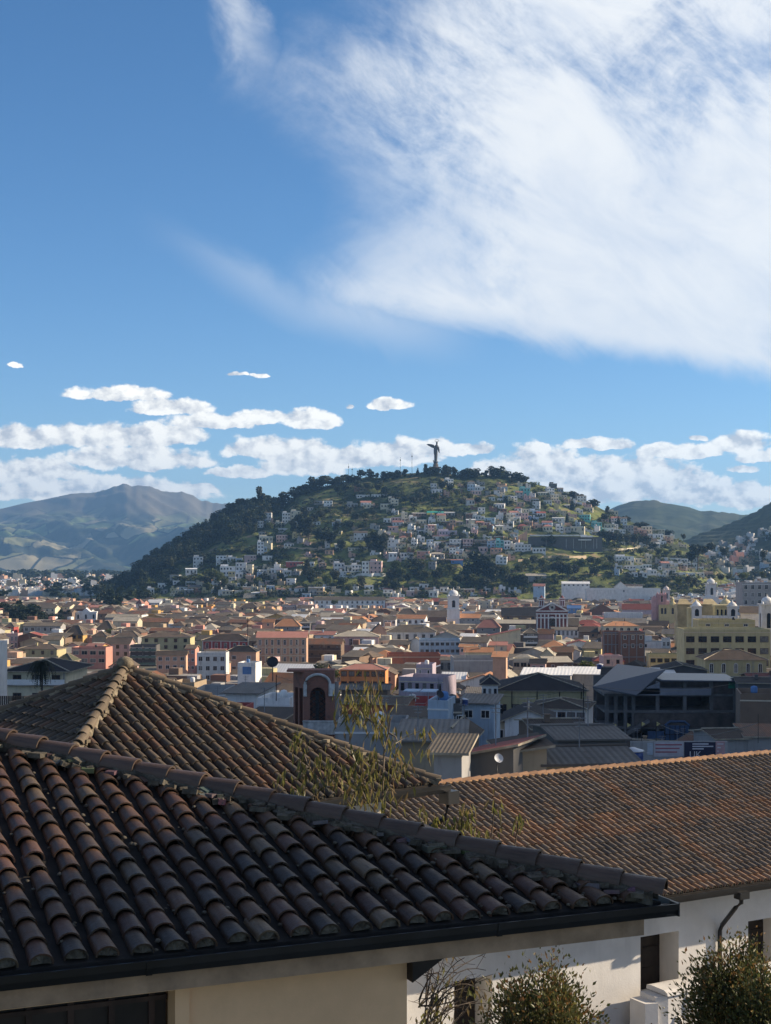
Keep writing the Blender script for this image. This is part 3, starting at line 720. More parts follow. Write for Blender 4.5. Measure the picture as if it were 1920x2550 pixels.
for k_, (rx, rz_) in enumerate(((.17, .27), (.1, .18))):
    ring = [INV @ Vector((ta + .62 + rx * (math.cos(a) if math.cos(a) > 0 else math.cos(a) * .45), -.11, ztop - .38 + rz_ * math.sin(a))) for a in [2 * math.pi * i / 18 for i in range(19)]]
    mb.tube(ring, .03, 6)
mb.build('scroll_relief', M_white, root)
mb = MB(); arch = [INV @ Vector((ta + .3 + .13 * math.cos(a), -.108, ztop - .78 + .2 * math.sin(a))) for a in [math.pi * i / 10 for i in range(11)]] 
arch = [INV @ Vector((ta + .43, -.108, ztop - 2)),] + arch + [INV @ Vector((ta + .17, -.108, ztop - 2))]
mb.tube(arch, .035, 6); mb.build('niche_moulding', M_white, root)

# added block, unseen to the right, placed to shade the foreground roof
mb = MB(); root = tag(empty('shade_wing', (27, 16.5, g(0, 16))), 'tall white block added out of view to shade the nearest roof', 'building')
mb.box(-4, 5, -6.4, 5.2, -1, 18.5); mb.build('wall', M_white, root)
mb = MB(); mb.solid([[(-4.6, -7, 18.5), (5.6, -7, 18.5), (5.6, -.6, 20), (-4.6, -.6, 20)], [(-4.6, -.6, 20), (5.6, -.6, 20), (5.6, 5.8, 18.5), (-4.6, 5.8, 18.5)]], .2)
mb.build('roof', mat('terracotta', (0.28, 0.12, 0.06), .85, .3, 2), root)

# ------------------------------------------------------------------ houses of the town
WALL = {'white': (0.70, 0.69, 0.67), 'cream': (0.62, 0.55, 0.40), 'pale yellow': (0.60, 0.50, 0.26), 'ochre': (0.52, 0.33, 0.12), 'peach': (0.58, 0.36, 0.25), 'salmon': (0.55, 0.27, 0.21),
        'pink': (0.58, 0.40, 0.37), 'terracotta': (0.36, 0.13, 0.08), 'brick': (0.22, 0.12, 0.085), 'grey': (0.34, 0.33, 0.32), 'dark grey': (0.13, 0.125, 0.12), 'brown': (0.20, 0.14, 0.10),
        'lilac': (0.42, 0.36, 0.42), 'pale blue': (0.42, 0.52, 0.62), 'blue': (0.12, 0.24, 0.48), 'turquoise': (0.16, 0.46, 0.44), 'green': (0.25, 0.36, 0.22), 'red': (0.38, 0.08, 0.07), 'tan': (0.40, 0.31, 0.21), 'orange': (0.62, 0.27, 0.10), 'olive yellow': (0.47, 0.42, 0.24)}
def wallm(n): return mat(n.replace(' ', '_') + '_wall', WALL[n], .92, .10, .35, 6, dirt=0.6 if n not in ('brick', 'brown') else .2, rnd=.22)
ROOF = {'brown': ((0.115, 0.090, 0.070), (0.155, 0.118, 0.088), (0.20, 0.155, 0.115)), 'dark brown': ((0.05, 0.04, 0.034), (0.07, 0.053, 0.043), (0.095, 0.07, 0.055)), 'grey brown': ((0.115, 0.098, 0.08), (0.15, 0.125, 0.095), (0.20, 0.165, 0.125)),
        'orange': ((0.40, 0.19, 0.095), (0.45, 0.22, 0.115), (0.34, 0.165, 0.09)), 'salmon': ((0.36, 0.165, 0.13), (0.40, 0.19, 0.15), (0.31, 0.145, 0.115)), 'red': ((0.26, 0.075, 0.06), (0.29, 0.09, 0.07), (0.22, 0.065, 0.055)), 'rusty': ((0.2, 0.09, 0.05), (0.13, 0.085, 0.06), (0.24, 0.13, 0.08)),
        'black': ((0.022, 0.022, 0.026), (0.032, 0.03, 0.033), (0.042, 0.04, 0.04)), 'mossy': ((0.075, 0.08, 0.045), (0.10, 0.098, 0.058), (0.125, 0.11, 0.075)), 'beige': ((0.36, 0.32, 0.25), (0.42, 0.375, 0.295), (0.30, 0.275, 0.22))}
def roofm(n):
    if n in ROOF: return roofmat(n.replace(' ', '_') + '_roof', *ROOF[n])
    if n == 'white': return roofmat('white_sheet_roof', (0.62, 0.62, 0.60), (0.70, 0.69, 0.67), (0.52, 0.51, 0.49), .9, .6, .12)
    if n == 'grey': return roofmat('grey_sheet_roof', (0.15, 0.135, 0.12), (0.19, 0.175, 0.155), (0.13, 0.10, 0.08), .5, .85, .3)
    if n == 'blue': return roofmat('blue_sheet_roof', (0.1, 0.2, 0.42), (0.13, 0.25, 0.5), (0.2, 0.3, 0.5), .5, .6, .12)
    return mat('flat_roof_' + n.replace(' ', '_'), WALL.get(n, (.3, .29, .27)), .95, .3, .5, 6, dirt=.3)
M_flat = mat('grey_flat_roof', (0.27, 0.25, 0.225), .95, .35, .4, 6)
M_cap = mat('sunlit_ridge_mortar', (0.36, 0.31, 0.235), .95, .3, 1.0)  # mortar caps, colour lightened to show sunlight along ridges and hips
M_pane = mat('dark_window_pane', (0.018, 0.02, 0.026), 0.12, .5, .7, 3, spec=.6)
FRM = {'white': mat('white_frame', (.72, .71, .69), .8, .05, 1), 'wood': mat('brown_frame', (.09, .06, .045), .7, .3, 2), 'cream': mat('cream_frame', (.62, .53, .40), .85, .06, 1), 'grey': mat('grey_frame', (.25, .25, .26), .7, .1, 1)}
WM = {}
M_curt = mat('curtained_pane', (0.16, 0.155, 0.15), 0.3, .5, .9, 3, spec=.6)
def winmesh(w, h, fr, arch=False, cur=False):
    k = (round(w, 2), round(h, 2), fr, arch, cur)
    if k in WM: return WM[k]
    mb = MB(); b = 0.12 if w > .7 else .08; x = w / 2
    if arch:
        n = 8; ins = [(-x, 0)] + [(-x * math.cos(math.pi * i / n), h - x + x * math.sin(math.pi * i / n)) for i in range(n + 1)] + [(x, 0)]
        sc_ = (x + b) / x; outs = [(-x - b, -b)] + [(-(x + b) * math.cos(math.pi * i / n), h - x + (x + b) * math.sin(math.pi * i / n)) for i in range(n + 1)] + [(x + b, -b)]
        m_ = len(ins); vs = [(a, -.07, c) for a, c in outs] + [(a, -.07, c) for a, c in ins] + [(a, .0, c) for a, c in outs] + [(a, .02, c) for a, c in ins]
        fs = []
        for i in range(m_):
            j = (i + 1) % m_; fs += [(i, j, m_ + j, m_ + i), (2 * m_ + i, 2 * m_ + j, j, i)]
        mb.add(vs, fs, 0); mb.add([(a, -.02, c) for a, c in ins], [tuple(range(m_))], 1)
        mb.box(-.04, .04, -.05, -.021, 0, h, 0)
    else:
        mb.box(-x - b, -x, -.07, .02, -b, h + b, 0); mb.box(x, x + b, -.07, .02, -b, h + b, 0); mb.box(-x, x, -.07, .02, h, h + b, 0); mb.box(-x - b * .3, x + b * .3, -.11, .02, -b - .002, 0, 0)
        mb.add([(-x, -.02, 0), (x, -.02, 0), (x, -.02, h), (-x, -.02, h)], [(0, 1, 2, 3)], 1)
        if w > .8: mb.box(-.03, .03, -.05, -.021, 0, h, 0)
        if h > 1.5: mb.box(-x, x, -.048, -.022, h * .62, h * .62 + .05, 0)
    WM[k] = mb.mesh('window', [FRM[fr], M_curt if cur else M_pane]); return WM[k]
def front_sheet(mb, pts3, m, uvs): mb.add(pts3, [tuple(range(len(pts3)))], m, [uvs])
def roofmesh(mb, Wd, D, h, rise, typ, ov=.5):
    """roof over the box x in +-Wd/2, y in 0..D, eaves at h; returns ridge lines"""
    a, b, c, d = -Wd / 2 - ov, Wd / 2 + ov, -ov, D + ov; T_ = []; U_ = []; lines = []
    sd = rise * ov / (D / 2); hx = h - sd if typ != 'gaby' else h - rise * ov / (Wd / 2)
    def put(ps, ax):
        T_.append(ps)
        if ax == 'x': U_.append([(p[0], math.hypot(p[1], p[2])) for p in ps])
        else: U_.append([(p[1], math.hypot(p[0], p[2])) for p in ps])
    zr = h + rise; my = D / 2
    if typ == 'gabx':
        put([(a, c, hx), (b, c, hx), (b, my, zr), (a, my, zr)], 'x'); put([(b, d, hx), (a, d, hx), (a, my, zr), (b, my, zr)], 'x'); lines = [((a, my, zr), (b, my, zr))]
    elif typ == 'gaby':
        put([(a, c, hx), (0, c, zr), (0, d, zr), (a, d, hx)][::-1], 'y'); put([(b, d, hx), (0, d, zr), (0, c, zr), (b, c, hx)][::-1], 'y'); lines = [((0, c, zr), (0, d, zr))]
        T_[-2] = [(a, c, hx), (0, c, zr), (0, d, zr), (a, d, hx)]; U_[-2] = [(p[1], math.hypot(p[0], p[2])) for p in T_[-2]]
        T_[-1] = [(0, c, zr), (b, c, hx), (b, d, hx), (0, d, zr)]; U_[-1] = [(p[1], math.hypot(p[0], p[2])) for p in T_[-1]]
    elif typ == 'hip':
        q = min(my + ov, Wd / 2 + ov) * .96
        if Wd >= D:
            r0, r1 = (a + q, my, zr), (b - q, my, zr)
        else: r0, r1 = (0, c + q, zr), (0, d - q, zr)
        if Wd >= D:
            put([(a, c, hx), (b, c, hx), r1, r0], 'x'); put([(b, d, hx), (a, d, hx), r0, r1], 'x'); put([(b, c, hx), (b, d, hx), r1], 'y'); put([(a, d, hx), (a, c, hx), r0], 'y')
            lines = [(r0, r1), ((a, c, hx), r0), ((a, d, hx), r0), ((b, c, hx), r1), ((b, d, hx), r1)]
        else:
            put([(a, c, hx), (b, c, hx), r0], 'x'); put([(b, d, hx), (a, d, hx), r1], 'x'); put([(b, c, hx), (b, d, hx), r1, r0], 'y'); put([(a, d, hx), (a, c, hx), r0, r1], 'y')
            lines = [(r0, r1), ((a, c, hx), r0), ((a, d, hx), r1), ((b, c, hx), r0), ((b, d, hx), r1)]
    elif typ == 'shed':
        put([(a, c, h), (b, c, h), (b, d, zr), (a, d, zr)], 'x')
    elif typ == 'shedr':      # rises to the right
        put([(a, c, h), (b, c, zr), (b, d, zr), (a, d, h)], 'y')
    elif typ == 'shedl':
        put([(a, c, zr), (b, c, h), (b, d, h), (a, d, zr)], 'y')
    mb.solid(T_, .16, 0, 1, U_); return lines
def h_rand(): return random.random()
OCC = []            # footprints taken: (x, y, radius)
HOUSES = []         # for labels: dicts
def house(px0, px1, pe, pr, h=8.0, typ='hip', wall='white', roof='brown', win=(0, 0), label=None, D=None, rz=None, fr='white', ww=1.0, wh=1.35, arch=False, side=0, y=None, name='house', cat='house', ov=.5, caps_=True, st=3.1, extra=None, z0=None, lit=None, top_off=1.0):
    y = solve_y(pe, h) if y is None else y
    ze = Z(pe, y); Wd = (px1 - px0) / F * y; xc = X((px0 + px1) / 2, y); zg = g(xc, y) if z0 is None else z0
    hh = ze - zg
    if D is None: D = min(max(Wd * .62, 7.0), 13.0)
    rz = random.uniform(-.2, -.05) if rz is None else R(rz)
    rise = 0.0
    if typ != 'flat':
        yr = y + (D / 2 if typ in ('gabx', 'hip') else D if typ == 'shed' else 0)
        rise = min(max(Z(pr, yr) - ze, .5), 5.0)
    root = empty(name, (xc, y, zg), rz)
    mb = MB(); a, b = -Wd / 2, Wd / 2
    if typ == 'flat':
        ph = max(.35, min(1.1, 2.5)); q = .22
        mb.box(a, b, 0, D, -3, hh - ph, 0)
        mb.box(a, b, 0, q, hh - ph, hh, 0); mb.box(a, b, D - q, D, hh - ph, hh, 0); mb.box(a, a + q, q, D - q, hh - ph, hh, 0); mb.box(b - q, b, q, D - q, hh - ph, hh, 0)
        mb.add([(a + q, q, hh - ph + .01), (b - q, q, hh - ph + .01), (b - q, D - q, hh - ph + .01), (a + q, D - q, hh - ph + .01)], [(0, 1, 2, 3)], 1)
        if st and hh > 5: mb.box(a - .06, b + .06, -.08, -.002, hh - ph - .1, hh - ph + .1, 2)
    elif typ in ('gabx', 'gaby', 'shed', 'shedr', 'shedl'):
        top = hh - .1
        if typ == 'gabx': f = [(0, top), (D / 2, top + rise), (D, top)]
        if typ in ('gabx',):
            vs = [(a, 0, -3), (a, D, -3), (a, D, top), (a, D / 2, top + rise), (a, 0, top)]; vs += [(b, p[1], p[2]) for p in vs]
            mb.add(vs, [(0, 4, 3, 2, 1), (5, 6, 7, 8, 9), (0, 5, 9, 4), (2, 7, 6, 1), (4, 9, 8, 3), (3, 8, 7, 2)], 0)
        elif typ == 'gaby':
            vs = [(a, 0, -3), (b, 0, -3), (b, 0, top), (0, 0, top + rise), (a, 0, top)]; vs += [(p[0], D, p[2]) for p in vs]
            mb.add(vs, [(0, 1, 2, 3, 4), (5, 9, 8, 7, 6), (1, 6, 7, 2), (0, 4, 9, 5), (2, 7, 8, 3), (4, 3, 8, 9)], 0)
        else:
            zz = {'shed': (top, top, top + rise, top + rise), 'shedr': (top, top + rise, top + rise, top), 'shedl': (top + rise, top, top, top + rise)}[typ]
            vs = [(a, 0, -3), (b, 0, -3), (b, D, -3), (a, D, -3), (a, 0, zz[0]), (b, 0, zz[1]), (b, D, zz[2]), (a, D, zz[3])]
            mb.add(vs, [(0, 3, 2, 1), (4, 5, 6, 7), (0, 1, 5, 4), (1, 2, 6, 5), (2, 3, 7, 6), (3, 0, 4, 7)], 0)
    else: mb.box(a, b, 0, D, -3, hh - .02, 0)
    wm = wallm(wall)
    mb.build('wall', [wm, M_flat, FRM['cream'] if wall not in ('white', 'grey', 'pale blue') else FRM['white']], root)
    if typ != 'flat':
        mb = MB(); lines = roofmesh(mb, Wd, D, hh, rise, typ, ov)
        if caps_:
            for p, q in lines: mb.tube([Vector(p) + Vector((0, 0, .03)), Vector(q) + Vector((0, 0, .03))], .13, 5, 1)
        mb.build('roof', [roofm(roof), M_cap if roof in ROOF else roofm(roof)], root)
    if y < 760 and h_rand() < .55:
        ax_, ay_ = random.uniform(a * .7, b * .7), D * random.uniform(.45, .6); az_ = hh + rise * .6; L_ = random.uniform(1.6, 3.2); mb = MB(); mb.tube([(ax_, ay_, az_ - 1), (ax_, ay_, az_ + L_)], .045, 4)
        for q_ in range(3): mb.box(ax_ - .5 + .1 * q_, ax_ + .5 - .1 * q_, ay_ - .03, ay_ + .03, az_ + L_ - .12 - .28 * q_, az_ + L_ - .07 - .28 * q_)
        mb.build('aerial', FRM['grey'], root)
    if y < 760 and typ == 'flat' and h_rand() < .6:
        ax_ = random.uniform(a * .6, b * .5); mb = MB(); mb.lathe([(.5, 0), (.55, .1), (.55, .9), (.45, 1.05), (.15, 1.15)], (ax_, D * .5, hh - .3), 10); mb.build('roof_tank', random.choice((wallm('blue'), FRM['white'], M_blk)), root)
    elif y < 760 and typ in ('hip', 'gabx') and h_rand() < .3:
        ax_ = random.uniform(a * .6, b * .6); mb = MB(); mb.box(ax_ - .3, ax_ + .3, D * .3, D * .3 + .6, hh, hh + rise + .6); mb.box(ax_ - .38, ax_ + .38, D * .3 - .08, D * .3 + .68, hh + rise + .602, hh + rise + .72); mb.build('chimney', wm, root)
    if label is None and hh > 4.5 and h_rand() < .45:
        aw = random.uniform(2.5, max(2.6, Wd * .45)); ad = random.uniform(1.6, 3.2); ah = hh * random.uniform(.45, .7); ax_ = random.choice((a + .1, b - aw - .1)); mb = MB()
        mb.box(ax_, ax_ + aw, -ad, -.003, -3, ah, 0); mb.add([(ax_ - .2, -ad - .3, ah), (ax_ + aw + .2, -ad - .3, ah), (ax_ + aw + .2, -.004, ah + .7), (ax_ - .2, -.004, ah + .7), (ax_ - .2, -ad - .3, ah + .12), (ax_ + aw + .2, -ad - .3, ah + .12), (ax_ + aw + .2, -.004, ah + .82), (ax_ - .2, -.004, ah + .82)], [(0, 3, 2, 1), (4, 5, 6, 7), (0, 1, 5, 4), (1, 2, 6, 5), (0, 4, 7, 3)], 1)
        mb.build('annex', [random.choice((wm, wallm('grey'), wallm('brick'), wallm('white'))), random.choice((roofm('grey'), roofm('rusty'), roofm('beige'), roofm('white')))], root)
    nc, nr = win
    if nc and nr:
        mes = [winmesh(ww, wh, fr, arch), winmesh(ww, wh, fr, arch, True)]
        for r_ in range(nr):
            zc = hh - top_off - wh - r_ * st - (0 if typ != 'flat' else .5)
            if zc < .2: break
            for c_ in range(nc):
                if label is None and random.random() < .15: continue
                me = mes[random.random() < .22]
                inst('window', me, root, (lerp(a, b, (c_ + .5) / nc), -.004, zc))
            me = mes[0]
            for c_ in range(side):
                sgn = 1 if xc < 0 else -1
                inst('window', me, root, (sgn * (Wd / 2 + .004), D * (c_ + .5) / side, zc), R(90) * sgn)
    OCC.append((xc, y + D / 2, max(Wd, D) * .5 + 1))
    HOUSES.append(dict(o=root, px=(px0 + px1) / 2, py=pe, w=px1 - px0, wall=wall, roof=roof, typ=typ, win=win, label=label, cat=cat, y=y, nr=nr))
    if extra: extra(root, Wd, D, hh)
    return root
def balconies(n=2, st=3.0, col=None, y_=-1.3):
    def f(root, Wd, D, hh):
        for i in range(n):
            z = hh - 2.6 - i * st
            mb = MB(); mb.box(-Wd / 2, Wd / 2, y_, -.002, z - .18, z, 0); mb.box(-Wd / 2, Wd / 2, y_, y_ + .08, z + .001, z + .95, 1)
            for q in range(3): x = lerp(-Wd / 2 + .12, Wd / 2 - .12, q / 2); mb.box(x - .1, x + .1, y_ + .1, y_ + .3, z + .002, z + 2.4, 0)
            mb.build('balcony', [M_flat, col or FRM['white']], root)
    return f
def trims(n, ph=3.4, col='cream'):
    """pilasters and string courses on the front"""
    def f(root, Wd, D, hh):
        mb = MB()
        for i in range(n + 1): x = lerp(-Wd / 2 + .15, Wd / 2 - .15, i / n); mb.box(x - .16, x + .16, -.12, -.003, 0, hh - .3, 0)
        for k in range(3): z = hh - .5 - k * ph; mb.box(-Wd / 2 - .05, Wd / 2 + .05, -.16, -.004, z - .16, z + .16, 0)
        mb.build('pilaster_trim', FRM[col], root)
    return f
H = house
# --- left third
H(11,35,1559,1549,8,'hip','red','brown',(2,1),'brick red house with a brown roof at the left end of the town')
H(58,151,1558,1550,9,'gabx','grey','grey brown',(6,1),'pale grey house with a row of six square windows behind brown gables',ww=1.6,wh=1.9,rz=0)
H(15,45,1577,1570,9,'flat','pink','brown',(3,2),'cream pink house with two rows of white arched windows',arch=True,ww=1.0,wh=2.2)
H(161,207,1578,1557,8,'hip','ochre','brown',(3,1),'ochre house with wide windows under a broad brown roof',ww=1.8,wh=1.4,fr='wood')
H(45,104,1583,1575,8,'gaby','brick','red',(0,0),'brick house with a dark red gable beside the arched pink house')
H(50,108,1599,1589,8,'gaby','tan','brown',(0,0),'tan house whose pale edged gable sits below the dark red gable')
H(104,150,1592,1583,7,'gabx','cream','grey brown',(0,0),'cream walled house with a low grey brown roof left of the ochre house')
H(45,144,1615,1604,8,'hip','olive yellow','brown',(4,1),'long low house with a brown hipped roof above the palm tree',fr='wood')
H(137,181,1643,1626,7,'hip','tan','mossy',(2,1),'small house with a mossy green hipped roof beside the palm tree',ww=1.6,wh=1.0)
H(177,265,1612,1606,9,'flat','salmon','',(4,3),'salmon pink apartment house with wide dark windows and cream bands',ww=2.4,wh=1.5,fr='cream',st=3.2)
H(262,324,1601,1587,8.5,'gabx','pink','brown',(3,2),'pale pink house with two rows of three windows, left of the green balconies',ww=1.2,wh=1.4,fr='wood')
H(324,390,1606,1600,9,'flat','dark grey','',(4,3),'grey house with long green balconies and a white sheet awning',extra=balconies(3,2.9,mat('green_railing',(.13,.19,.15),.7,.2,1)),ww=1.3)
H(352,474,1586,1574,9,'hip','olive yellow','brown',(5,2),'big olive yellow house with a brown hipped roof and dark windows',ww=1.4,wh=1.5,fr='wood',top_off=.9,rz=-2)
H(390,463,1630,1620,9,'gabx','peach','dark brown',(4,2),'peach house with a dark roof and two rows of windows below the olive yellow house',ww=1.3,wh=1.3,rz=2)
H(462,486,1614,1606,10,'gabx','salmon','brown',(2,3),'narrow tall salmon house beside the white windowed block',ww=1.0,wh=1.1)
H(285,344,1583,1571,8,'hip','grey','brown',(0,0),'grey house with a pointed brown pyramid roof above the pale pink house')
H(228,266,1583,1572,8,'hip','tan','brown',(0,0),'small house with a brown pyramid roof behind the salmon apartment house')
H(240,280,1563,1546,8,'hip','brown','brown',(0,0),'brown roofed house with a bush growing at its corner')
H(279,343,1546,1536,9,'gabx','cream','beige',(0,0),'long cream house with a pale sunlit roof below the dark wood')
H(351,421,1548,1538,8,'gabx','tan','rusty',(0,0),'long house with a patchy rust brown roof and a cream gable end')
H(262,340,1537,1529,8,'gabx','grey','beige',(0,0),'pale roofed long house nearest the chapel')
H(364,398,1501,1493,8,'shed','white','white',(2,1),'white house with a large pale sheet roof at the foot of the hill',ww=1.6)
H(338,353,1502,1492,9,'hip','white','salmon',(1,1),'small white tower house with a pink roof at the foot of the dark wood')
H(370,445,1571,1563,8,'gabx','brick','rusty',(0,0),'house with a rusty orange roof strip behind the olive yellow house')
H(490,563,1625,1619,12,'flat','white','',(4,3),'white block with three rows of square windows',ww=1.3,wh=1.5,fr='white',rz=-3,st=3.3)
H(502,621,1594,1579,9,'hip','red','dark brown',(5,1),'crimson mansion with white pilasters and a dark hipped roof',ww=1.1,wh=2.4,extra=trims(5,4.2,'white'),top_off=1.4)
H(564,638,1621,1608,9,'hip','peach','black',(2,2),'peach house with a black hipped roof beside the white windowed block',ww=1.5,wh=1.4,top_off=2.0,st=4.2)
H(640,763,1587,1572,13,'gabx','peach','salmon',(8,3),'grand peach palace with white window surrounds and a salmon roof',ww=.95,wh=2.1,extra=trims(6,3.6,'cream'),st=3.6,side=0,rz=0,top_off=1.1)
H(591,637,1650,1644,8,'flat','white','',(0,0),'low white building with a blue sign on its wall',y=430,extra=lambda r,w,d,h:MB.build((lambda m:(m.box(-1.2,1.4,-.06,-.003,h-3.4,h-1.2),m)[-1])(MB()),'sign',wallm('blue'),r))
H(685,747,1558,1540,8,'hip','grey','orange',(3,1),'house with a bright orange hipped roof and dark vents')
H(653,682,1549,1541,8,'gabx','peach','orange',(1,1),'small house with an orange roof and orange wall below the hill')
H(513,527,1510,1501,10,'flat','orange','',(0,0),'tall blank orange wall house catching the sun at the foot of the hill')
H(482,514,1502,1500,9,'flat','brown','white',(0,0),'brown house with a white roof edge beside the tall orange wall')
H(575,612,1498,1492,9,'flat','cream','',(2,1),'cream house with a long sunlit roof slab at the foot of the hill')
H(568,601,1487,1477,9,'gabx','brown','beige',(2,1),'brown house with a beige roof under the trees, left of its twin',z0=-52)
H(606,640,1489,1478,9,'gabx','brown','beige',(1,1),'brown house with a beige roof and bright cream gable',z0=-52)
H(636,692,1487,1478,9,'gabx','brown','beige',(0,0),'long brown house with two pale roofs at the foot of the hill',z0=-52)
H(598,640,1511,1502,9,'hip','tan','brown',(4,1),'tan house with a brown hipped roof and a window row below the cream slab house',fr='wood')
H(574,582,1503,1498,11,'flat','cream','',(0,0),'slim cream stair tower catching the sun')
H(700,735,1507,1501,8,'flat','grey','',(5,1),'grey house with a row of five small windows near the foot of the hill')
# --- centre
H(783,959,1494,1486,10,'gabx','white','grey brown',(14,2),'very long white school with two rows of arches and a grey brown roof',arch=True,ww=1.6,wh=2.3,st=3.6,D=12,rz=0)
H(770,833,1580,1571,8,'gabx','pale blue','salmon',(3,1),'pale blue house with three round topped windows under a salmon roof',arch=True,ww=1.4,wh=1.9)
H(832,943,1584,1571,9,'hip','pink','beige',(4,1),'pale pink hall with four tall white framed windows and a beige roof',ww=1.5,wh=3.0,top_off=1.3,rz=0)
H(766,850,1603,1590,9,'gabx','brown','rusty',(4,2),'derelict brown gallery house with a ragged rusty roof beside the peach palace',extra=balconies(2,3.2,mat('rotten_wood',(.10,.075,.06),.9,.4,2)),fr='wood')
H(726,772,1552,1549,8,'shed','dark grey','grey',(2,1),'dark house with a pale balcony under a thin grey roof',extra=balconies(2,2.8),ww=2.2)
H(847,960,1666,1653,11,'hip','orange','salmon',(6,2),'orange building with a salmon roof, dark windows and an arch',ww=1.5,wh=1.4,fr='wood',top_off=.8,rz=-6)
H(826,850,1674,1670,9,'flat','orange','',(4,1),'bright orange annex with an arcade left of the orange building',arch=True,ww=.7,wh=1.5)
H(925,965,1572,1553,8,'gaby','peach','dark brown',(0,0),'faded orange gable house with painted arches showing through',rz=4)
H(905,945,1550,1546,8,'flat','white','',(0,0),'plain white wall house behind the faded orange gable')
H(963,1085,1572,1556,10,'hip','white','grey brown',(6,1),'large white corner building with tall windows and a long hipped roof',ww=1.4,wh=2.9,top_off=1.6,rz=-3,D=14,fr='grey')
H(985,1058,1540,1530,9,'gabx','white','orange',(5,1),'white building with five arched windows under an orange roof',arch=True,ww=1.5,wh=2.2)
H(955,985,1542,1535,9,'gabx','white','grey brown',(3,1),'white wing with a grey roof joined to the five arched windows',ww=1.5,wh=1.8)
H(1138,1195,1538,1528,9,'gabx','grey','orange',(5,1),'grey walled house with an orange red roof beside the white bell tower',ww=1.4,wh=1.0,fr='white')
H(1019,1050,1597,1588,8,'gaby','white','brown',(0,0),'white gable house in front of the large white corner building')
H(1045,1146,1592,1587,10,'flat','pale blue','',(8,2),'long pale blue building with a row of dark windows',ww=1.3,wh=1.2,fr='grey',rz=0)
H(1078,1144,1586,1572,10,'gaby','grey','grey brown',(0,0),'grey gable behind the long pale blue building')
H(967,1097,1629,1622,10,'flat','terracotta','',(0,0),'big plain terracotta red building with a cream tank and bell gable on its roof',rz=2)
H(1036,1077,1654,1650,14,'flat','lilac','',(2,1),'dull purple tower block with white pipes on its front',ww=.4,wh=3.0,y=372)
H(990,1106,1686,1680,9,'flat','lilac','',(6,1),'long low dull purple building with narrow dark windows',ww=.7,wh=1.6,fr='wood',rz=-20,D=10,y=335)
H(1097,1130,1643,1636,11,'shed','grey','grey brown',(4,1),'grey house with tall dark stains under a lean-to roof',ww=.9,wh=2.4,fr='grey')
H(1130,1268,1637,1634,13,'flat','grey','',(3,1),'big peeling grey blank wall with three small square windows',ww=.7,wh=.8,top_off=4.6,fr='white',rz=3,D=12)
H(1157,1227,1623,1611,8,'gabx','cream','orange',(0,0),'cream house with a broad bright orange roof')
H(1144,1186,1610,1604,8,'gabx','pink','orange',(3,1),'pink house with a narrow orange roof and three windows')
H(1227,1260,1636,1622,8,'shed','peach','orange',(0,0),'small steep orange roof beside the broad bright orange roof',y=420)
H(1250,1343,1532,1506,9,'gabx','brown','black',(3,1),'big barn-like house with a black roof left of the striped church',fr='wood')
H(1413,1446,1514,1507,9,'gabx','blue','blue',(3,1),'bright blue house right of the striped church')
H(1187,1245,1561,1542,8,'hip','grey','salmon',(2,1),'house with a large salmon red hipped roof and cream edges')
H(1216,1296,1584,1566,9,'shedr','cream','red',(0,0),'cream building whose red roof climbs steeply to the right',rz=-4)
H(1210,1262,1606,1597,8,'gabx','cream','salmon',(2,1),'small cream house with a dusky pink roof and two windows',ww=.9)
H(1304,1338,1575,1563,9,'hip','dark grey','grey brown',(1,2),'dark house with two pale balconies under a grey roof',extra=balconies(2,3.0),ww=3)
H(1340,1378,1577,1566,8,'gabx','pink','rusty',(0,0),'patchy pink house with a rusty roof right of the pale balconies')
H(1376,1440,1568,1561,9,'shed','white','grey brown',(6,1),'white house with dark tall windows between white columns',ww=1.0,wh=2.4,top_off=.6,rz=-3)
H(1366,1440,1556,1540,9,'gabx','brown','grey brown',(0,0),'long house with a plain grey brown roof below the striped church')
H(1230,1345,1552,1543,8,'gabx','brown','beige',(0,0),'long house with a wavy beige roof behind the grey balconies')
H(1278,1330,1640,1634,9,'flat','cream','',(3,1),'cream terrace house with a glazed top floor',ww=2.0,wh=1.5,fr='cream')
H(1320,1358,1651,1640,8,'gabx','pink','black',(2,1),'pink house with a black roof beside the cream terrace house')
H(1345,1378,1630,1615,7,'gaby','cream','beige',(2,1),'small cream gable house amid dark roofs',ww=.9)
H(1360,1425,1649,1634,8,'shed','brown','beige',(2,1),'brown house under a wide pale sheet roof',rz=8)
H(1375,1425,1622,1610,7,'gabx','brown','rusty',(0,0),'rusty roofed low house above the wide pale sheet roof')
# --- right third
H(1503,1544,1572,1569,12,'flat','brick','',(0,0),'tall bare brick building divided by grey columns',rz=-4,y=560,extra=trims(4,4.5,'grey'))
H(1546,1606,1573,1572,12,'flat','brick','',(3,2),'bare brick house with pale block windows next to the brick columns',rz=3,y=555,extra=trims(3,4.5,'grey'),fr='white',ww=.9)
H(1504,1592,1558,1547,12,'hip','cream','orange',(5,1),'cream building with five round windows under an orange red roof',arch=True,ww=1.5,wh=1.5,rz=0)
H(1506,1600,1526,1522,9,'flat','white','',(0,0),'long blank white building with a sloping left end',rz=-6)
H(1470,1528,1520,1504,9,'gaby','brick','brown',(0,0),'brown brick gable block left of the long blank white building',rz=-5)
H(1550,1625,1517,1503,10,'gabx','lilac','red',(0,0),'church nave with a dark red roof beside the pink church front')
H(1502,1551,1633,1629,11,'flat','pink','',(2,1),'square pink block with one sunlit edge',ww=.9,wh=1.2,fr='wood',rz=4)
H(1649,1669,1590,1585,12,'flat','white','',(2,1),'slim white stair tower with open windows',ww=1.0,wh=1.6)
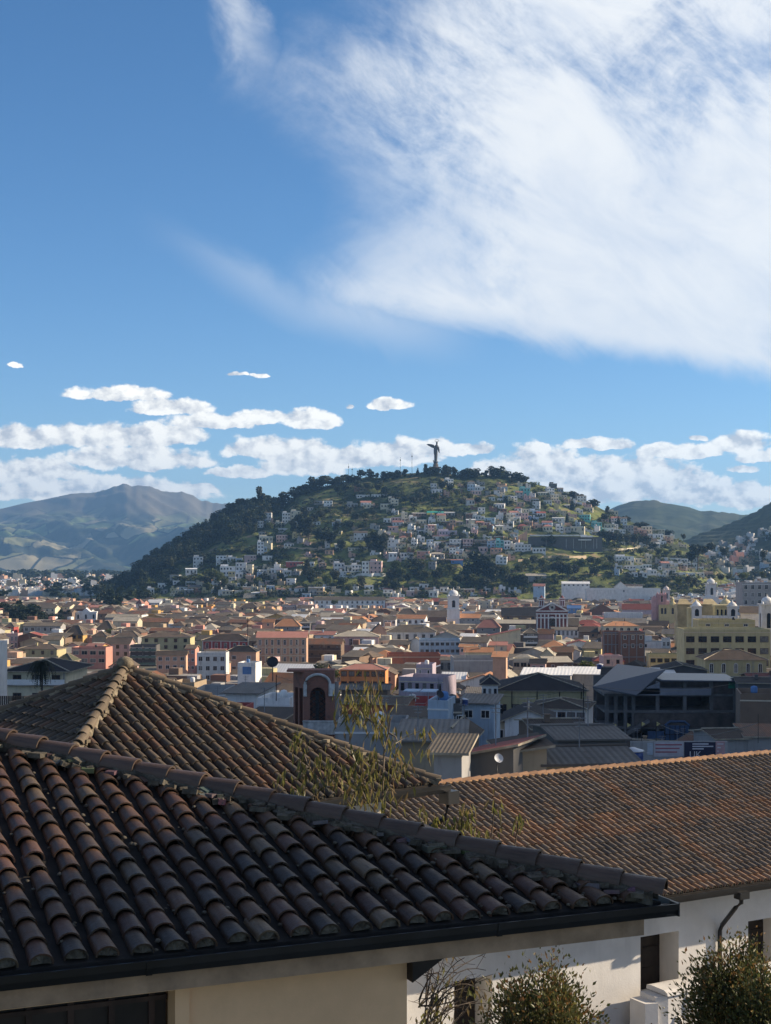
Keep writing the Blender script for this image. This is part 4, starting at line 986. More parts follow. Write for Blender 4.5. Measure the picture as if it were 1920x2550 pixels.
H(1618,1756,1630,1624,11,'flat','pale yellow','',(8,2),'long pale yellow wing with dark window bands',ww=1.6,wh=1.2,fr='wood',st=4.2,rz=-2,D=9)
H(1704,1918,1567,1562,17,'flat','olive yellow','',(7,3),'huge dull yellow building with wide dark windows',ww=2.6,wh=1.8,fr='wood',st=4.0,rz=-1,D=14,top_off=2.0,y=500)
H(1740,1880,1544,1540,12,'flat','pale yellow','',(3,1),'yellow top floors set back behind the huge dull yellow building',ww=1.4,wh=.7,rz=-2,y=535)
H(1757,1908,1641,1618,12,'hip','olive yellow','dark brown',(5,1),'yellow chapel-like house with paired arched windows and a dark hipped roof',arch=True,ww=.9,wh=2.6,top_off=1.3,y=420,D=13,rz=-2)
H(1845,1950,1526,1510,16,'gabx','white','brown',(4,1),'great white church nave with a brown roof and few windows',y=640,D=17,rz=-14,ww=1.3,wh=1.6,top_off=6,fr='wood')
H(1848,1935,1451,1446,26,'flat','grey','',(5,5),'tall pale grey office block with rows of window pairs',y=900,ww=1.8,wh=2.4,st=4.6,fr='white',D=14,rz=3)
H(1800,1898,1510,1506,14,'flat','pale blue','',(6,2),'bluish white lower block in front of the tall office block',y=800,ww=2.2,wh=1.6,rz=2)
H(1462,1645,1465,1461,9,'flat','white','',(1,1),'very long low white hall along the foot of the hill',y=1385,ww=1.2,wh=2.0,D=14,rz=0,z0=-54)
H(1530,1562,1461,1446,12,'gaby','white','beige',(0,0),'white gabled shed rising behind the very long white hall',y=1420,z0=-53)
H(1540,1600,1459,1455,12,'gabx','white','dark brown',(0,0),'white shed with a flat brown roof behind the very long white hall',y=1432,z0=-53)
H(1310,1360,1434,1428,9,'shed','grey','beige',(5,1),'grey school shed with a large pale flat roof below the trees',y=1500,z0=-30,D=12)
H(1328,1356,1459,1453,8,'gabx','pale blue','salmon',(1,1),'pale blue house with a pink roof below the grey school shed',y=1440,z0=-53)
H(1400,1468,1453,1448,9,'gabx','white','white',(6,1),'white villa with a green tinted base at the foot of the hill',y=1420,z0=-53,ww=1.6)
H(1296,1340,1484,1478,9,'gabx','brick','orange',(0,0),'brick house with a long orange roof, left of the striped church')
H(1372,1403,1482,1476,9,'gabx','tan','orange',(2,1),'tan house with an orange roof above the striped church')
H(1190,1222,1497,1489,10,'flat','cream','',(2,2),'cream house with a sunlit right wall near the foot of the hill')
H(1075,1095,1497,1489,8,'gabx','dark grey','red',(0,0),'dark house with a deep red roof just left of the white bell tower')
H(1050,1072,1508,1500,8,'gaby','cream','brown',(0,0),'little cream gable left of the white bell tower')
H(990,1035,1527,1515,9,'hip','white','brown',(0,0),'square white house with a low brown roof behind the orange arched building')
H(1036,1112,1535,1520,8,'gabx','brown','brown',(0,0),'long brown roof stretching to the foot of the white bell tower')
H(1150,1185,1523,1514,8,'flat','white','',(4,1),'cluttered white rooftop house right of the white bell tower')
# --- dark quarter in front
H(17,165,1668,1640,13,'hip','cream','black',(3,3),'white and cream house with a wide black hipped roof behind the palm tree',y=262,D=14,rz=-4,ov=1.0,fr='wood',ww=1.3,wh=1.6,st=3.2,extra=balconies(1,3.0,None,-.9))
H(-80,-6,1600,1590,18,'flat','white','',(0,0),'plain white wall of a tall house at the left edge beside the palm tree',y=235,rz=0,D=6)
H(1237,1460,1718,1676,11,'hip','olive yellow','black',(7,1),'long pale green convent with black downpipes and a huge black roof',y=318,D=20,ww=1.3,wh=2.2,top_off=3.2,fr='wood',rz=-2,extra=lambda r,w,d,h:[MB.build((lambda m:(m.tube([(x,-.5,h-.1),(x,-.12,h-.9),(x,-.12,h-6)],.1,5),m)[-1])(MB()),'downpipe',M_blk,r) for x in (-w*.33,-w*.05,w*.2,w*.44)])
H(1200,1240,1703,1682,12,'hip','white','black',(3,1),'white end house with a black roof left of the long convent',y=312,D=10,ww=.6)
H(1315,1458,1763,1738,10,'hip','white','dark brown',(6,1),'white row house with a low dark brown roof in front of the convent',y=255,D=12,ww=1.1,wh=2.4,top_off=.8,fr='wood',rz=-14)
H(1257,1375,1791,1766,9,'gaby','white','black',(0,0),'white gable house with a satellite dish and a blank end wall',y=205,D=11,rz=-6)
H(1225,1262,1800,1786,8,'shedl','cream','black',(1,2),'stepped side wing with balconies attached to the white gable house',y=206,D=9)
H(1145,1230,1750,1746,8,'shed','pale blue','grey',(2,1),'pale blue rooftop house with a blue water drum',y=190,D=7,ww=1.0,wh=.9)
H(1065,1116,1744,1742,9,'flat','pale blue','',(0,0),'weathered bluish blank wall between dark roofs',y=178,D=6)
H(1116,1150,1752,1748,9,'flat','dark grey','',(2,1),'dark grey house right of the weathered bluish wall',y=182,D=7)
H(1000,1145,1842,1802,6,'shed','tan','grey',(0,0),'shed with a broad dull grey sheet roof',y=128,D=11,rz=-4,ov=.7)
H(1085,1165,1838,1812,6,'gaby','brown','dark brown',(0,0),'dark gable house with a blue skylight sheet beside the grey shed',y=134,D=9,rz=-10)
H(1145,1282,1884,1846,5,'shedr','dark grey','red',(0,0),'open shed with a dull red metal roof',y=98,D=5,rz=-24)
H(1358,1585,1896,1858,6,'gabx','tan','grey',(0,0),'tan walled shed with a grey corrugated roof behind the tiled ridge',y=100,D=7,rz=8)
H(1262,1362,1872,1862,6,'shedr','tan','dark brown',(0,0),'low tan block wall house left of the grey corrugated roof',y=99,D=6,rz=4)
H(1390,1560,1838,1816,7,'gabx','dark grey','grey',(0,0),'dull grey roofed workshop behind the grey corrugated roof',y=140,D=12,rz=6)
H(1330,1460,1812,1796,7,'gabx','brown','dark brown',(0,0),'low house with a dark brown roof and pale skylights',y=165,D=9,rz=6)
H(1785,1862,1836,1814,7,'gabx','grey','dark brown',(0,0),'grey cottage with a mossy dark brown roof behind the banner wall',y=172,D=8,rz=8)
H(1862,1960,1833,1806,7,'shed','grey','rusty',(0,0),'cottage with a rusty brown lean-to roof near the right edge',y=172,D=8)
H(1845,1960,1728,1722,11,'flat','brown','',(0,0),'big bare brown block wall right of the unfinished concrete building',y=235,D=10)
H(1840,1950,1700,1690,12,'gabx','dark grey','black',(0,0),'dark roofed house above the bare brown block wall',y=290,D=14)
H(1870,1960,1690,1676,11,'gabx','brown','red',(0,0),'house with a dull red roof near the right edge',y=340,D=12)
H(1640,1760,1668,1655,11,'gaby','dark grey','black',(0,0),'dark gabled house behind the unfinished concrete building',y=345,D=12)
H(1500,1590,1684,1662,11,'gabx','tan','black',(2,1),'tan house with a black roof left of the white sheet roof',y=330,D=12,fr='white')
H(1590,1680,1680,1667,11,'shed','dark grey','white',(0,0),'house with a bright white sheet roof above the unfinished concrete building',y=335,D=14)
H(1300,1420,1680,1668,9,'shed','grey','white',(0,0),'market shed with a large white sheet roof, nearer of two',y=365,D=16)
H(1380,1500,1678,1662,9,'shed','grey','white',(0,0),'market shed with a long white sheet roof, beside the square pink block',y=380,D=18)
H(560,640,1725,1700,9,'shed','white','grey',(0,0),'white building under a wide grey sheet roof left of the brick arch tower',y=250,D=14,ov=.8)
H(640,722,1738,1725,8,'flat','white','',(1,1),'white low house with a black pole left of the brick arch tower',y=225,D=9)
H(505,600,1765,1755,8,'flat','red','',(0,0),'dark red walled house behind the pyramid roof',y=200,D=9)
H(480,560,1718,1712,9,'flat','grey','',(3,1),'grey roof terrace house with pale parapets above the dark red wall',y=285,D=12)
H(420,485,1700,1696,9,'flat','tan','',(2,1),'tan terrace house with sunlit canopies behind the pyramid roof',y=330,D=10)
H(600,700,1790,1770,8,'shed','brown','dark brown',(0,0),'brown shed with a dark roof at the foot of the brick arch tower',y=180,D=9)
H(850,965,1716,1708,9,'gabx','brown','grey',(0,0),'grey roofed house with a pale wall strip right of the brick arch tower',y=275,D=10)
H(935,1060,1752,1748,8,'flat','red','',(0,0),'dark rooftop terrace with bluish white canopies',y=215,D=12,extra=lambda r,w,d,h:[MB.build((lambda m:(m.box(x,x+2.3,1,5,h+1.6,h+1.72),m.tube([(x+1,3,h-1),(x+1,3,h+1.6)],.06,5),m)[-1])(MB()),'canopy',wallm('pale blue'),r) for x in (0.2,2.7)])
H(835,1010,1800,1792,7,'flat','grey','',(0,0),'long weathered bluish parapet wall behind the leafy sapling',y=160,D=8)
H(960,1110,1785,1772,8,'shed','pink','brown',(0,0),'low pinkish house with a brown lean-to roof above the long bluish parapet',y=186,D=8)
H(850,1010,1750,1745,8,'gabx','terracotta','brown',(0,0),'rust coloured wall house between the brick arch tower and the rooftop terrace',y=200,D=8)
H(1080,1150,1872,1862,5,'shed','grey','grey brown',(0,0),'little grey block hut beside the open red shed',y=92,D=5)

# ------------------------------------------------------------------ landmarks and single things in the town
THINGS = []
def spot(px, y, h=0): x = X(px, y); return (x, y, g(x, y) + h)
def thing(name, label, cat, loc, rz=0.0, group=None):
    o = tag(empty(name, loc, R(rz)), label, cat, group); OCC.append((loc[0], loc[1] + 4, 6)); return o
def part(name, m, root, fn):
    mb = MB(); fn(mb); return mb.build(name, m, root)
MWh, MBur, MCre, MPk, MYe, MBk = wallm('white'), mat('burgundy_wall', (.17, .055, .05), .9, .15, .5), wallm('cream'), wallm('pink'), wallm('pale yellow'), wallm('brick')
DOME = [(1, 0), (1.02, .12), (.97, .35), (.84, .62), (.62, .86), (.34, 1.03), (.12, 1.1), (.12, 1.24), (.2, 1.3), (.05, 1.42), (.03, 1.7)]
def dome(mb, c, r, m=0, seg=16, k=1.0): mb.lathe([(a * r, b * r * k) for a, b in DOME], c, seg, m)
def arch_hole(mb, x, z, w, h, y, m, n=8):
    pts = [(x - w / 2, y, z)] + [(x - w / 2 * math.cos(math.pi * i / n), y, z + h - w / 2 + w / 2 * math.sin(math.pi * i / n)) for i in range(n + 1)] + [(x + w / 2, y, z)]
    mb.add(pts, [tuple(range(len(pts)))], m)
def belfry(px, y, pbase, ptop, pw, label, m, shape='dome', tiers=2, name='bell_tower', rz=0, h0=None):
    loc = spot(px, y); r = thing(name, label, 'church tower', loc, rz); w = pw / F * y; zt = Z(ptop, y) - loc[2]; zb = 0.0
    hd = w * 1.15; body = zt - hd
    def f(mb):
        mb.box(-w / 2, w / 2, -w / 2, w / 2, -2, body * .62, 0); mb.box(-w * .46, w * .46, -w * .46, w * .46, body * .62 + .35, body - .4, 0)
        for z in (body * .36, body * .62, body - .4): mb.box(-w * .56, w * .56, -w * .56, w * .56, z, z + .35, 0)
        mb.lathe([(w * .40, 0), (w * .40, w * .16), (w * .36, w * .18)], (0, 0, body - .05), 8, 0, a0=R(22.5))
    part('tower_body', m, r, f)
    def wn(mb):
        for s in (0, 90, 180, 270):
            q = MB(); arch_hole(q, 0, body * .68, w * .26, body * .2, -w * .47, 0); q.box(-w * .13, w * .13, -w * .467, -w * .463, body * .42, body * .5, 0)
            mm = Matrix.Rotation(R(s), 4, 'Z'); mb.add([mm @ Vector(p) for p in q.v], q.f, 0)
    part('belfry_opening', M_pane, r, wn)
    part('dome', m, r, lambda mb: (dome(mb, (0, 0, body + w * .12), w * .4, 0, 14, .85), mb.lathe([(w * .12, 0), (w * .1, .4), (w * .05, .9)], (w * .42, -w * .42, body - .05), 6), mb.lathe([(w * .12, 0), (w * .1, .4), (w * .05, .9)], (-w * .42, -w * .42, body - .05), 6)))
    return r
belfry(1129, 940, 1535, 1449, 30, 'tall white square bell tower with a domed top at the foot of the hill', mat('white_tower_stone', (.68, .68, .68), .9, .08, .4, 5, dirt=.2))
belfry(1659, 1180, 1475, 1449, 17, 'small white belfry with a pink tinted dome behind the pink church front', mat('pinkish_white', (.62, .55, .52), .9, .1, .4))
r = belfry(1770, 1150, 1470, 1424, 25, 'white belfry with a slim lantern top beside the long brown church roof', MWh)
part('shoulder_tower', MWh, r, lambda mb: (mb.box(-5, 5, -5, 5, -2, 17.5, 0)))
# striped church
loc = spot(1375, 800); r = thing('striped_church', 'burgundy and white striped church front with a triangular pediment and two towers behind', 'church', loc, -4)
k = 800 / F; zt = Z(1501, 800) - loc[2]; zc = Z(1522, 800) - loc[2]; hw = 39 * k
part('front_wall', MBur, r, lambda mb: (mb.box(-hw, hw, 0, 9, -2, zc, 0), mb.add([(-hw, 0, zc), (hw, 0, zc), (0, 0, zt), (-hw, 9, zc), (hw, 9, zc), (0, 9, zt)], [(0, 1, 2), (5, 4, 3), (1, 4, 5, 2), (3, 0, 2, 5)])))
def trimf(mb):
    for z in (zc, zc - 1.5, zc - 3.6): mb.box(-hw - .3, hw + .3, -.4, -.003, z - .25, z + .35)
    for i in range(9):
        x = lerp(-hw + .4, hw - .4, i / 8)
        if abs(i - 4) > .5: mb.box(x - .35, x + .35, -.3, -.004, -1, zc - 1.8)
    for s in (-1, 1):
        mb.add([(s * hw * 1.05, -.5, zc + .3), (0, -.5, zt + .5), (0, -.5, zt - .5), (s * hw * .9, -.5, zc + .3), (s * hw * 1.05, .3, zc + .3), (0, .3, zt + .5), (0, .3, zt - .5), (s * hw * .9, .3, zc + .3)], [(0, 1, 2, 3), (0, 4, 5, 1), (3, 2, 6, 7), (4, 7, 6, 5)])
    for rr, zz in ((1.5, zc + 2.0), (.95, zc + 2.0)):
        mb.tube([(rr * math.cos(a), -.3, zz + rr * math.sin(a)) for a in [2 * math.pi * i / 16 for i in range(17)]], .22, 5)
    mb.tube([(2.1 * math.cos(a), -.25, zc - 5.2 + 2.1 * math.sin(a)) for a in [math.pi * i / 10 for i in range(11)]], .3, 5)
part('white_trim', MWh, r, trimf)
part('rose_window', M_pane, r, lambda mb: (mb.add([(.9 * math.cos(a), -.05, zc + 2.0 + .9 * math.sin(a)) for a in [2 * math.pi * i / 14 for i in range(14)]], [tuple(range(14))]), arch_hole(mb, 0, zc - 8, 3.2, 4.6, -.06, 0)))
for s, px_ in ((-1, 1351), (1, 1402)):
    zz = Z(1482, 815) - loc[2]; xx = (px_ - 1375) / F * 815; w = 2.6
    q = part('tower', MBur, r, lambda mb: (mb.box(xx - w / 2, xx + w / 2, 12, 12 + w, -2, zz - 1.8), mb.lathe([(w * .5, 0), (w * .45, .5), (w * .25, 1.1), (.1, 1.8)], (xx, 12 + w / 2, zz - 1.8), 8)))
    def tf(mb):
        for z in (zz - 1.9, zz - 6.2, zz - 3.0): mb.box(xx - w * .62, xx + w * .62, 11.7, 12.3 + w, z, z + .5)
        for a in (-.45, 0, .45): mb.box(xx + w * a - .2, xx + w * a + .2, 11.8, 11.99, zz - 5.7, zz - 3.0)
    part('tower_trim', MWh, q, tf)
part('nave_roof', roofm('dark brown'), r, lambda mb: mb.solid([[(-hw, 9.2, zc - .5), (0, 9.2, zt - .8), (0, 34, zt - .8), (-hw, 34, zc - .5)], [(0, 9.2, zt - .8), (hw, 9.2, zc - .5), (hw, 34, zc - .5), (0, 34, zt - .8)]], .3))
# pink church
loc = spot(1643, 880); r = thing('pink_church', 'tall pink church front with twin narrow windows and a cream side chapel', 'church', loc, -6)
k = 880 / F; zt = Z(1480, 880) - loc[2]
def pf(mb):
    mb.box(-19 * k, -8 * k, 0, 6, -2, zt - 2.5); mb.box(-8 * k, 17 * k, .6, 7, -2, zt); mb.box(17 * k, 24 * k, .2, 6, -2, zt - 4)
    mb.add([(-20 * k, -.2, zt - 2.5), (-7 * k, -.2, zt - 2.5), (-13.5 * k, -.2, zt - .6), (-20 * k, 3, zt - 2.5), (-7 * k, 3, zt - 2.5), (-13.5 * k, 3, zt - .6)], [(0, 1, 2), (5, 4, 3), (1, 4, 5, 2), (3, 0, 2, 5), (0, 3, 4, 1)])
    for z in (zt - .4, zt - 5, zt - 9.5): mb.box(-8.5 * k, 17.5 * k, .2, .598, z, z + .5)
    for q in (-6, 1.5, 9, 15.5): mb.box(q * k - .3, q * k + .3, .25, .597, zt - 9, zt - .5)
    for q in (-5, 2, 8, 14): mb.lathe([(.45, 0), (.5, .5), (.15, 1.0), (.1, 1.6)], (q * k, 2, zt), 6)
part('front_wall', mat('rose_pink_wall', (.55, .33, .33), .9, .12, .4, 5), r, pf)
part('window', M_pane, r, lambda mb: [mb.box(q * k - .55, q * k + .55, .3, .59, zt - 4.6, zt - 1.0) for q in (3.4, 7.0)])
def cf(mb):
    mb.box(-3 * k, 44 * k, -5, 0.15, -2, zt - 6.4); mb.box(-4 * k, 45 * k, -5.4, -5.003, zt - 6.6, zt - 6.0)
    mb.lathe([(2.2, 0), (2.1, .3), (1.7, 1.6), (1.0, 2.2), (.9, 3.2), (1.1, 3.4), (.5, 4.2), (.1, 5.2)], (30 * k, -3, zt - 6.4), 12)
part('side_chapel', MYe, r, cf)
part('chapel_window', M_pane, r, lambda mb: [arch_hole(mb, q * k, zt - 11.5, 1.3, 3.6, -5.05, 0) for q in (4, 12, 30)])
# white hillside chapel
loc = spot(214, 1120); r = thing('chapel', 'small white chapel with a steep centre gable and a cross, beside the dark wood', 'chapel', loc, 6)
k = 1120 / F; za = Z(1526, 1120) - loc[2]; zp = Z(1514, 1120) - loc[2]
def ch(mb):
    mb.box(-26 * k, 26 * k, 0, 9, -2, za); mb.box(-27 * k, 27 * k, -.4, 9.4, za + .003, za + .7)
    mb.box(-8 * k, 8 * k, -.6, -.003, -2, za + .7)
    mb.add([(-11 * k, -.6, za + .7), (11 * k, -.6, za + .7), (0, -.6, zp), (-11 * k, 9, za + .7), (11 * k, 9, za + .7), (0, 9, zp)], [(0, 1, 2), (5, 4, 3), (1, 4, 5, 2), (3, 0, 2, 5)])
    for q in (-24, -14, 14, 24): mb.box(q * k - .4, q * k + .4, -.35, -.004, -1, za)
part('wall', MWh, r, ch)
part('cross', MWh, r, lambda mb: (mb.box(-.18, .18, 1, 1.3, zp - .3, zp + 3.2), mb.box(-.9, .9, 1.02, 1.28, zp + 1.8, zp + 2.15)))
part('window', M_pane, r, lambda mb: [arch_hole(mb, q * k, za - 4.6, 1.4, 3.4, -.02 if abs(q) > 9 else -.63, 0) for q in (-19, 19, 0)])
part('side_house', MWh, r, lambda mb: (mb.box(-42 * k, -29 * k, -6, 1, -2, za - 4), mb.box(-37 * k, -33 * k, -5, -2, za - 4, za - 1)))
# cathedral: twin bell towers, dome
loc = spot(1778, 620); r = thing('cathedral', 'yellow and white church with two arched bell towers and a tall yellow dome behind', 'church', loc, -3)
k = 620 / F; zt = Z(1500, 620) - loc[2]; zm = Z(1512, 620) - loc[2]; zb = Z(1536, 620) - loc[2]
part('nave', MYe, r, lambda mb: (mb.box(-40 * k, 62 * k, 2, 16, -2, zb - .4), mb.box(6 * k, 40 * k, 3, 9, zb - .39, zm), mb.box(4 * k, 42 * k, 2.6, 9.4, zm + .003, zm + .8), mb.box(-61 * k, -42 * k, 1.5, 7, -2, zm - .4)))
part('balustrade', MWh, r, lambda mb: mb.box(-42 * k, 64 * k, .9, 1.3, zb - .6, zb + .5))
for q in (-42, 47):
    t_ = part('bell_tower', MWh, r, lambda mb: (mb.box(q * k - 2.0, q * k + 2.0, 0, 4, -2, zm), mb.box(q * k - 2.3, q * k + 2.3, -.3, 4.3, zm + .003, zm + .5), mb.lathe([(1.9, 0), (1.85, .5), (1.2, 1.3), (.4, 1.8), (.2, 2.4)], (q * k, 2, zm + .5), 12)))
    part('belfry_opening', M_pane, t_, lambda mb: arch_hole(mb, q * k, zb + .3, 1.7, 3.0, -.02, 0))
part('window', M_pane, r, lambda mb: [arch_hole(mb, q * k, zb + .4, .8, 2.6, 2.98, 0) for q in (12, 22, 32)])
part('dome', mat('yellow_tiled_dome', (.56, .47, .27), .6, .15, .8), r, lambda mb: (mb.lathe([(3.0, 0), (3.0, 2.6)], (52 * k, 22, zb), 16), dome(mb, (52 * k, 22, zb + 2.4), 3.0, 0, 18, 1.35)))
part('long_roof', mat('yellow_painted_roof', (.45, .36, .2), .85, .25, .25), r, lambda mb: [mb.solid([[(x0, 30, zm + .2), (x1, 30, zm + .2), (x1 - 1.5, 36, zm + 2.4), (x0 + 1.5, 36, zm + 2.4)]], .4) or mb.box(x0, x1, 30.2, 40, -2, zm + .1) for x0, x1 in ((-64 * k, -28 * k), (-27.5 * k, 0), (.5 * k, 40 * k))])
# white church tower at the right edge
belfry(1910, 560, 1525, 1462, 36, 'white church tower with columns cut by the right edge of the picture', MWh)
# brick arch tower
Y = 170.0; loc = spot(779, Y); r = thing('brick_tower', 'old red brick arch tower with a tall barred arched window and white moulding', 'tower', loc, 0)
k = Y / F; zt = Z(1674, Y) - loc[2]; zb = Z(1795, Y) - loc[2]; a0, b0 = (757 - 779) * k, (832 - 779) * k
MBrk, b_, t_ = newmat('old_red_brick'); c_ = t_.nodes.new('ShaderNodeTexCoord'); br = t_.nodes.new('ShaderNodeTexBrick'); mp_ = t_.nodes.new('ShaderNodeMapping'); mp_.inputs['Rotation'].default_value = (R(90), 0, 0)
t_.links.new(c_.outputs['Object'], mp_.inputs[0]); t_.links.new(mp_.outputs[0], br.inputs[0]); br.inputs['Scale'].default_value = 2.0
br.inputs['Color1'].default_value = (.27, .095, .06, 1); br.inputs['Color2'].default_value = (.20, .08, .055, 1); br.inputs['Mortar'].default_value = (.22, .16, .13, 1); br.inputs['Mortar Size'].default_value = .025
t_.links.new(mixc(sstep(.5, .7, fbm(c_.outputs['Object'], 1.2, 6)) * .55, br.outputs[0], (.07, .05, .045)), b_.inputs['Base Color']); b_.inputs['Roughness'].default_value = .95
wx = (791 - 779) * k; ww_ = 39 * k; wz0 = zb; wzh = Z(1712, Y) - loc[2]; pr_ = ww_ / 2
def bt(mb):
    pw = .55
    mb.box(a0, wx - pr_, 0, pw, -3, zt, 0); mb.box(wx + pr_, b0, 0, pw, -3, zt, 0); mb.box(wx - pr_, wx + pr_, 0, pw, -3, wz0, 0)
    n = 10; arc = [(wx - pr_ * math.cos(math.pi * i / n), wzh - pr_ + pr_ * math.sin(math.pi * i / n)) for i in range(n + 1)]
    for i in range(n):
        (p, q), (p2_, q2) = arc[i], arc[i + 1]
        mb.add([(p, 0, q), (p2_, 0, q2), (p2_, 0, zt), (p, 0, zt), (p, pw, q), (p2_, pw, q2), (p2_, pw, zt), (p, pw, zt)], [(0, 1, 2, 3), (7, 6, 5, 4), (0, 4, 5, 1), (3, 2, 6, 7)])
    D = 2.6; ax = (727 - 779) * k
    # side wall running back to the left, with two tall slots
    P0, P1 = Vector((a0, 0, 0)), Vector((ax, D, 0)); dv = P1 - P0
    for s0, s1, z0, z1 in ((0, .12, -3, zt), (.12, .42, -3, zb - 1.4), (.12, .42, zt - 1.9, zt), (.42, .56, -3, zt), (.56, .84, -3, zb - 1.4), (.56, .84, zt - 1.9, zt), (.84, 1, -3, zt)):
        A, B = P0 + dv * s0, P0 + dv * s1; o_ = Vector((.35, .35, 0))
        mb.add([(A.x, A.y, z0), (B.x, B.y, z0), (B.x, B.y, z1), (A.x, A.y, z1), (A.x + .35, A.y + .4, z0), (B.x + .35, B.y + .4, z0), (B.x + .35, B.y + .4, z1), (A.x + .35, A.y + .4, z1)], [(0, 3, 2, 1), (4, 5, 6, 7), (3, 7, 6, 2), (0, 1, 5, 4), (1, 2, 6, 5), (0, 4, 7, 3)])
    mb.box(ax, b0 - .4, D + .2, D + .6, -3, zt - .2); mb.box(b0 - .5, b0, pw + .003, D + .3, -3, zt - .003)
    mb.box(a0 - 2.0, b0, .2, D + .5, zt + .002, zt + .22)
part('brick_wall', MBrk, r, bt)
mst = mat('stained_white_moulding', (.5, .49, .47), .9, .3, 1.5, 6, bump=.3, bscale=8, dirt=.7)
def bm_(mb):
    R1 = ww_ / 2 + .55; zc_ = Z(1706, Y) - loc[2]
    mb.tube([(wx - R1 * 1.02, -.12, zc_ - 1.2), (wx - R1 * 1.02, -.12, zc_)] + [(wx - R1 * math.cos(a), -.12, zc_ + .05 + R1 * .82 * math.sin(a)) for a in [math.pi * i / 12 for i in range(1, 12)]] + [(wx + R1 * 1.02, -.12, zc_), (wx + R1 * 1.02, -.12, zc_ - 1.2)], .17, 6)
    mb.box(a0 - .08, a0 + .34, -.2, -.003, zc_ - 1.3, zc_ + .1); mb.box(b0 - .62, b0 + .1, -.2, -.004, zc_ - 1.25, zc_ + .15)
def sp2(mb): mb.box(a0 - .1, b0 + .1, -.25, -.005, zb - 1.55, zb + .05); mb.box(a0 - .18, b0 + .18, -.32, -.255, zb - .12, zb + .02)
part('arch_moulding', mst, r, bm_); part('sill_panel', mst, r, sp2)
def bars(mb):
    for i in range(-4, 12):
        for s in (1, -1):
            pts = []
            for u in (0, 1):
                x = wx + (u - .5) * ww_; z = wz0 + i * .62 + (u if s > 0 else 1 - u) * 1.35; pts.append((x, .25, z))
            (xa, _, z1), (xb, _, z2) = pts; out = []
            for q in range(9):
                x = lerp(xa, xb, q / 8); z = lerp(z1, z2, q / 8); top = wzh - pr_ + math.sqrt(max(0, pr_ ** 2 - (x - wx) ** 2))
                if wz0 < z < top: out.append((x, .25, z))
            if len(out) > 1: mb.tube(out, .045, 5)
    mb.box(wx - .25, wx + .12, .3, .42, wz0, wzh - .4)
part('window_bars', mat('dark_iron', (.02, .02, .022), .6, .2, 2), r, bars)
part('rear_panel', wallm('grey'), r, lambda mb: mb.box(b0 + .05, b0 + .5, 1.2, 1.5, -2, zt - 1.2))
# unfinished concrete building
Y = 300.0; loc = spot(1660, Y); r = thing('unfinished_building', 'unfinished dark concrete building with open floors under a blue grey sheet roof', 'building', loc, 0)
k = Y / F; q = lambda px: (px - 1660) * k; zz = lambda py: Z(py, Y) - loc[2]
MCon = mat('raw_concrete', (.15, .145, .14), .95, .25, .4, 6, dirt=.4); MBl = mat('weathered_blocks', (.10, .085, .075), .95, .3, .6, 6, dirt=.3)
def fl(mb):
    for py in (1731, 1772, 1812): mb.box(q(1505), q(1838), 0, 16, zz(py) - .25, zz(py) + .25)
    mb.box(q(1570), q(1776), -.3, .5, zz(1729), zz(1715)); mb.box(q(1505), q(1838), 15.5, 16, -3, zz(1697))
    mb.box(q(1570), q(1838), 0, 16, -3, zz(1846))
part('floor_slab', MCon, r, fl)
for i, px_ in enumerate((1512, 1534, 1558, 1578, 1638, 1706, 1772, 1830)):
    part('column', MCon, r, lambda mb: mb.box(q(px_) - .35, q(px_) + .35, .1, .8, -3, zz(1697 if px_ > 1570 else 1728)))
part('parapet_wall', mat('grey_painted_parapet', (.21, .22, .25), .9, .1, .5), r, lambda mb: (mb.box(q(1578), q(1770), -.5, -.303, zz(1731), zz(1714)), mb.add([(q(1570), -.5, zz(1728)), (q(1642), -.5, zz(1728)), (q(1642), -.5, zz(1698)), (q(1570), -.303, zz(1728)), (q(1642), -.303, zz(1728)), (q(1642), -.303, zz(1698))], [(0, 1, 2), (5, 4, 3), (1, 4, 5, 2), (0, 2, 5, 3)])))
part('block_infill', MBl, r, lambda mb: (mb.box(q(1580), q(1770), 9, 9.3, zz(1772), zz(1733)), mb.box(q(1505), q(1570), 11, 11.3, zz(1846), zz(1733)), mb.box(q(1580), q(1838), -.2, .09, zz(1811), zz(1776)), mb.box(q(1776), q(1838), .2, .5, zz(1772), zz(1698))))
def sh(mb):
    mb.solid([[(q(1470), -3.5, zz(1706)), (q(1578), -3.5, zz(1726)), (q(1668), 5, zz(1684) + 1.0), (q(1560), 12, zz(1684) + 1.6)]], .25)
    mb.solid([[(q(1646), -1.2, zz(1692)), (q(1838), -1.2, zz(1694)), (q(1845), 14, zz(1693) + .1), (q(1630), 14, zz(1692) + .3)]], .25)
part('sheet_roof', roofmat('blue_grey_sheet_roof', (.11, .125, .15), (.15, .165, .195), (.095, .10, .115), 1.1, .4, .3, .12), r, sh)
part('shutter', mat('steel_shutter', (.20, .22, .26), .6, .15, .5), r, lambda mb: [mb.box(q(1724 + 25 * i), q(1724 + 25 * i) + 1.25, -.12, -.003 - .2, zz(1846), zz(1816)) for i in range(5)])
part('gate', mat('blue_glazed_gate', (.05, .09, .17), .3, .3, .6), r, lambda mb: (mb.box(q(1655), q(1716), -.4, -.25, zz(1848), zz(1806)), mb.tube([(q(1655), -.33, zz(1806)), (q(1668), -.33, zz(1796)), (q(1704), -.33, zz(1796)), (q(1716), -.33, zz(1806))], .25, 6), mb.box(q(1612), q(1653), -.35, -.22, zz(1846), zz(1820))))
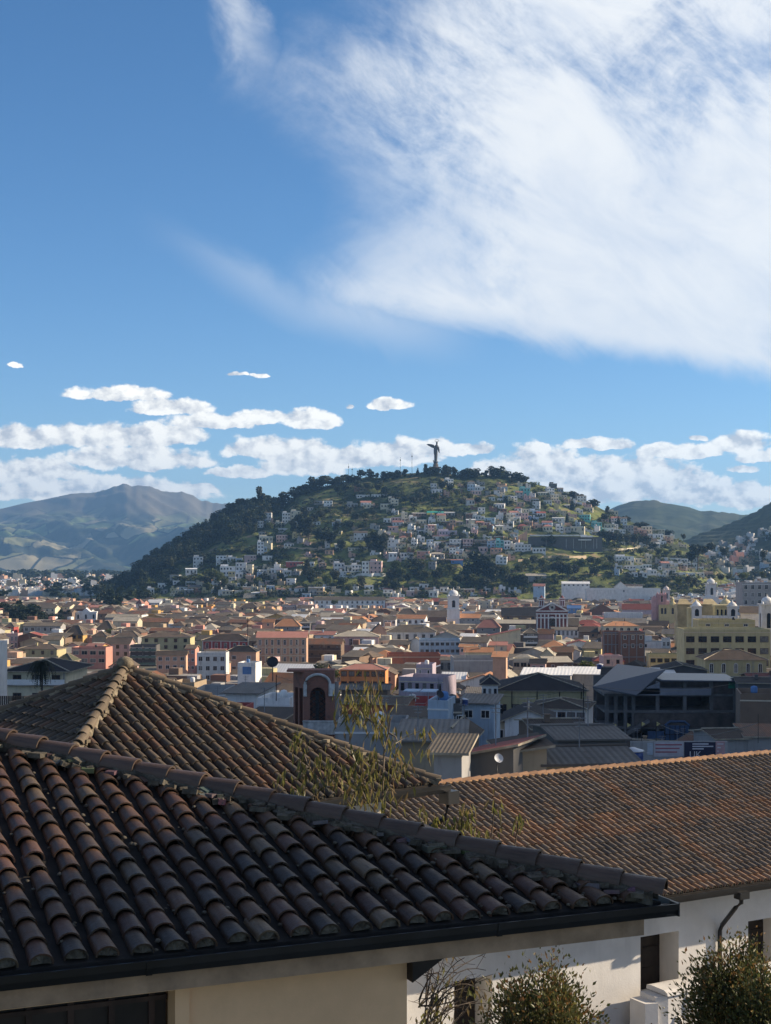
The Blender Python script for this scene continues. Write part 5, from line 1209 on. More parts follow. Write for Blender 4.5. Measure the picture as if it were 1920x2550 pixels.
part('gate_bars', M_blk, r, lambda mb: [mb.box(q(px_) - .07, q(px_) + .07, -.5, -.401, zz(1848), zz(1806)) for px_ in (1655, 1667, 1680, 1692, 1704, 1716)] + [mb.box(q(1655), q(1716), -.52, -.502, zz(1828) - .07, zz(1828) + .07)])
part('green_netting', mat('green_net', (.03, .22, .14), .8, .3, .8), r, lambda mb: mb.box(q(1814), q(1834), -.15, -.08, zz(1714), zz(1699)))
part('stair', MCon, r, lambda mb: mb.add([(q(1545), -2.6, zz(1828)), (q(1612), -2.6, zz(1790)), (q(1612), -2.6, zz(1796)), (q(1545), -2.6, zz(1836)), (q(1545), -.4, zz(1828)), (q(1612), -.4, zz(1790)), (q(1612), -.4, zz(1796)), (q(1545), -.4, zz(1836))], [(0, 3, 2, 1), (0, 1, 5, 4), (2, 3, 7, 6), (4, 5, 6, 7), (1, 2, 6, 5), (0, 4, 7, 3)]))
OCC += [(loc[0] + d, Y + 8, 9) for d in (-12, -4, 4, 12)]
# yard wall with banners
Y = 158.0; loc = spot(1715, Y); r = thing('banner_wall', 'long low wall hung with printed banners, one dark with white lettering', 'wall', loc, 0); q = lambda px: (px - 1715) * Y / F; zz = lambda py: Z(py, Y) - loc[2]
part('wall', wallm('grey'), r, lambda mb: mb.box(q(1570), q(1812), 0, .25, -2, zz(1846)))
for px0, px1, p0, p1, c in ((1628, 1702, 1848, 1884, (.50, .47, .50)), (1704, 1782, 1848, 1890, (.03, .03, .06)), (1782, 1805, 1846, 1892, (.48, .30, .30)), (1612, 1626, 1850, 1880, (.45, .5, .55))):
    bn_ = part('banner', mat('banner_%d' % px0, c, .7, .12, 1.2), r, lambda mb: mb.box(q(px0), q(px1), -.05, -.003, zz(p1), zz(p0)))
    def pr(mb):
        if px0 == 1704:
            for i, w_ in enumerate((20, 26, 14)): mb.box(q(1724), q(1724 + w_ * 2), -.07, -.052, zz(1854 + 6 * i), zz(1851 + 6 * i))
            mb.lathe([(.3, 0), (.3, .015)], (0, 0, 0), 12) if False else None
        else:
            for i in range(3): mb.box(q(px0 + 4), q(px1 - 4 - 6 * i), -.07, -.052, zz(p0 + 8 + 9 * i), zz(p0 + 5 + 9 * i))
    part('printed_lines', mat('print_red', (.35, .10, .12), .7, .1, 1) if px0 == 1628 else mat('print_pale', (.6, .58, .6), .7, .1, 1), bn_, pr)
    if px0 == 1704:
        cu_ = bpy.data.curves.new('lettering', 'FONT'); cu_.body = 'UK'; cu_.size = .95; cu_.extrude = .01; cu_.materials.append(mat('print_pale', (.6, .58, .6)))
        tx = bpy.data.objects.new('text_source', cu_); COL.objects.link(tx); bpy.context.view_layer.update(); me_ = bpy.data.meshes.new_from_object(tx.evaluated_get(bpy.context.evaluated_depsgraph_get())); bpy.data.objects.remove(tx); lo = bpy.data.objects.new('lettering', me_); COL.objects.link(lo); lo.parent = bn_; lo.location = (q(1716), -.07, zz(1886)); lo.rotation_euler = (R(90), 0, 0)
# small things: tank, dishes, poles, fence, lamp masts
def tank(px, y, ptop, d, label, col='blue'):
    x = X(px, y); z = Z(ptop, y); r = tag(empty('water_tank', (x, y, z - d * .9)), label, 'water tank')
    part('barrel', mat(col + '_plastic', WALL[col] if col != 'blue' else (.03, .06, .2), .35, .15, 1), r, lambda mb: mb.lathe([(d * .46, 0), (d * .5, .05), (d * .5, d * .3), (d * .47, d * .32), (d * .5, d * .34), (d * .5, d * .72)], (0, 0, 0), 18))
    part('lid', mat('white_plastic', (.6, .6, .62), .4, .05, 1), r, lambda mb: mb.lathe([(d * .55, d * .721), (d * .55, d * .76), (d * .2, d * .86), (d * .12, d * .9)], (0, 0, 0), 18))
tank(1576, 104, 1861, 1.45, 'blue plastic water tank with a white lid beside the corrugated roof')
part('stand', M_conc, tag(empty('tank_stand', (X(1576, 104), 104, g(0, 104))), 'low concrete stand under the blue water tank', 'stand'), lambda mb: mb.box(-.8, .8, -.8, .8, -1, Z(1861, 104) - 1.45 * .9 - g(0, 104)))
tank(1155, 189, 1738, 1.1, 'small blue water drum on the pale blue rooftop house')
tank(1494, 372, 1652, 1.6, 'blue water tank among the white market roofs')
def dish(px, py, y, d, label, col='white', face=0):
    r = tag(empty('satellite_dish', (X(px, y), y, Z(py, y)), R(face)), label, 'satellite dish')
    part('bowl', mat('dish_' + col, (.55, .55, .56) if col == 'white' else (.03, .03, .035), .5, .1, 1), r, lambda mb: mb.add([tuple(Matrix.Rotation(R(62), 4, 'X') @ Vector(p)) for p in [(0, 0, 0)] + [(d / 2 * j / 3 * math.cos(a), d / 2 * j / 3 * math.sin(a), .16 * d * (j / 3) ** 2) for j in (1, 2, 3) for a in [2 * math.pi * i / 16 for i in range(16)]]],
        [(0, 1 + i, 1 + (i + 1) % 16) for i in range(16)] + [(1 + 16 * j + i, 17 + 16 * j + i, 17 + 16 * j + (i + 1) % 16, 1 + 16 * j + (i + 1) % 16) for j in (0, 1) for i in range(16)], smooth=True))
    part('mast', M_blk, r, lambda mb: (mb.tube([(0, .05, -.05), (0, .2, -d * .4), (0, .2, -d * 1.6)], .04 * d + .01, 6), mb.tube([(0, -.05, -d * .45), (0, -d * .55, -d * .05)], .015 * d + .005, 4)))
dish(1241, 1889, 96, .62, 'pale grey satellite dish on the block wall beside the open red shed', face=20)
dish(1298, 1838, 200, 1.3, 'dark satellite dish at the foot of the white gable house', 'black', -10)
dish(679, 1650, 240, 1.9, 'large black mesh dish on a roof in front of the peach palace', 'black', 0)
dish(1095, 1730, 180, 1.0, 'dark tilted dish on top of the weathered bluish wall', 'black', 30)
def pole(px, y, ptop, pbot, label, name='pole', cat='pole', w=.06, flag=None, arms=0):
    z0, z1 = Z(pbot, y), Z(ptop, y); r = tag(empty(name, (X(px, y), y, z0)), label, cat)
    part('mast', M_blk, r, lambda mb: mb.tube([(0, 0, 0), (0, 0, z1 - z0)], w, 6, 0, w * .7))
    if flag: part('pennant', mat('yellow_pennant', (.5, .42, .18), .8, .1, 2), r, lambda mb: mb.add([(w, 0, z1 - z0), (w + flag, .05, z1 - z0 - flag * .6), (w, 0, z1 - z0 - flag * 1.2), (w, -.03, z1 - z0), (w + flag, .02, z1 - z0 - flag * .6), (w, -.03, z1 - z0 - flag * 1.2)], [(0, 1, 2), (5, 4, 3), (0, 3, 4, 1), (1, 4, 5, 2)]))
    for i in range(arms): part('cross_arm', M_blk, r, lambda mb: mb.box(-1.0, 1.0, -.06, .06, z1 - z0 - .5 - i * .7, z1 - z0 - .4 - i * .7))
for i, (px_, pt_, pb_) in enumerate(((1492, 1802, 1842), (1526, 1800, 1846), (1561, 1800, 1848), (1597, 1797, 1838), (1634, 1797, 1848))):
    pole(px_, 164, pt_, pb_ + 12, ('first', 'second', 'third', 'fourth', 'fifth')[i] + ' from the left of the flag poles in front of the unfinished building', 'flag_pole', 'flag pole', .05, .42)
pole(1453, 215, 1702, 1800, 'thin dark pole standing in front of the convent', w=.09)
pole(688, 190, 1680, 1745, 'thin black pole in front of the white house left of the brick tower', w=.07)
pole(1888, 120, 1778, 1850, 'slim leaning aerial near the right edge', 'aerial', 'aerial', .03)
pole(617, 640, 1538, 1612, 'grey concrete utility pole with cross arms beside the crimson mansion', 'utility_pole', 'utility pole', .22, arms=3)
loc = spot(30, 72); r = thing('dark_fence', 'dark corrugated metal fence at the left edge behind the pyramid roof', 'fence', loc, 0)
def fen(mb):
    for i in range(90): x = -4 + i * .09; mb.box(x, x + .06, -.02 * (i % 2), .04, -3, Z(1733, 72) - loc[2])
part('sheet_panel', mat('dark_sheet', (.035, .03, .03), .7, .3, 1), r, fen)
# cables over the near quarter
for i, (pa, ya, ra, pb_, yb, rb) in enumerate(((1453, 215, 1706, 1840, 270, 1700), (1453, 215, 1710, 1180, 240, 1722), (688, 190, 1684, 1060, 215, 1735), (1888, 120, 1800, 1634, 164, 1800))):
    A, B = Vector((X(pa, ya), ya, Z(ra, ya))), Vector((X(pb_, yb), yb, Z(rb, yb))); r = tag(empty('cable', tuple(A)), 'thin black cable sagging ' + ('from the convent pole to the brown block wall', 'from the convent pole to the dark roofs on its left', 'from the black pole by the brick tower to the rooftop terrace', 'from the leaning aerial to the fifth flag pole')[i], 'cable')
    part('wire', M_blk, r, lambda mb: mb.tube([(B - A) * (j / 12) - Vector((0, 0, 1.2 * math.sin(math.pi * j / 12))) for j in range(13)], .022, 4))
# palm tree
Y = 232.0; loc = spot(104, Y); r = thing('palm_tree', 'dark fan of a palm tree before the wide black hipped roof', 'palm tree', loc, 0); zc_ = Z(1648, Y) - loc[2]
part('trunk', mat('palm_bark', (.06, .05, .04), .95, .3, 3), r, lambda mb: mb.tube([(.05, 0, -1), (0, 0, zc_ * .5), (.08, 0, zc_)], .2, 8, 0, .13))
def fronds(mb):
    rn = random.Random(3)
    for i in range(54):
        a = rn.uniform(0, 6.28); up = rn.uniform(-.5, 1.0); L = rn.uniform(2.1, 3.0); pts = []
        for j in range(8):
            s = j / 7; pts.append(Vector((math.cos(a) * L * s * (1 - .35 * s * (1 - up)), math.sin(a) * L * s * (1 - .35 * s * (1 - up)), zc_ + L * (up * .75 * s - 1.25 * s * s))))
        mb.tube(pts, .025, 4, 0, .01)
        for j in range(1, 8):
            d = (pts[j] - pts[j - 1]).normalized(); sd = d.cross(Vector((0, 0, 1))).normalized()
            for s in (-1, 1):
                for m_ in (.0, .33, .66):
                    p = pts[j - 1].lerp(pts[j], m_); e_ = p + sd * s * .42 * (1 - .5 * j / 7) + d * .2 - Vector((0, 0, .16)); mb.add([p, p + d * .16, e_], [(0, 1, 2)])
part('crown', leafmat('palm_leaf', (.012, .017, .009), (.03, .035, .018), .2), r, fronds)

# ------------------------------------------------------------------ the hill: statue, houses, trees
sx_, sy_ = X(1085, 1945), 1945.0; sz = Z(1183, 1945) - 2; k = 1945 / F
r = tag(empty('winged_statue', (sx_, sy_, sz)), 'giant dark winged statue on a stone pedestal at the top of the hill', 'statue')
MSt = mat('dark_aluminium_statue', (.075, .075, .08), .6, .15, .3, metal=.0); MPed = mat('pedestal_stone', (.13, .105, .085), .9, .2, .3)
part('pedestal', MPed, r, lambda mb: (mb.lathe([(6.2, -6), (6.0, 3), (5.2, 4), (5.0, 11), (5.8, 11.6), (5.8, 12.6), (4.6, 13)], (0, 0, 0), 8, 0, smooth=False), mb.lathe([(3.6, 13), (3.4, 16), (2.6, 17.2)], (0, 0, 0), 8, 0, smooth=False)))
part('globe', MSt, r, lambda mb: (mb.lathe([(.4, 0), (2.0, .5), (2.9, 1.8), (3.0, 2.6), (2.4, 4.0), (1.4, 4.6)], (0, 0, 16.4), 14), mb.tube([(-3.2, -.5, 21.5), (-2.6, -1, 19.2), (-.5, -1.6, 18.2), (2.2, -1.4, 18.6), (3.2, -.8, 19.6)], .6, 6, 0, .35)))
def bd(mb):
    P = [(0, 20.4, 2.0, 1.8), (.1, 23, 2.1, 1.9), (.2, 27, 2.2, 1.9), (.0, 31, 2.6, 2.0), (-.2, 34.5, 2.4, 1.8), (.1, 37.0, 2.7, 1.8), (.6, 39.5, 2.9, 1.7), (1.1, 41, 2.1, 1.4), (1.4, 42, 1.0, .95), (1.5, 42.8, 1.05, 1.0), (1.6, 44.2, 1.25, 1.2), (1.55, 45.4, 1.1, 1.1), (1.5, 46.2, .5, .5)]
    seg = 12; vs = []; fs = []
    for x, z, a, b in P:
        for j in range(seg): an = 2 * math.pi * j / seg; vs.append((x + a * math.cos(an) * (1 + .07 * math.sin(5 * an)), b * math.sin(an), z))
    for i in range(len(P) - 1):
        for j in range(seg): fs.append((i * seg + j, i * seg + (j + 1) % seg, (i + 1) * seg + (j + 1) % seg, (i + 1) * seg + j))
    fs.append(tuple((len(P) - 1) * seg + j for j in range(seg))); mb.add(vs, fs, 0, None, None, True)
    mb.tube([(2.9, 0, 39.5), (4.1, -.6, 37), (4.5, -1.2, 34), (4.8, -1.6, 31)], .95, 8, 0, .5); mb.tube([(-1.6, 0, 39.6), (-2.2, -1.8, 37), (-.6, -2.6, 35.5)], .8, 8, 0, .5)
part('robed_figure', MSt, r, bd)
part('wing', MSt, r, lambda mb: mb.add([(-1.0, .8, 38), (-2.2, .9, 41.8), (-5.2, 1.2, 42.6), (-9.2, 1.6, 43.2), (-12.2, 1.8, 42.4), (-9.5, 1.6, 40.6), (-6.8, 1.3, 39.2), (-4.0, 1.1, 37.6), (-1.0, 1.5, 38), (-2.2, 1.7, 41.8), (-5.2, 1.9, 42.6), (-9.2, 2.1, 43.2), (-12.2, 2.1, 42.4), (-9.5, 2.1, 40.6), (-6.8, 1.9, 39.2), (-4.0, 1.8, 37.6)], [tuple(range(8)), tuple(reversed(range(8, 16)))] + [(i, 8 + i, 8 + (i + 1) % 8, (i + 1) % 8) for i in range(8)]))
part('wing', MSt, r, lambda mb: mb.add([(2.2, .9, 39.5), (3.4, 1.2, 40.6), (4.8, 1.6, 38), (5.2, 1.8, 34), (4.2, 1.5, 31.5), (2.6, 1.1, 35), (2.2, 1.6, 39.5), (3.4, 1.9, 40.6), (4.8, 2.2, 38), (5.2, 2.3, 34), (4.2, 2.1, 31.5), (2.6, 1.8, 35)], [tuple(range(6)), tuple(reversed(range(6, 12)))] + [(i, 6 + i, 6 + (i + 1) % 6, (i + 1) % 6) for i in range(6)]))
part('halo', MSt, r, lambda mb: mb.tube([(1.5 + 2.7 * math.cos(a), .5, 47.2 + 1.3 * math.sin(a)) for a in [2 * math.pi * i / 16 for i in range(17)]], .28, 5))
for px_, ph_ in ((997, 26), (1026, 30), (868, 25), (877, 20)):
    x, y = X(px_, 1940), 1940.0; z = hillz(x, y); r = tag(empty('radio_mast', (x, y, z)), {997: 'thin radio mast, left of two near the statue', 1026: 'thin radio mast nearest the statue on its left side', 868: 'faint radio mast, first from the left on the hilltop', 877: 'short faint radio mast, second from the left on the hilltop'}[px_], 'mast')
    part('mast', M_blk, r, lambda mb: mb.tube([(0, 0, 0), (0, 0, ph_)], .28, 4, 0, .12)); part('antenna', M_blk, r, lambda mb: mb.box(-.7, .7, -.2, .2, ph_ * .8, ph_ * .86))

M_win_far = M_pane
def hillhouse(px, base, w, h, wall, roof='flat', rows=None, cols=None, sun=False):
    """one house on the slope; small windows are part of the wall mesh at this size"""
    x, y, z = hill_hit(px, base); k = y / F; Wd, hh = w * k, h * k; D = max(6.0, min(Wd * .8, 11)); zg = z - .5
    rz = random.uniform(-.22, .22); root = empty('hillside_house', (x, y, zg), rz); mb = MB(); a, b = -Wd / 2, Wd / 2
    rows = rows if rows is not None else max(1, int(hh / 3.4)); cols = cols if cols is not None else max(1, int(Wd / 3.2))
    mb.box(a, b, 0, D, -7, hh, 0)
    if roof == 'flat': mb.box(a - .15, b + .15, -.15, D, hh + .002, hh + .45, 2); mb.box(a + .6, b - Wd * .45, D * .3, D * .8, hh + .452, hh + 2.3, 0) if hh > 5 and random.random() < .45 else None
    st = hh / rows
    for r_ in range(rows):
        for c_ in range(cols):
            if random.random() < .1: continue
            xx = lerp(a, b, (c_ + .5) / cols); zz = r_ * st + st * .32; ww = min(1.7, Wd / cols * .55)
            mb.add([(xx - ww / 2, -.03, zz), (xx + ww / 2, -.03, zz), (xx + ww / 2, -.03, zz + st * .42), (xx - ww / 2, -.03, zz + st * .42)], [(0, 1, 2, 3)], 1)
        for c_ in range(2):
            yy = D * (c_ + .5) / 2
            for sx in (a - .03, b + .03): mb.add([(sx, yy - .6, r_ * st + st * .32), (sx, yy + .6, r_ * st + st * .32), (sx, yy + .6, r_ * st + st * .7), (sx, yy - .6, r_ * st + st * .7)], [(0, 1, 2, 3)], 1)
        if r_ and random.random() < .4: mb.box(a - .05, b + .05, -.9, -.032, r_ * st - .15, r_ * st + .1, 2)
    mb.build('wall', [wallm(wall), M_win_far, wallm('white') if wall != 'grey' else M_flat], root)
    if roof != 'flat':
        mb = MB(); t_ = random.choice(('gabx', 'shed', 'hip')) if roof != 'white' else 'shed'; roofmesh(mb, Wd, D, hh + .1, min(2.0, D * .22) if t_ != 'shed' else .9, t_, .4); mb.build('roof', [roofm(roof), roofm(roof)], root)
    HOUSES.append(dict(o=root, px=px, py=base - h, w=w, wall=wall, roof=roof, typ=roof, win=(cols, rows), label=None, cat='hillside house', y=y, nr=rows, hill=True))
    return root
HH = """
987 1305 22 17 pink flat;1007 1301 15 22 cream flat;1045 1294 36 15 brown white;1026 1317 19 15 white flat;1050 1309 24 14 cream flat;1062 1332 12 25 white flat;1074 1332 16 24 pink salmon;1100 1344 44 9 white salmon;1116 1334 46 12 lilac flat;1144 1309 19 10 grey grey;1173 1307 23 13 pink white;1196 1309 18 9 pink salmon;1214 1309 18 9 pink flat;1166 1292 13 15 white flat;1181 1288 14 12 cream flat;1199 1283 18 18 white flat;1120 1290 26 11 grey white;1098 1290 16 9 white flat
1308 1236 24 19 turquoise flat;1288 1230 16 8 white flat;1371 1231 20 15 white flat;1377 1216 20 12 dark_grey flat;1396 1227 14 11 grey grey;1449 1249 24 15 white brown;1335 1268 18 18 white flat;1364 1254 20 8 white flat;1388 1254 15 9 pink flat;1303 1295 24 18 pink flat;1318 1296 10 12 blue flat;1290 1274 18 9 white red;1310 1276 16 9 cream flat;1348 1293 22 11 white red;1443 1279 18 10 white flat;1452 1297 34 16 turquoise flat;1465 1275 22 11 cream grey;1527 1283 24 11 cream flat;1486 1320 26 20 turquoise flat;1513 1326 30 11 white flat;1391 1302 30 12 white white;1385 1312 26 9 grey flat;1394 1328 18 15 white flat;1413 1328 18 13 grey flat;1438 1328 34 14 cream flat;1364 1326 24 14 cream salmon;1302 1322 24 13 salmon red;1493 1335 36 11 tan flat;1544 1332 28 9 white flat;1564 1323 28 15 grey flat;1246 1250 14 9 white flat;1225 1248 15 10 white flat;1242 1268 28 14 white white;1262 1244 20 9 pale_blue flat;1215 1236 12 9 grey flat
1302 1373 40 17 white flat;1343 1382 32 12 white flat;1612 1329 24 18 cream flat;1640 1331 30 13 cream flat;1632 1345 40 12 white flat;1662 1350 30 17 cream flat;1675 1346 10 14 white flat;1133 1368 28 25 white flat;1127 1392 16 24 white flat;979 1370 28 26 white flat;1053 1391 30 17 salmon flat;1014 1387 32 11 white flat;1086 1390 40 11 grey beige;1166 1366 25 20 pink flat;1198 1362 36 17 brown flat;1223 1366 20 16 pale_blue grey;1245 1369 20 24 turquoise flat;1263 1369 15 23 white flat;1204 1381 22 14 pink flat;1235 1381 28 10 peach salmon;1271 1382 26 10 cream flat;1248 1404 28 17 white flat;1138 1403 30 9 blue salmon;1108 1400 34 7 brown brown;1076 1418 18 20 grey flat;1071 1366 16 18 pale_blue flat;1031 1361 15 17 white flat;1048 1352 20 12 white flat;1090 1362 18 14 white flat;962 1352 22 10 white flat;943 1345 20 9 grey flat
713 1302 20 25 white flat;736 1293 24 17 cream flat;664 1302 24 25 white brown;648 1314 14 16 white flat;704 1325 24 9 white white;817 1262 22 15 white flat;793 1257 22 7 grey flat;772 1272 16 9 grey flat;905 1240 32 8 white flat;937 1240 24 8 white flat;911 1261 26 10 white salmon;843 1308 12 14 cream flat;898 1346 34 20 white brown;933 1320 24 12 grey flat;662 1350 34 14 cream flat;702 1352 28 18 pink flat;649 1383 16 34 white flat;665 1397 24 13 white flat;733 1412 42 13 red flat;774 1412 16 12 white flat;845 1424 26 22 white flat;867 1425 18 17 white flat;888 1426 24 18 white flat;910 1430 17 32 white flat;935 1430 30 32 pink flat;835 1401 28 8 cream flat;891 1370 48 6 cream white;919 1470 22 12 white flat;950 1470 14 8 white flat;786 1483 38 20 tan flat;724 1458 22 17 white flat;690 1432 30 16 white flat;716 1434 20 13 white flat;652 1428 24 10 white flat;672 1436 14 14 cream flat
493 1414 24 27 white flat;477 1431 28 14 white white;434 1445 24 13 grey flat;457 1443 16 9 cream flat;406 1466 26 14 white flat;375 1480 18 13 white flat;408 1480 18 11 grey flat;483 1474 28 13 tan grey;567 1437 38 22 white flat;600 1436 26 30 white flat;621 1435 15 26 cream flat;551 1408 26 24 white flat;577 1400 22 13 white flat;623 1400 30 17 pink flat;578 1445 18 8 white flat;595 1404 16 12 pale_blue flat;441 1456 20 9 white flat;345 1487 24 8 white flat;470 1480 22 9 grey white;652 1333 16 9 grey flat
1556 1407 46 17 white flat;1568 1419 30 9 white flat;1592 1420 20 9 white flat;1572 1438 32 13 white flat;1612 1420 22 11 white flat;1636 1421 26 11 white flat;1624 1434 24 12 white flat;1648 1435 24 12 white flat;1602 1438 20 12 white flat;1654 1398 18 9 white flat;1674 1399 20 9 white flat;1686 1400 20 10 white flat;1708 1401 22 10 white flat;1676 1414 24 12 white flat;1700 1415 24 12 white flat;1724 1416 24 12 white flat;1696 1436 24 10 white flat;1720 1437 24 10 white flat;1744 1436 20 10 white flat;1745 1420 16 8 white flat;1590 1404 20 12 cream flat;1520 1345 26 9 tan salmon;1575 1340 24 9 grey flat
"""
for line in HH.strip().split('\n'):
    for it in line.split(';'):
        a = it.split(); hillhouse(float(a[0]), float(a[1]), float(a[2]), float(a[3]), a[4].replace('_', ' '), a[5])
EXTRA = []
_r = random.Random(31)
for (p0, p1, q0, q1, n) in ((960, 1290, 1292, 1402, 78), (1180, 1480, 1222, 1332, 46), (640, 960, 1300, 1440, 34), (380, 700, 1402, 1486, 44), (1480, 1680, 1300, 1352, 22), (700, 1300, 1468, 1490, 40), (1530, 1765, 1396, 1442, 30), (860, 1000, 1225, 1300, 10), (1080, 1320, 1205, 1262, 22), (1600, 1700, 1335, 1372, 10)):
    got = 0; tries = 0; hs_ = []
    while got < n and tries < n * 12:
        tries += 1; a, b_ = _r.uniform(p0, p1), _r.uniform(q0, q1)
        if p0 == 380 and b_ < 1490 - (a - 330) * .22: continue
        if b_ < poly(HP, a) + 14 or (1310 < a < 1505 and 1330 < b_ < 1395): continue
        if any(abs(h_['px'] - a) < (h_['w'] * .5 + 7) and -4 < (h_['py'] + 14 - b_) < 12 for h_ in HOUSES if h_.get('hill')): continue
        if any(abs(q[0] - a) < q[2] * .5 + 7 and abs(q[1] - b_) < 8 for q in hs_): continue
        got += 1; w_ = _r.uniform(12, 27)
        EXTRA.append((a, b_, w_, _r.uniform(8, 17) if w_ < 22 else _r.uniform(7, 12), _r.choice(['white'] * 5 + ['cream'] * 4 + ['pale blue', 'pink', 'grey', 'tan', 'peach', 'peach', 'brick', 'pale yellow']))); hs_.append((a, b_, w_))
EXTRA.sort(key=lambda q: -q[2] * q[3]); NEXT = 298 - len([1 for h in HOUSES if h.get('hill')])
for q in EXTRA[:NEXT]: hillhouse(q[0], q[1], q[2], q[3], q[4], _r.choice(['flat'] * 5 + ['white', 'salmon', 'grey', 'brown']))
# the long white deck with its dark retaining wall, the teal awning, the sunlit ramp wall
def on_hill(px, py): return hill_hit(px, py)
x, y, z = on_hill(1400, 1363); k = y / F; r = tag(empty('retaining_wall', (x, y, z)), 'long dark retaining wall with posts carrying a white edged terrace on the hillside', 'wall')
part('wall', wallm('dark grey'), r, lambda mb: mb.box(-85 * k, 100 * k, 0, 2, -6, 25 * k)); part('white_deck', wallm('white'), r, lambda mb: (mb.box(-80 * k, 60 * k, -3, 1.99, 27 * k, 30 * k), mb.box(45 * k, 75 * k, -6, -3.01, 24 * k, 28 * k), mb.box(38 * k, 70 * k, -9, -6.01, 16 * k, 18.5 * k)))
for q in (-40, 10, 28, 48, 58, 78, 86): part('post', wallm('grey'), r, lambda mb: mb.box(q * k - .3, q * k + .3, -.5, -.01, -2, 20 * k))
x, y, z = on_hill(1083, 1283); tag(part('teal_awning', mat('teal_sheet', (.02, .28, .22), .5, .15, .3), None, lambda mb: mb.solid([[(x - 10, y - 3, z + 2.5), (x + 10, y - 3, z + 2.2), (x + 10.5, y + 4, z + 4.2), (x - 9, y + 4, z + 4.6)]], .3)), 'teal green sheet awning on the slope below the statue', 'awning')
x, y, z = on_hill(1298, 1345); k = y / F; tag(part('ramp_wall', wallm('peach'), None, lambda mb: mb.add([(x - 13 * k, y, z - 3), (x + 15 * k, y, z - 3), (x + 15 * k, y, z + 24 * k), (x + 3 * k, y, z + 14 * k), (x - 2 * k, y, z + 14 * k), (x - 13 * k, y, z + 1), (x - 13 * k, y + 1.5, z - 3), (x + 15 * k, y + 1.5, z - 3), (x + 15 * k, y + 1.5, z + 24 * k), (x + 3 * k, y + 1.5, z + 14 * k), (x - 2 * k, y + 1.5, z + 14 * k), (x - 13 * k, y + 1.5, z + 1)], [tuple(range(6)), tuple(reversed(range(6, 12)))] + [(i, 6 + i, 6 + (i + 1) % 6, (i + 1) % 6) for i in range(6)])), 'sunlit peach wall climbing in steps at the left end of the dark retaining wall', 'wall')
# pale lane walls across the slope
for pts_, lb in (((600, 1416, 760, 1410), 'pale wall of a lane running below the red walled house'), ((1155, 1313, 1275, 1322), 'pale wall of a lane under the pink houses left of the ramp wall'), ((690, 1366, 835, 1372), 'earth coloured wall of a path under the tall trees on the left slope'), ((1000, 1352, 1092, 1358), 'grey wall of a lane through the densest hillside houses'), ((1290, 1398, 1460, 1388), 'tan wall of the track under the grass terraces'), ((965, 1398, 1030, 1394), 'long white wall edging the steep green field'), ((1500, 1372, 1640, 1366), 'pale wall along the lane right of the grass terraces'), ((850, 1440, 960, 1436), 'grey wall at the foot of the tall white slope houses')):
    x0_, y0_, z0_ = on_hill(pts_[0], pts_[1]); mb = MB(); n_ = 16; vs_ = []
    for i in range(n_ + 1):
        a = on_hill(lerp(pts_[0], pts_[2], i / n_), lerp(pts_[1], pts_[3], i / n_)); q_ = (a[0] - x0_, a[1] - y0_ - 1.0, a[2] - z0_)
        vs_ += [(q_[0], q_[1], q_[2] - 3), (q_[0], q_[1], q_[2] + 2.0), (q_[0], q_[1] + .8, q_[2] + 2.0), (q_[0], q_[1] + .8, q_[2] - 3)]
    mb.add(vs_, [(4 * i + j, 4 * i + 4 + j, 4 * i + 4 + (j + 1) % 4, 4 * i + (j + 1) % 4) for i in range(n_) for j in range(4)] + [(0, 1, 2, 3), (4 * n_ + 3, 4 * n_ + 2, 4 * n_ + 1, 4 * n_)])
    tag(mb.build('lane_wall', wallm('cream' if 'pale' in lb else 'white' if 'white' in lb else 'tan' if 'tan' in lb or 'earth' in lb else 'grey'), None, (x0_, y0_, z0_)), lb, 'wall')
# grass terraces
tm = mat('mown_grass', (.11, .145, .04), .95, .25, .05, 5)
mb = MB()
for px0, px1, py in ((1382, 1492, 1370), (1300, 1440, 1391), (1430, 1500, 1380)):
    for i in range(10):
        a = on_hill(lerp(px0, px1, i / 10), py); b_ = on_hill(lerp(px0, px1, (i + 1) / 10), py)
        mb.add([(a[0], a[1] - 4, a[2] - .8), (b_[0], b_[1] - 4, b_[2] - .8), (b_[0], b_[1] + 12, b_[2] + 1.8), (a[0], a[1] + 12, a[2] + 1.8)], [(0, 1, 2, 3)])
tag(mb.build('terrace_grass', tm), kind='stuff')

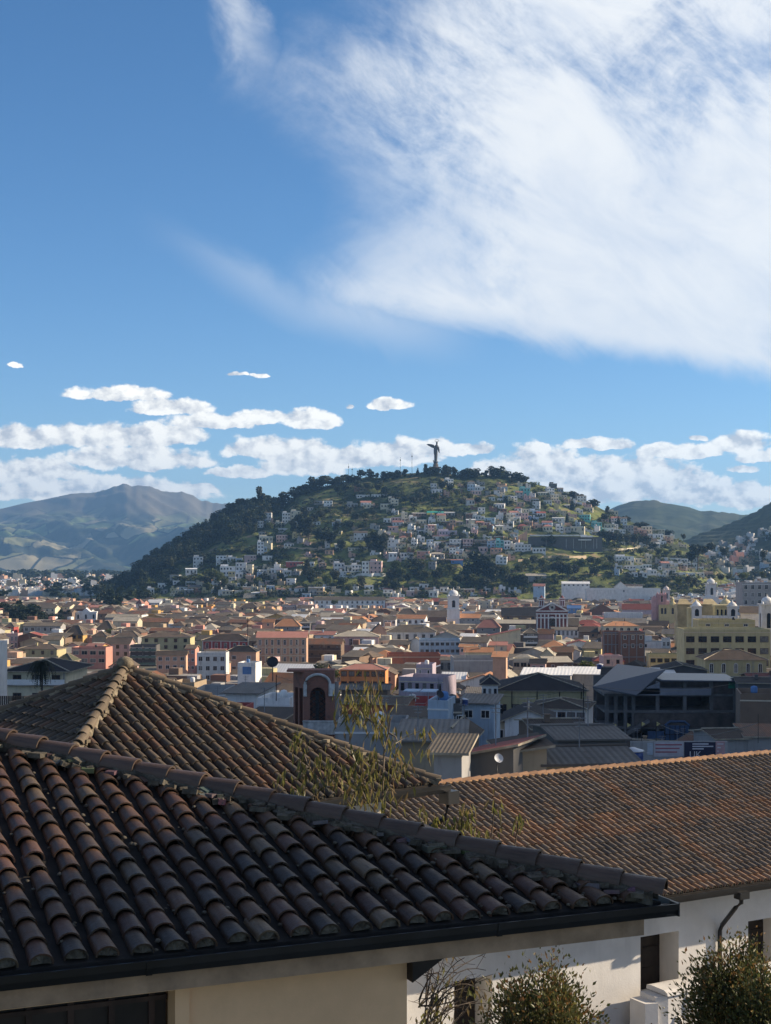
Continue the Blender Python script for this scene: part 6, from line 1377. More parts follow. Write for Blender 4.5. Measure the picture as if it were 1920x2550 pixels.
# trees
LF = [leafmat('dark_evergreen', (.018, .028, .014), (.045, .06, .026), .2, rnd=.6), leafmat('eucalyptus_leaf', (.042, .048, .026), (.085, .09, .045), .25, rnd=.5), leafmat('fresh_green_leaf', (.065, .085, .022), (.14, .155, .045), .3, rnd=.4)]
M_bark = mat('tree_bark', (.075, .06, .047), .95, .3, .8)
def crownmesh(kind, seed, nc, s):
    """crown of leaf clumps for a tree 1 unit tall"""
    rn = random.Random(seed); mb = MB(); cl = []
    if kind == 'round': blobs = [(0, 0, .62, .3)] + [(rn.uniform(-.22, .22), rn.uniform(-.22, .22), rn.uniform(.42, .85), rn.uniform(.13, .22)) for _ in range(8)]
    elif kind == 'tall': blobs = [(rn.uniform(-.1, .1), rn.uniform(-.1, .1), z, rn.uniform(.07, .15)) for z in (.34, .45, .52, .6, .66, .72, .79, .85, .9, .96)]
    elif kind == 'cone': blobs = [(rn.uniform(-.02, .02), rn.uniform(-.02, .02), z, .20 * (1.04 - z) + .02) for z in (.12, .2, .28, .36, .44, .52, .6, .68, .76, .84, .92, .99)]
    elif kind == 'flat': blobs = [(rn.uniform(-.34, .34), rn.uniform(-.34, .34), rn.uniform(.6, .88), rn.uniform(.1, .19)) for _ in range(11)]
    else: blobs = [(rn.uniform(-.4, .4), rn.uniform(-.4, .4), rn.uniform(.2, .7), rn.uniform(.18, .32)) for _ in range(8)]
    tw = sum(b[3] ** 2 for b in blobs)
    for bx, by, bz, br in blobs:
        for _ in range(max(6, int(nc * br * br / tw))):
            u, v = rn.uniform(-1, 1), rn.uniform(0, 6.283); q = math.sqrt(1 - u * u); rr = br * rn.uniform(.72, 1.08)
            p = Vector((bx + rr * q * math.cos(v), by + rr * q * math.sin(v), bz + rr * u * .85)); ss = s * rn.uniform(.6, 1.4)
            m_ = Matrix.Rotation(rn.uniform(0, 6.28), 3, 'Z') @ Matrix.Rotation(rn.uniform(-1.2, 1.2), 3, 'X')
            mb.add([p + m_ @ Vector(c) * ss for c in ((-1, -.6, 0), (.2, -1, .25), (1, .1, -.1), (.3, .9, .2), (-.8, .6, 0))], [(0, 1, 2, 3, 4)])
    return mb
TK = ['round', 'round', 'tall', 'tall', 'cone', 'flat', 'bush', 'round']
TREEM = []
for i, kd in enumerate(TK):
    for f_ in range(3):
        TREEM.append((kd, f_, crownmesh(kd, 10 + i, 560 if kd != 'bush' else 320, .05 if kd != 'bush' else .07).mesh('crown', LF[f_])))
mbt = MB(); mbt.tube([(0, 0, -.12), (.01, 0, .2), (-.01, .01, .45), (0, 0, .7)], .026, 6, 0, .01); mbt.tube([(0, 0, .3), (.12, .05, .55), (.2, .08, .68)], .012, 5, 0, .005); mbt.tube([(0, 0, .38), (-.1, -.06, .6), (-.17, -.08, .72)], .011, 5, 0, .005)
TRUNK = mbt.mesh('trunk', M_bark)
TREES = []
def tree(x, y, z, h, kind, leaf, wide=1.0, px=None, py=None, area='hill'):
    c = [m for kd, f_, m in TREEM if kd == kind and f_ == leaf]; me = random.choice(c)
    o = empty('tree' if kind != 'bush' else 'bush', (x, y, z - .02 * h), random.uniform(0, 6.28)); o.scale = (h * wide, h * wide, h)
    inst('crown', me, o)
    if kind != 'bush': inst('trunk', TRUNK, o)
    TREES.append(dict(o=o, px=CX + F * x / y, py=HY - F * (z + h) / y, kind=kind, leaf=leaf, h=h, area=area, y=y)); return o
def htree(px, py, hpx, kind='round', leaf=0, wide=1.0):
    x, y, z = hill_hit(px, py); return tree(x, y, z, 1.2 * hpx * y / F, kind, leaf, wide)
# trees on the skyline of the hill: (column, height above the ridge in px, kind, leaf, width)
SKY = [(536, 22, 'tall', 1, 1), (548, 30, 'tall', 1, 1.2), (560, 26, 'tall', 0, 1.2), (575, 26, 'tall', 1, 1), (590, 30, 'tall', 1, 1.3), (603, 24, 'tall', 0, 1.2), (618, 26, 'tall', 1, 1.3), (632, 24, 'tall', 1, 1.3), (648, 42, 'tall', 1, .7), (655, 30, 'tall', 0, 1), (668, 20, 'round', 0, 1.2), (685, 22, 'tall', 1, 1.2), (698, 20, 'round', 1, 1.3), (712, 26, 'round', 0, 1.4), (728, 26, 'round', 1, 1.5), (745, 22, 'round', 1, 1.6), (760, 20, 'round', 0, 1.5), (785, 24, 'round', 1, 1.3), (800, 26, 'flat', 1, 1), (815, 20, 'round', 0, 1.5), (830, 24, 'tall', 1, 1.4), (868, 16, 'round', 0, 1.5), (885, 14, 'round', 0, 1.6), (912, 22, 'round', 0, 1), (931, 16, 'flat', 0, .9), (958, 16, 'round', 0, 1.2), (975, 14, 'round', 0, 1.3), (990, 18, 'round', 0, 1.1), (1008, 14, 'round', 0, 1.4), (1040, 12, 'cone', 0, 1), (1060, 24, 'flat', 0, 1.0), (1073, 14, 'round', 0, 1.4),
       (1103, 18, 'flat', 0, 1), (1113, 10, 'round', 1, 1.4), (1131, 16, 'tall', 1, 1), (1150, 12, 'round', 0, 1.5), (1167, 20, 'cone', 0, 1.4), (1181, 18, 'round', 0, 1.05), (1196, 8, 'cone', 0, 1), (1209, 11, 'round', 0, 1.1), (1231, 24, 'round', 0, 1.05), (1250, 20, 'round', 2, 1.0), (1259, 18, 'round', 0, 1), (1284, 22, 'round', 0, 1.2), (1300, 14, 'round', 0, 1.4), (1330, 8, 'bush', 2, 1.2), (1425, 10, 'round', 0, 1.3), (1440, 8, 'round', 0, 1.4), (1480, 14, 'round', 0, 1.2), (1512, 10, 'round', 1, 1), (1560, 10, 'round', 0, 1), (1600, 10, 'round', 0, 1.4), (1660, 12, 'round', 0, 1.3)]
for px_, hp, kd, lf, wd in SKY:
    x, y = X(px_, 1938), 1938.0; hq = hp * y / F * random.uniform(.8, 1.35) + 6; tree(x, y, hillz(x, y) - .27 * hq, hq, kd if random.random() < .6 else random.choice(('tall', 'flat', 'round')), lf, wd * random.uniform(.9, 1.5))
# single trees and clumps on the slope
SL = [(748, 1340, 44, 'tall', 0, 1.3), (768, 1345, 46, 'tall', 1, 1.2), (800, 1362, 44, 'round', 0, 1.0), (822, 1368, 42, 'round', 0, .9), (730, 1330, 30, 'tall', 1, 1.2), (838, 1340, 30, 'tall', 0, 1.2), (850, 1375, 26, 'round', 0, 1), (935, 1375, 40, 'tall', 0, 1.3), (948, 1368, 34, 'flat', 0, 1.1), (955, 1380, 36, 'tall', 1, 1.2), (915, 1365, 26, 'round', 0, 1),
      (1190, 1450, 58, 'tall', 0, 1.5), (1172, 1455, 50, 'round', 0, .8), (1210, 1455, 56, 'tall', 0, 1.5), (1160, 1460, 40, 'round', 0, 1), (1225, 1462, 44, 'round', 0, .9), (1180, 1470, 36, 'round', 2, 1), (1205, 1474, 34, 'round', 0, 1), (1240, 1440, 30, 'round', 1, 1.2), (1260, 1450, 36, 'round', 2, .9), (1275, 1470, 36, 'round', 0, 1), (1140, 1462, 28, 'round', 0, 1.2), (1100, 1440, 30, 'round', 2, .9), (1086, 1452, 26, 'round', 0, 1.1), (1120, 1430, 24, 'round', 2, 1), (1050, 1430, 30, 'round', 1, 1), (1035, 1420, 24, 'round', 0, 1), (1060, 1450, 28, 'round', 2, 1.1), (985, 1425, 26, 'round', 2, 1.3), (1000, 1445, 30, 'round', 2, 1), (975, 1450, 26, 'round', 1, 1.1), (982, 1478, 28, 'round', 0, 1.1), (1015, 1455, 24, 'round', 0, 1), (960, 1470, 22, 'round', 1, 1),
      (832, 1452, 26, 'round', 1, 1.2), (815, 1465, 30, 'round', 2, 1.1), (850, 1470, 24, 'round', 0, 1), (900, 1468, 26, 'round', 1, 1), (870, 1480, 22, 'round', 2, 1), (760, 1440, 24, 'tall', 1, 1.2), (765, 1432, 30, 'tall', 1, 1), (775, 1460, 24, 'round', 0, 1), (700, 1450, 20, 'round', 0, 1), (655, 1455, 24, 'round', 0, 1.2), (640, 1462, 22, 'round', 2, 1.1), (530, 1450, 28, 'round', 2, 1.3), (548, 1458, 30, 'round', 2, 1), (515, 1462, 26, 'round', 1, 1.1), (560, 1468, 24, 'round', 2, 1), (500, 1455, 20, 'round', 2, 1), (520, 1482, 26, 'round', 2, .9), (540, 1484, 22, 'round', 1, 1), (575, 1478, 20, 'round', 0, 1.2), (605, 1464, 18, 'round', 2, 1.2), (625, 1470, 18, 'round', 1, 1.2), (505, 1402, 20, 'round', 1, 1.2), (518, 1410, 16, 'round', 1, 1.2), (460, 1455, 16, 'round', 2, 1.2),
      (1185, 1352, 18, 'cone', 0, 1.4), (1175, 1345, 16, 'round', 2, 1.2), (1150, 1345, 16, 'round', 1, 1.2), (1100, 1378, 22, 'round', 0, .9), (1365, 1365, 24, 'flat', 0, 1.1), (1375, 1362, 22, 'round', 0, 1), (1355, 1360, 18, 'round', 0, 1), (1500, 1352, 26, 'round', 0, 1), (1515, 1356, 26, 'tall', 1, 1.5), (1530, 1358, 30, 'round', 0, .9), (1545, 1358, 26, 'round', 0, 1), (1560, 1360, 26, 'round', 1, 1), (1580, 1362, 30, 'round', 0, 1), (1595, 1360, 24, 'round', 0, 1), (1610, 1366, 26, 'round', 0, 1.1), (1595, 1385, 18, 'round', 2, 1.2), (1625, 1378, 22, 'round', 0, 1.2), (1640, 1386, 18, 'round', 2, 1.3), (1660, 1390, 16, 'round', 2, 1.3), (1690, 1392, 14, 'round', 2, 1.4), (1705, 1396, 16, 'bush', 2, 1.2), (1400, 1440, 34, 'round', 0, 1), (1415, 1445, 36, 'round', 0, .9), (1430, 1440, 30, 'round', 1, .9), (1385, 1432, 28, 'round', 1, 1), (1350, 1420, 26, 'round', 2, 1.1), (1330, 1412, 26, 'round', 1, 1), (1310, 1420, 26, 'round', 2, 1), (1295, 1435, 28, 'round', 2, .9), (1285, 1455, 26, 'round', 2, 1), (1300, 1470, 34, 'round', 0, 1.2), (1450, 1420, 24, 'round', 2, 1.1), (1470, 1410, 22, 'round', 1, 1.2), (1490, 1412, 20, 'round', 2, 1.2), (1510, 1418, 18, 'bush', 2, 1.3), (1480, 1440, 26, 'round', 0, 1.2), (1520, 1402, 18, 'round', 0, 1.2),
      (1030, 1262, 24, 'round', 0, 1.2), (1045, 1255, 22, 'round', 1, 1), (1010, 1258, 24, 'round', 0, 1), (985, 1250, 20, 'round', 0, 1.2), (1060, 1240, 22, 'round', 0, 1), (1085, 1248, 20, 'round', 2, 1.2), (1100, 1225, 26, 'round', 0, 1.1), (1120, 1235, 24, 'round', 0, 1), (1140, 1242, 22, 'round', 2, 1), (1110, 1260, 18, 'round', 2, 1.2), (1150, 1262, 20, 'round', 1, 1.1), (1170, 1250, 20, 'round', 2, 1.1), (1190, 1258, 18, 'round', 0, 1.2), (960, 1240, 24, 'round', 0, 1.2), (940, 1228, 20, 'round', 0, 1.1), (915, 1222, 18, 'round', 0, 1.2), (890, 1220, 20, 'round', 0, 1.2), (860, 1228, 22, 'round', 0, 1.2), (840, 1236, 24, 'round', 0, 1.1), (865, 1290, 24, 'round', 1, 1.2), (885, 1300, 20, 'round', 0, 1.2), (910, 1300, 20, 'round', 2, 1.1), (930, 1290, 18, 'round', 0, 1.2), (870, 1320, 22, 'round', 0, 1.2), (800, 1300, 26, 'round', 1, 1), (780, 1310, 26, 'round', 0, 1.1), (760, 1300, 28, 'tall', 1, 1.2), (690, 1290, 26, 'tall', 0, 1.4), (690, 1310, 20, 'round', 2, 1.2), (672, 1325, 22, 'round', 2, 1), (1425, 1272, 24, 'cone', 0, 1.0), (1506, 1302, 22, 'round', 0, 1.3), (1412, 1308, 30, 'cone', 0, .7), (1540, 1310, 20, 'cone', 0, 1.2), (1130, 1470, 18, 'round', 2, 1.4)]
for a in SL: htree(*a)
# big dark tree at the foot of the hill on the right, and others in that quarter
for px_, y, hp, pb, kd, lf, wd in ((1738, 1560, 62, 1412, 'flat', 0, 1.1), (1722, 1560, 40, 1408, 'round', 0, 1), (1703, 1575, 20, 1348, 'round', 0, .8), (1805, 1600, 32, 1392, 'round', 0, 1.0), (1900, 1500, 30, 1398, 'round', 0, 1), (1715, 1330, 30, 1462, 'round', 1, .9), (1690, 1340, 26, 1460, 'round', 2, 1), (1730, 1335, 22, 1460, 'round', 1, 1), (1795, 1330, 26, 1452, 'round', 1, 1), (1815, 1340, 20, 1448, 'round', 2, 1), (1850, 1350, 20, 1442, 'bush', 2, 1.5), (1900, 1380, 24, 1445, 'round', 2, 1)):
    x = X(px_, y); tree(x, y, Z(pb, y), hp * y / F, kd, lf, wd, area='right')
# park trees at the left below the mountain, hedged by the town
rn = random.Random(5)
for i in range(26):
    px_ = rn.uniform(-10, 165); y = rn.uniform(980, 1120); hp = rn.uniform(30, 62) if px_ < 80 else rn.uniform(20, 36)
    x = X(px_, y); tree(x, y, g(x, y), hp * y / F, rn.choice(('round', 'round', 'tall', 'flat')), rn.choice((0, 0, 1)), rn.uniform(.9, 1.4), area='park')
for i in range(12):
    px_ = rn.uniform(168, 300); y = rn.uniform(1180, 1380); x = X(px_, y); tree(x, y, g(x, y) - 1, rn.uniform(38, 66) * y / F * (1.0 if px_ > 215 else .6), rn.choice(('cone', 'tall', 'cone')), 0, rn.uniform(.8, 1.2), area='park')
# bushes and small trees in the town
for px_, y, hp, pb, kd, lf in ((275, 790, 18, 1580, 'bush', 2), (1458, 470, 34, 1650, 'bush', 2), (800, 470, 26, 1655, 'bush', 1), (788, 455, 22, 1660, 'bush', 2), (822, 450, 22, 1670, 'bush', 2), (835, 440, 26, 1668, 'bush', 2), (580, 1020, 14, 1546, 'round', 0), (790, 1200, 32, 1545, 'round', 0), (831, 1330, 18, 1510, 'round', 2), (1368, 850, 20, 1512, 'round', 0), (1388, 850, 22, 1512, 'round', 1), (700, 1250, 20, 1545, 'round', 0)):
    x = X(px_, y); z = Z(pb, y); tree(x, y, min(z, g(x, y) + 9), hp * y / F, kd, lf, 1.3, area='town')

# the dark wood on the left flank of the hill: one mass
mb = MB(); rn = random.Random(11); proto = [crownmesh(k_, 77 + i, 150, .05) for i, k_ in enumerate(('tall', 'round', 'tall', 'round'))]
EDGE = [(213, 1500), (300, 1478), (390, 1440), (470, 1395), (540, 1355), (640, 1330), (665, 1290), (720, 1250)]
cnt = 0
while cnt < 620:
    px_ = rn.uniform(200, 705); top = poly(HP, px_); bot = poly(EDGE, px_)
    if bot - top < 3: continue
    py_ = rn.uniform(top, bot)
    if px_ > 640 and rn.random() < .5: continue
    if rn.random() < .25: py_ = top + 1
    x, y, z = hill_hit(px_, py_); h = rn.uniform(10, 18); wd = rn.uniform(.9, 1.4); a = rn.uniform(0, 6.28); p = rn.choice(proto); ca, sa = math.cos(a), math.sin(a); cnt += 1
    mb.add([(x + (v[0] * ca - v[1] * sa) * h * wd, y + (v[0] * sa + v[1] * ca) * h * wd, z - 1.5 + v[2] * h) for v in p.v], p.f, 0 if rn.random() < .75 else 1)
tag(mb.build('hillside_wood', [LF[0], LF[1]]), kind='stuff')
# low scrub over the whole slope
mb = MB(); rn = random.Random(12); proto = [crownmesh('bush', 90 + i, 46, .11) for i in range(4)]; cnt = 0
hs = [(h['px'], h['py'] + 10) for h in HOUSES if h.get('hill')]
while cnt < 3100:
    px_ = rn.uniform(300, 1780); top = poly(HP, px_); bot = 1492 - max(0, 330 - px_) * .1
    py_ = rn.uniform(top, bot)
    if py_ < top + 1: continue
    if not (py_ < 1292 and 820 < px_ < 1235) and nz(px_ / 60, py_ / 30, 5) + .25 * nz(px_ / 14, py_ / 10) < -.18: continue
    if 1370 < px_ < 1500 and 1362 < py_ < 1392: continue
    x, y, z = hill_hit(px_, py_); h = rn.uniform(2.0, 6.5); wd = rn.uniform(1.0, 1.8); a = rn.uniform(0, 6.28); p = rn.choice(proto); ca, sa = math.cos(a), math.sin(a); cnt += 1
    mb.add([(x + (v[0] * ca - v[1] * sa) * h * wd, y + (v[0] * sa + v[1] * ca) * h * wd, z - .8 + v[2] * h) for v in p.v], p.f, rn.choice((0, 0, 1, 2, 2)))
tag(mb.build('hillside_scrub', LF), kind='stuff')

# ------------------------------------------------------------------ the rest of the town between those houses
RECT = []           # what must stay visible: (px0, px1, bottom row, distance)
for h in HOUSES:
    if h.get('hill'): continue
    vis = 4.0 if not h['nr'] else min(h['nr'] * 3.3 + 1.2, 12)
    RECT.append((h['px'] - h['w'] / 2, h['px'] + h['w'] / 2, h['py'] + vis * F / h['y'], h['y']))
RECT += [(1111, 1146, 1534, 940), (1336, 1414, 1540, 800), (1624, 1688, 1540, 880), (185, 243, 1553, 1120), (1716, 1842, 1541, 620), (1648, 1672, 1478, 1180), (1752, 1790, 1472, 1150), (727, 834, 1834, 170),
         (1475, 1842, 1848, 300), (1612, 1812, 1893, 157), (60, 150, 1715, 232), (1548, 1604, 1898, 103), (1892, 1920, 1528, 560), (655, 700, 1662, 240), (1445, 1480, 1652, 470), (780, 850, 1672, 440), (0, 170, 1545, 1110), (480, 640, 1486, 1440), (1290, 1350, 1450, 1500), (1400, 1470, 1455, 1420)]
def fit(px0, px1, y, top):
    """lowest row this house may rise to without hiding what stands behind it"""
    need = top
    for a, b, pb, yy in RECT:
        if yy > y + .4 and min(b, px1) - max(a, px0) > 3: need = max(need, pb)
    return need
def clear(x, y, r):
    for ox, oy, orr in OCC:
        if (ox - x) ** 2 + (oy - y) ** 2 < (orr * .85 + r) ** 2: return False
    return True
rn = random.Random(21)
def palette(px, py):
    if px < 700: w = ['tan', 'brown', 'salmon', 'peach', 'cream', 'pink', 'brick', 'white', 'ochre', 'olive yellow', 'grey']; r = ['brown'] * 5 + ['grey brown'] * 3 + ['beige', 'beige', 'rusty', 'grey brown', 'dark brown', 'salmon']
    elif px < 1250: w = ['white', 'cream', 'tan', 'brown', 'pink', 'peach', 'grey', 'white', 'brick']; r = ['brown'] * 3 + ['grey brown'] * 4 + ['beige', 'beige', 'rusty', 'orange', 'salmon', 'grey', 'white']
    else: w = ['cream', 'tan', 'brown', 'brick', 'grey', 'white', 'white', 'pale yellow', 'pink', 'dark grey']; r = ['grey brown'] * 4 + ['brown'] * 2 + ['dark brown'] * 3 + ['orange', 'red', 'beige', 'grey', 'beige']
    if py > 1690: w = ['dark grey', 'brown', 'grey', 'tan', 'tan', 'brick', 'white']; r = ['grey', 'dark brown', 'grey brown', 'dark brown', 'rusty', 'brown']
    return rn.choice(w), rn.choice(r)
NF = 0; smb = MB()
WK = list(WALL); RK = list(ROOF); SM = [wallm(w) for w in WK] + [roofm(q) for q in RK] + [M_flat, M_pane, roofm('white'), roofm('grey')]
def stuff_house(x, y, zg, Wd, D, hh, rise, typ, wall, roof, rz, wins=True):
    q = MB(); a, b = -Wd / 2, Wd / 2; wi = WK.index(wall); ri = len(WK) + (RK.index(roof) if roof in RK else len(RK) + (2 if roof == 'white' else 3))
    if typ == 'flat': q.box(a, b, 0, D, -4, hh, wi); q.box(a + .3, b - .3, .3, D - .3, hh + .002, hh + .05, len(WK) + len(RK)); q.box(a + .5, a + Wd * .4, D * .4, D * .8, hh + .052, hh + 2.2, wi)
    elif typ == 'gaby':
        vs = [(a, 0, -4), (b, 0, -4), (b, 0, hh - .05), (0, 0, hh + rise - .05), (a, 0, hh - .05)]; vs += [(p[0], D, p[2]) for p in vs]
        q.add(vs, [(0, 1, 2, 3, 4), (5, 9, 8, 7, 6), (1, 6, 7, 2), (0, 4, 9, 5)], wi)
    else:
        vs = [(a, 0, -4), (a, D, -4), (a, D, hh - .05), (a, D / 2, hh + (rise if typ == 'gabx' else 0) - .05), (a, 0, hh - .05)]; vs += [(b, p[1], p[2]) for p in vs]
        q.add(vs, [(0, 4, 3, 2, 1), (5, 6, 7, 8, 9), (0, 5, 9, 4), (2, 7, 6, 1)], wi)
    if wins:
        for r_ in range(2):
            n = max(1, int(Wd / 3.6))
            for c_ in range(n):
                if rn.random() < .3: continue
                xx = lerp(a, b, (c_ + .5) / n); z = hh - 2.4 - 3 * r_; q.add([(xx - .55, -.03, z), (xx + .55, -.03, z), (xx + .55, -.03, z + 1.3), (xx - .55, -.03, z + 1.3)], [(0, 1, 2, 3)], len(WK) + len(RK) + 1)
    if typ != 'flat':
        q2 = MB(); roofmesh(q2, Wd, D, hh, rise, typ, .45); q2.m = [ri] * len(q2.f)
        k = len(q.v); q.v += q2.v; q.f += [tuple(i + k for i in f) for f in q2.f]; q.m += q2.m; q.u += q2.u; q.t += q2.t; q.sm += q2.sm
    mt_ = Matrix.Translation((x, y, zg)) @ Matrix.Rotation(rz, 4, 'Z'); k = len(smb.v)
    smb.v += [tuple(mt_ @ Vector(p)) for p in q.v]; smb.f += [tuple(i + k for i in f) for f in q.f]; smb.m += q.m; smb.u += q.u; smb.t += q.t; smb.sm += q.sm
def fill(y0, y1, step, indiv):
    global NF
    y = y0
    while y < y1:
        x = -.29 * y - 10 + rn.uniform(0, 8)
        while x < .29 * y + 10:
            Wd = rn.uniform(6.5, 14.5) if y > 420 else rn.uniform(6.5, 11); D = rn.uniform(8, 12)
            xc = x + Wd / 2; yy = y + rn.uniform(-4, 4); x += Wd + rn.uniform(.3, 2.0)
            if rn.random() < .06: continue
            if not clear(xc, yy + D / 2, max(Wd, D) * .42): continue
            zg = g(xc, yy); h = rn.uniform(5.5, 9.5); typ = rn.choices(('hip', 'gabx', 'gaby', 'flat', 'shed'), (2.6, 4.0, 2.4, 2.0, 1.4))[0]
            rise = rn.uniform(1.4, 2.6) if typ != 'flat' else 0
            px0, px1 = CX + F * (xc - Wd / 2) / yy, CX + F * (xc + Wd / 2) / yy
            top = HY - F * (zg + h + rise) / yy; need = fit(px0, px1, yy, top)
            if need > top: h -= (need - top) * yy / F
            if h < 2.6: continue
            wall, roof = palette((px0 + px1) / 2, top)
            if typ == 'flat' and y < 420: wall = rn.choice(('grey', 'dark grey', 'tan'))
            rz = rn.uniform(-.40, -.06)
            if indiv and NF < 165:
                pe = HY - F * (zg + h) / yy; NF += 1
                nc = max(1, int(Wd / 3.4)); house(px0, px1, pe, HY - F * (zg + h + rise) / (yy + D / 2), typ=typ, wall=wall, roof=roof, win=(nc, 2) if rn.random() < .75 else (0, 0), D=D, rz=math.degrees(rz), y=yy, ww=rn.choice((.9, 1.1, 1.4)), wh=rn.choice((1.2, 1.4)), fr=rn.choice(('white', 'wood', 'grey')), side=rn.choice((0, 1, 2)))
                OCC.pop(); OCC.append((xc, yy + D / 2, max(Wd, D) * .46))
            else:
                stuff_house(xc, yy, zg, Wd, D, h, rise, typ, wall, roof, rz); OCC.append((xc, yy + D / 2, max(Wd, D) * .46))
        y += step
fill(125, 300, 11.5, True); fill(300, 620, 13, True); fill(620, 1000, 14.5, True); fill(1000, 1425, 16, False)
tag(smb.build('distant_town_houses', SM), kind='stuff'); smb = MB()
for a, b_, w_, h_, wl in EXTRA[NEXT:]:
    x, y, z = hill_hit(a, b_); stuff_house(x, y, z - .5, w_ * y / F, 8, h_ * y / F, 0, 'flat', wl, 'white', rn.uniform(-.25, .2))
tag(smb.build('small_hillside_houses', SM), kind='stuff'); smb = MB()
# town beyond: left-hand plain under the mountain, right-hand slopes
smb = MB()
def far(px, y, z, Wd, D, h, wall): stuff_house(X(px, y), y, z, Wd, D, h, 0, 'flat', wall, 'white', rn.uniform(-.5, .5), False)
FW_ = ['white'] * 7 + ['cream', 'cream', 'tan', 'grey', 'peach', 'salmon', 'pale blue']
for i in range(8500):
    y = 1900 / (1 - rn.random() * .74); px = rn.uniform(-60, 460)
    if 3100 < y < 3900 and rn.random() < .85: continue
    if y < 2500 and rn.random() < .6: continue
    far(px, y, g(0, y), rn.uniform(6, 15) * (1 + y / 12000), rn.uniform(8, 14), rn.uniform(3.5, 8) * (1 + (y > 3900) * .5) + (9 if rn.random() < .01 else 0), rn.choice(FW_))
for i in range(2600):
    y = rn.uniform(4000, 6700); px = rn.uniform(-80, 440); far(px, y, g(0, y), rn.uniform(12, 26), rn.uniform(8, 14), rn.uniform(6, 12), rn.choice(FW_))
for i in range(520):
    px = rn.uniform(1640, 1980); y = rn.uniform(1330, 1760); z = g(0, y) + max(0, (px - 1690) / 300) * (y - 1330) * .04
    far(px, y, z, rn.uniform(8, 18), rn.uniform(8, 12), rn.uniform(5, 11), rn.choice(FW_ + ['brick', 'brown']))
for i in range(190):
    px = rn.uniform(1745, 1990); v = rn.random() ** 1.6 * .5; y = lerp(1750, 2900, v); x = X(px, y)
    far(px, y, th(px, v, x, y) - 1, rn.uniform(7, 14), 8, rn.uniform(5, 9), rn.choice(FW_))
tag(smb.build('far_town', SM), kind='stuff')
# dark tree belts on the plain
mb = MB(); proto = [crownmesh('round', 200 + i, 60, .08) for i in range(3)]
for i in range(220):
    if i < 160: y = rn.uniform(3050, 3950); px = rn.uniform(-60, 420)
    else: y = rn.uniform(1350, 3000) if i < 195 else rn.uniform(3000, 6500); px = rn.uniform(-60, 420)
    x = X(px, y); z = g(0, y); h = rn.uniform(14, 26) * (1 + y / 8000); p = rn.choice(proto); a = rn.uniform(0, 6.28); ca, sa = math.cos(a), math.sin(a)
    mb.add([(x + (v[0] * ca - v[1] * sa) * h * 1.5, y + (v[0] * sa + v[1] * ca) * h * 1.5, z - .2 * h + v[2] * h) for v in p.v], p.f, 0)
for i in range(300):
    px = rn.uniform(1640, 1990); y = rn.uniform(1400, 2300); x = X(px, y); v_ = (y - 1750) / 1150; z = th(px, v_, x, y) if v_ > 0 else g(0, y); h = rn.uniform(8, 15); p = rn.choice(proto)
    mb.add([(x + v[0] * h * 1.4, y + v[1] * h * 1.4, z - .2 * h + v[2] * h) for v in p.v], p.f, 0)
tag(mb.build('far_tree_belts', [LF[0]]), kind='stuff')

# ------------------------------------------------------------------ plants close by
LN = [leafmat('glossy_dark_leaf', (.055, .068, .024), (.12, .12, .045), .25, .4, .0, 3.0), leafmat('bronze_leaf', (.16, .085, .035), (.24, .15, .05), .35, .45, .0, 3.0), leafmat('yellow_green_leaf', (.13, .14, .035), (.22, .20, .06), .45, .5, .0, 5.0), leafmat('dry_drooping_leaf', (.13, .10, .045), (.24, .18, .08), .4, .6, .0, 5.0)]
def leaf(mb, p, d, L, w, m, curl=.25):
    d = d.normalized(); s = d.cross(Vector((random.uniform(-1, 1), random.uniform(-1, 1), random.uniform(-1, 1)))).normalized(); n = d.cross(s)
    mb.add([p, p + d * L * .4 + s * w + n * curl * w, p + d * L, p + d * L * .4 - s * w + n * curl * w], [(0, 1, 2), (0, 2, 3)], m)
def shrub(px, y, ptop, halfw, label, seed, n=12500, base=None):
    rn = random.Random(seed); x = X(px, y); ztop = Z(ptop, y); z0 = g(x, y) if base is None else base; r = tag(empty('garden_tree', (x, y, z0)), label, 'tree')
    Hh = ztop - z0; mb = MB(); mb.tube([(0, 0, -.3), (.04, .02, Hh * .35), (0, 0, Hh * .6)], .06, 7, 0, .04)
    tips = []
    for i in range(60):
        a = rn.uniform(0, 6.283); s = rn.uniform(.25, 1.0); zt = Hh - .1 - 1.25 * s ** 1.5 - rn.uniform(0, .55); e_ = Vector((math.cos(a) * halfw * s * .85, math.sin(a) * halfw * s * .85, zt)); b_ = Vector((0, 0, Hh * rn.uniform(.45, .65)))
        mid = (b_ + e_) / 2 + Vector((math.cos(a) * .15, math.sin(a) * .15, -.1)); mb.tube([b_, mid, e_], .018, 4, 0, .006); tips.append((b_, mid, e_))
    mb.build('trunk', M_bark, r)
    mb = MB()
    for i in range(n):
        b_, mid, e_ = rn.choice(tips); t = rn.uniform(.3, 1.04); p = b_.lerp(mid, t * 2) if t < .5 else mid.lerp(e_, t * 2 - 1)
        sp_ = .36 * (1.12 - t * .72); p = p + Vector((rn.gauss(0, 1), rn.gauss(0, 1), rn.gauss(0, .9))) * sp_
        out = Vector((p.x, p.y, (p.z - Hh * .5) * .6)); d = out.normalized() + Vector((rn.uniform(-1, 1), rn.uniform(-1, 1), rn.uniform(-.6, 1)))
        outer = out.length / max(halfw, .1)
        m_ = 1 if rn.random() < .10 + .16 * (t > .9) else 2 if rn.random() < .13 else 0
        leaf(mb, p, d, rn.uniform(.045, .12), rn.uniform(.012, .027), m_)
    mb.build('crown', LN, r)
random.seed(4)
shrub(1345, 23.5, 2338, 1.05, 'bushy garden tree with bronze tipped leaves under the end of the concrete beam', 1)
shrub(1822, 26.0, 2296, .86, 'pointed garden tree in front of the downpipe on the white building', 2, 13000)
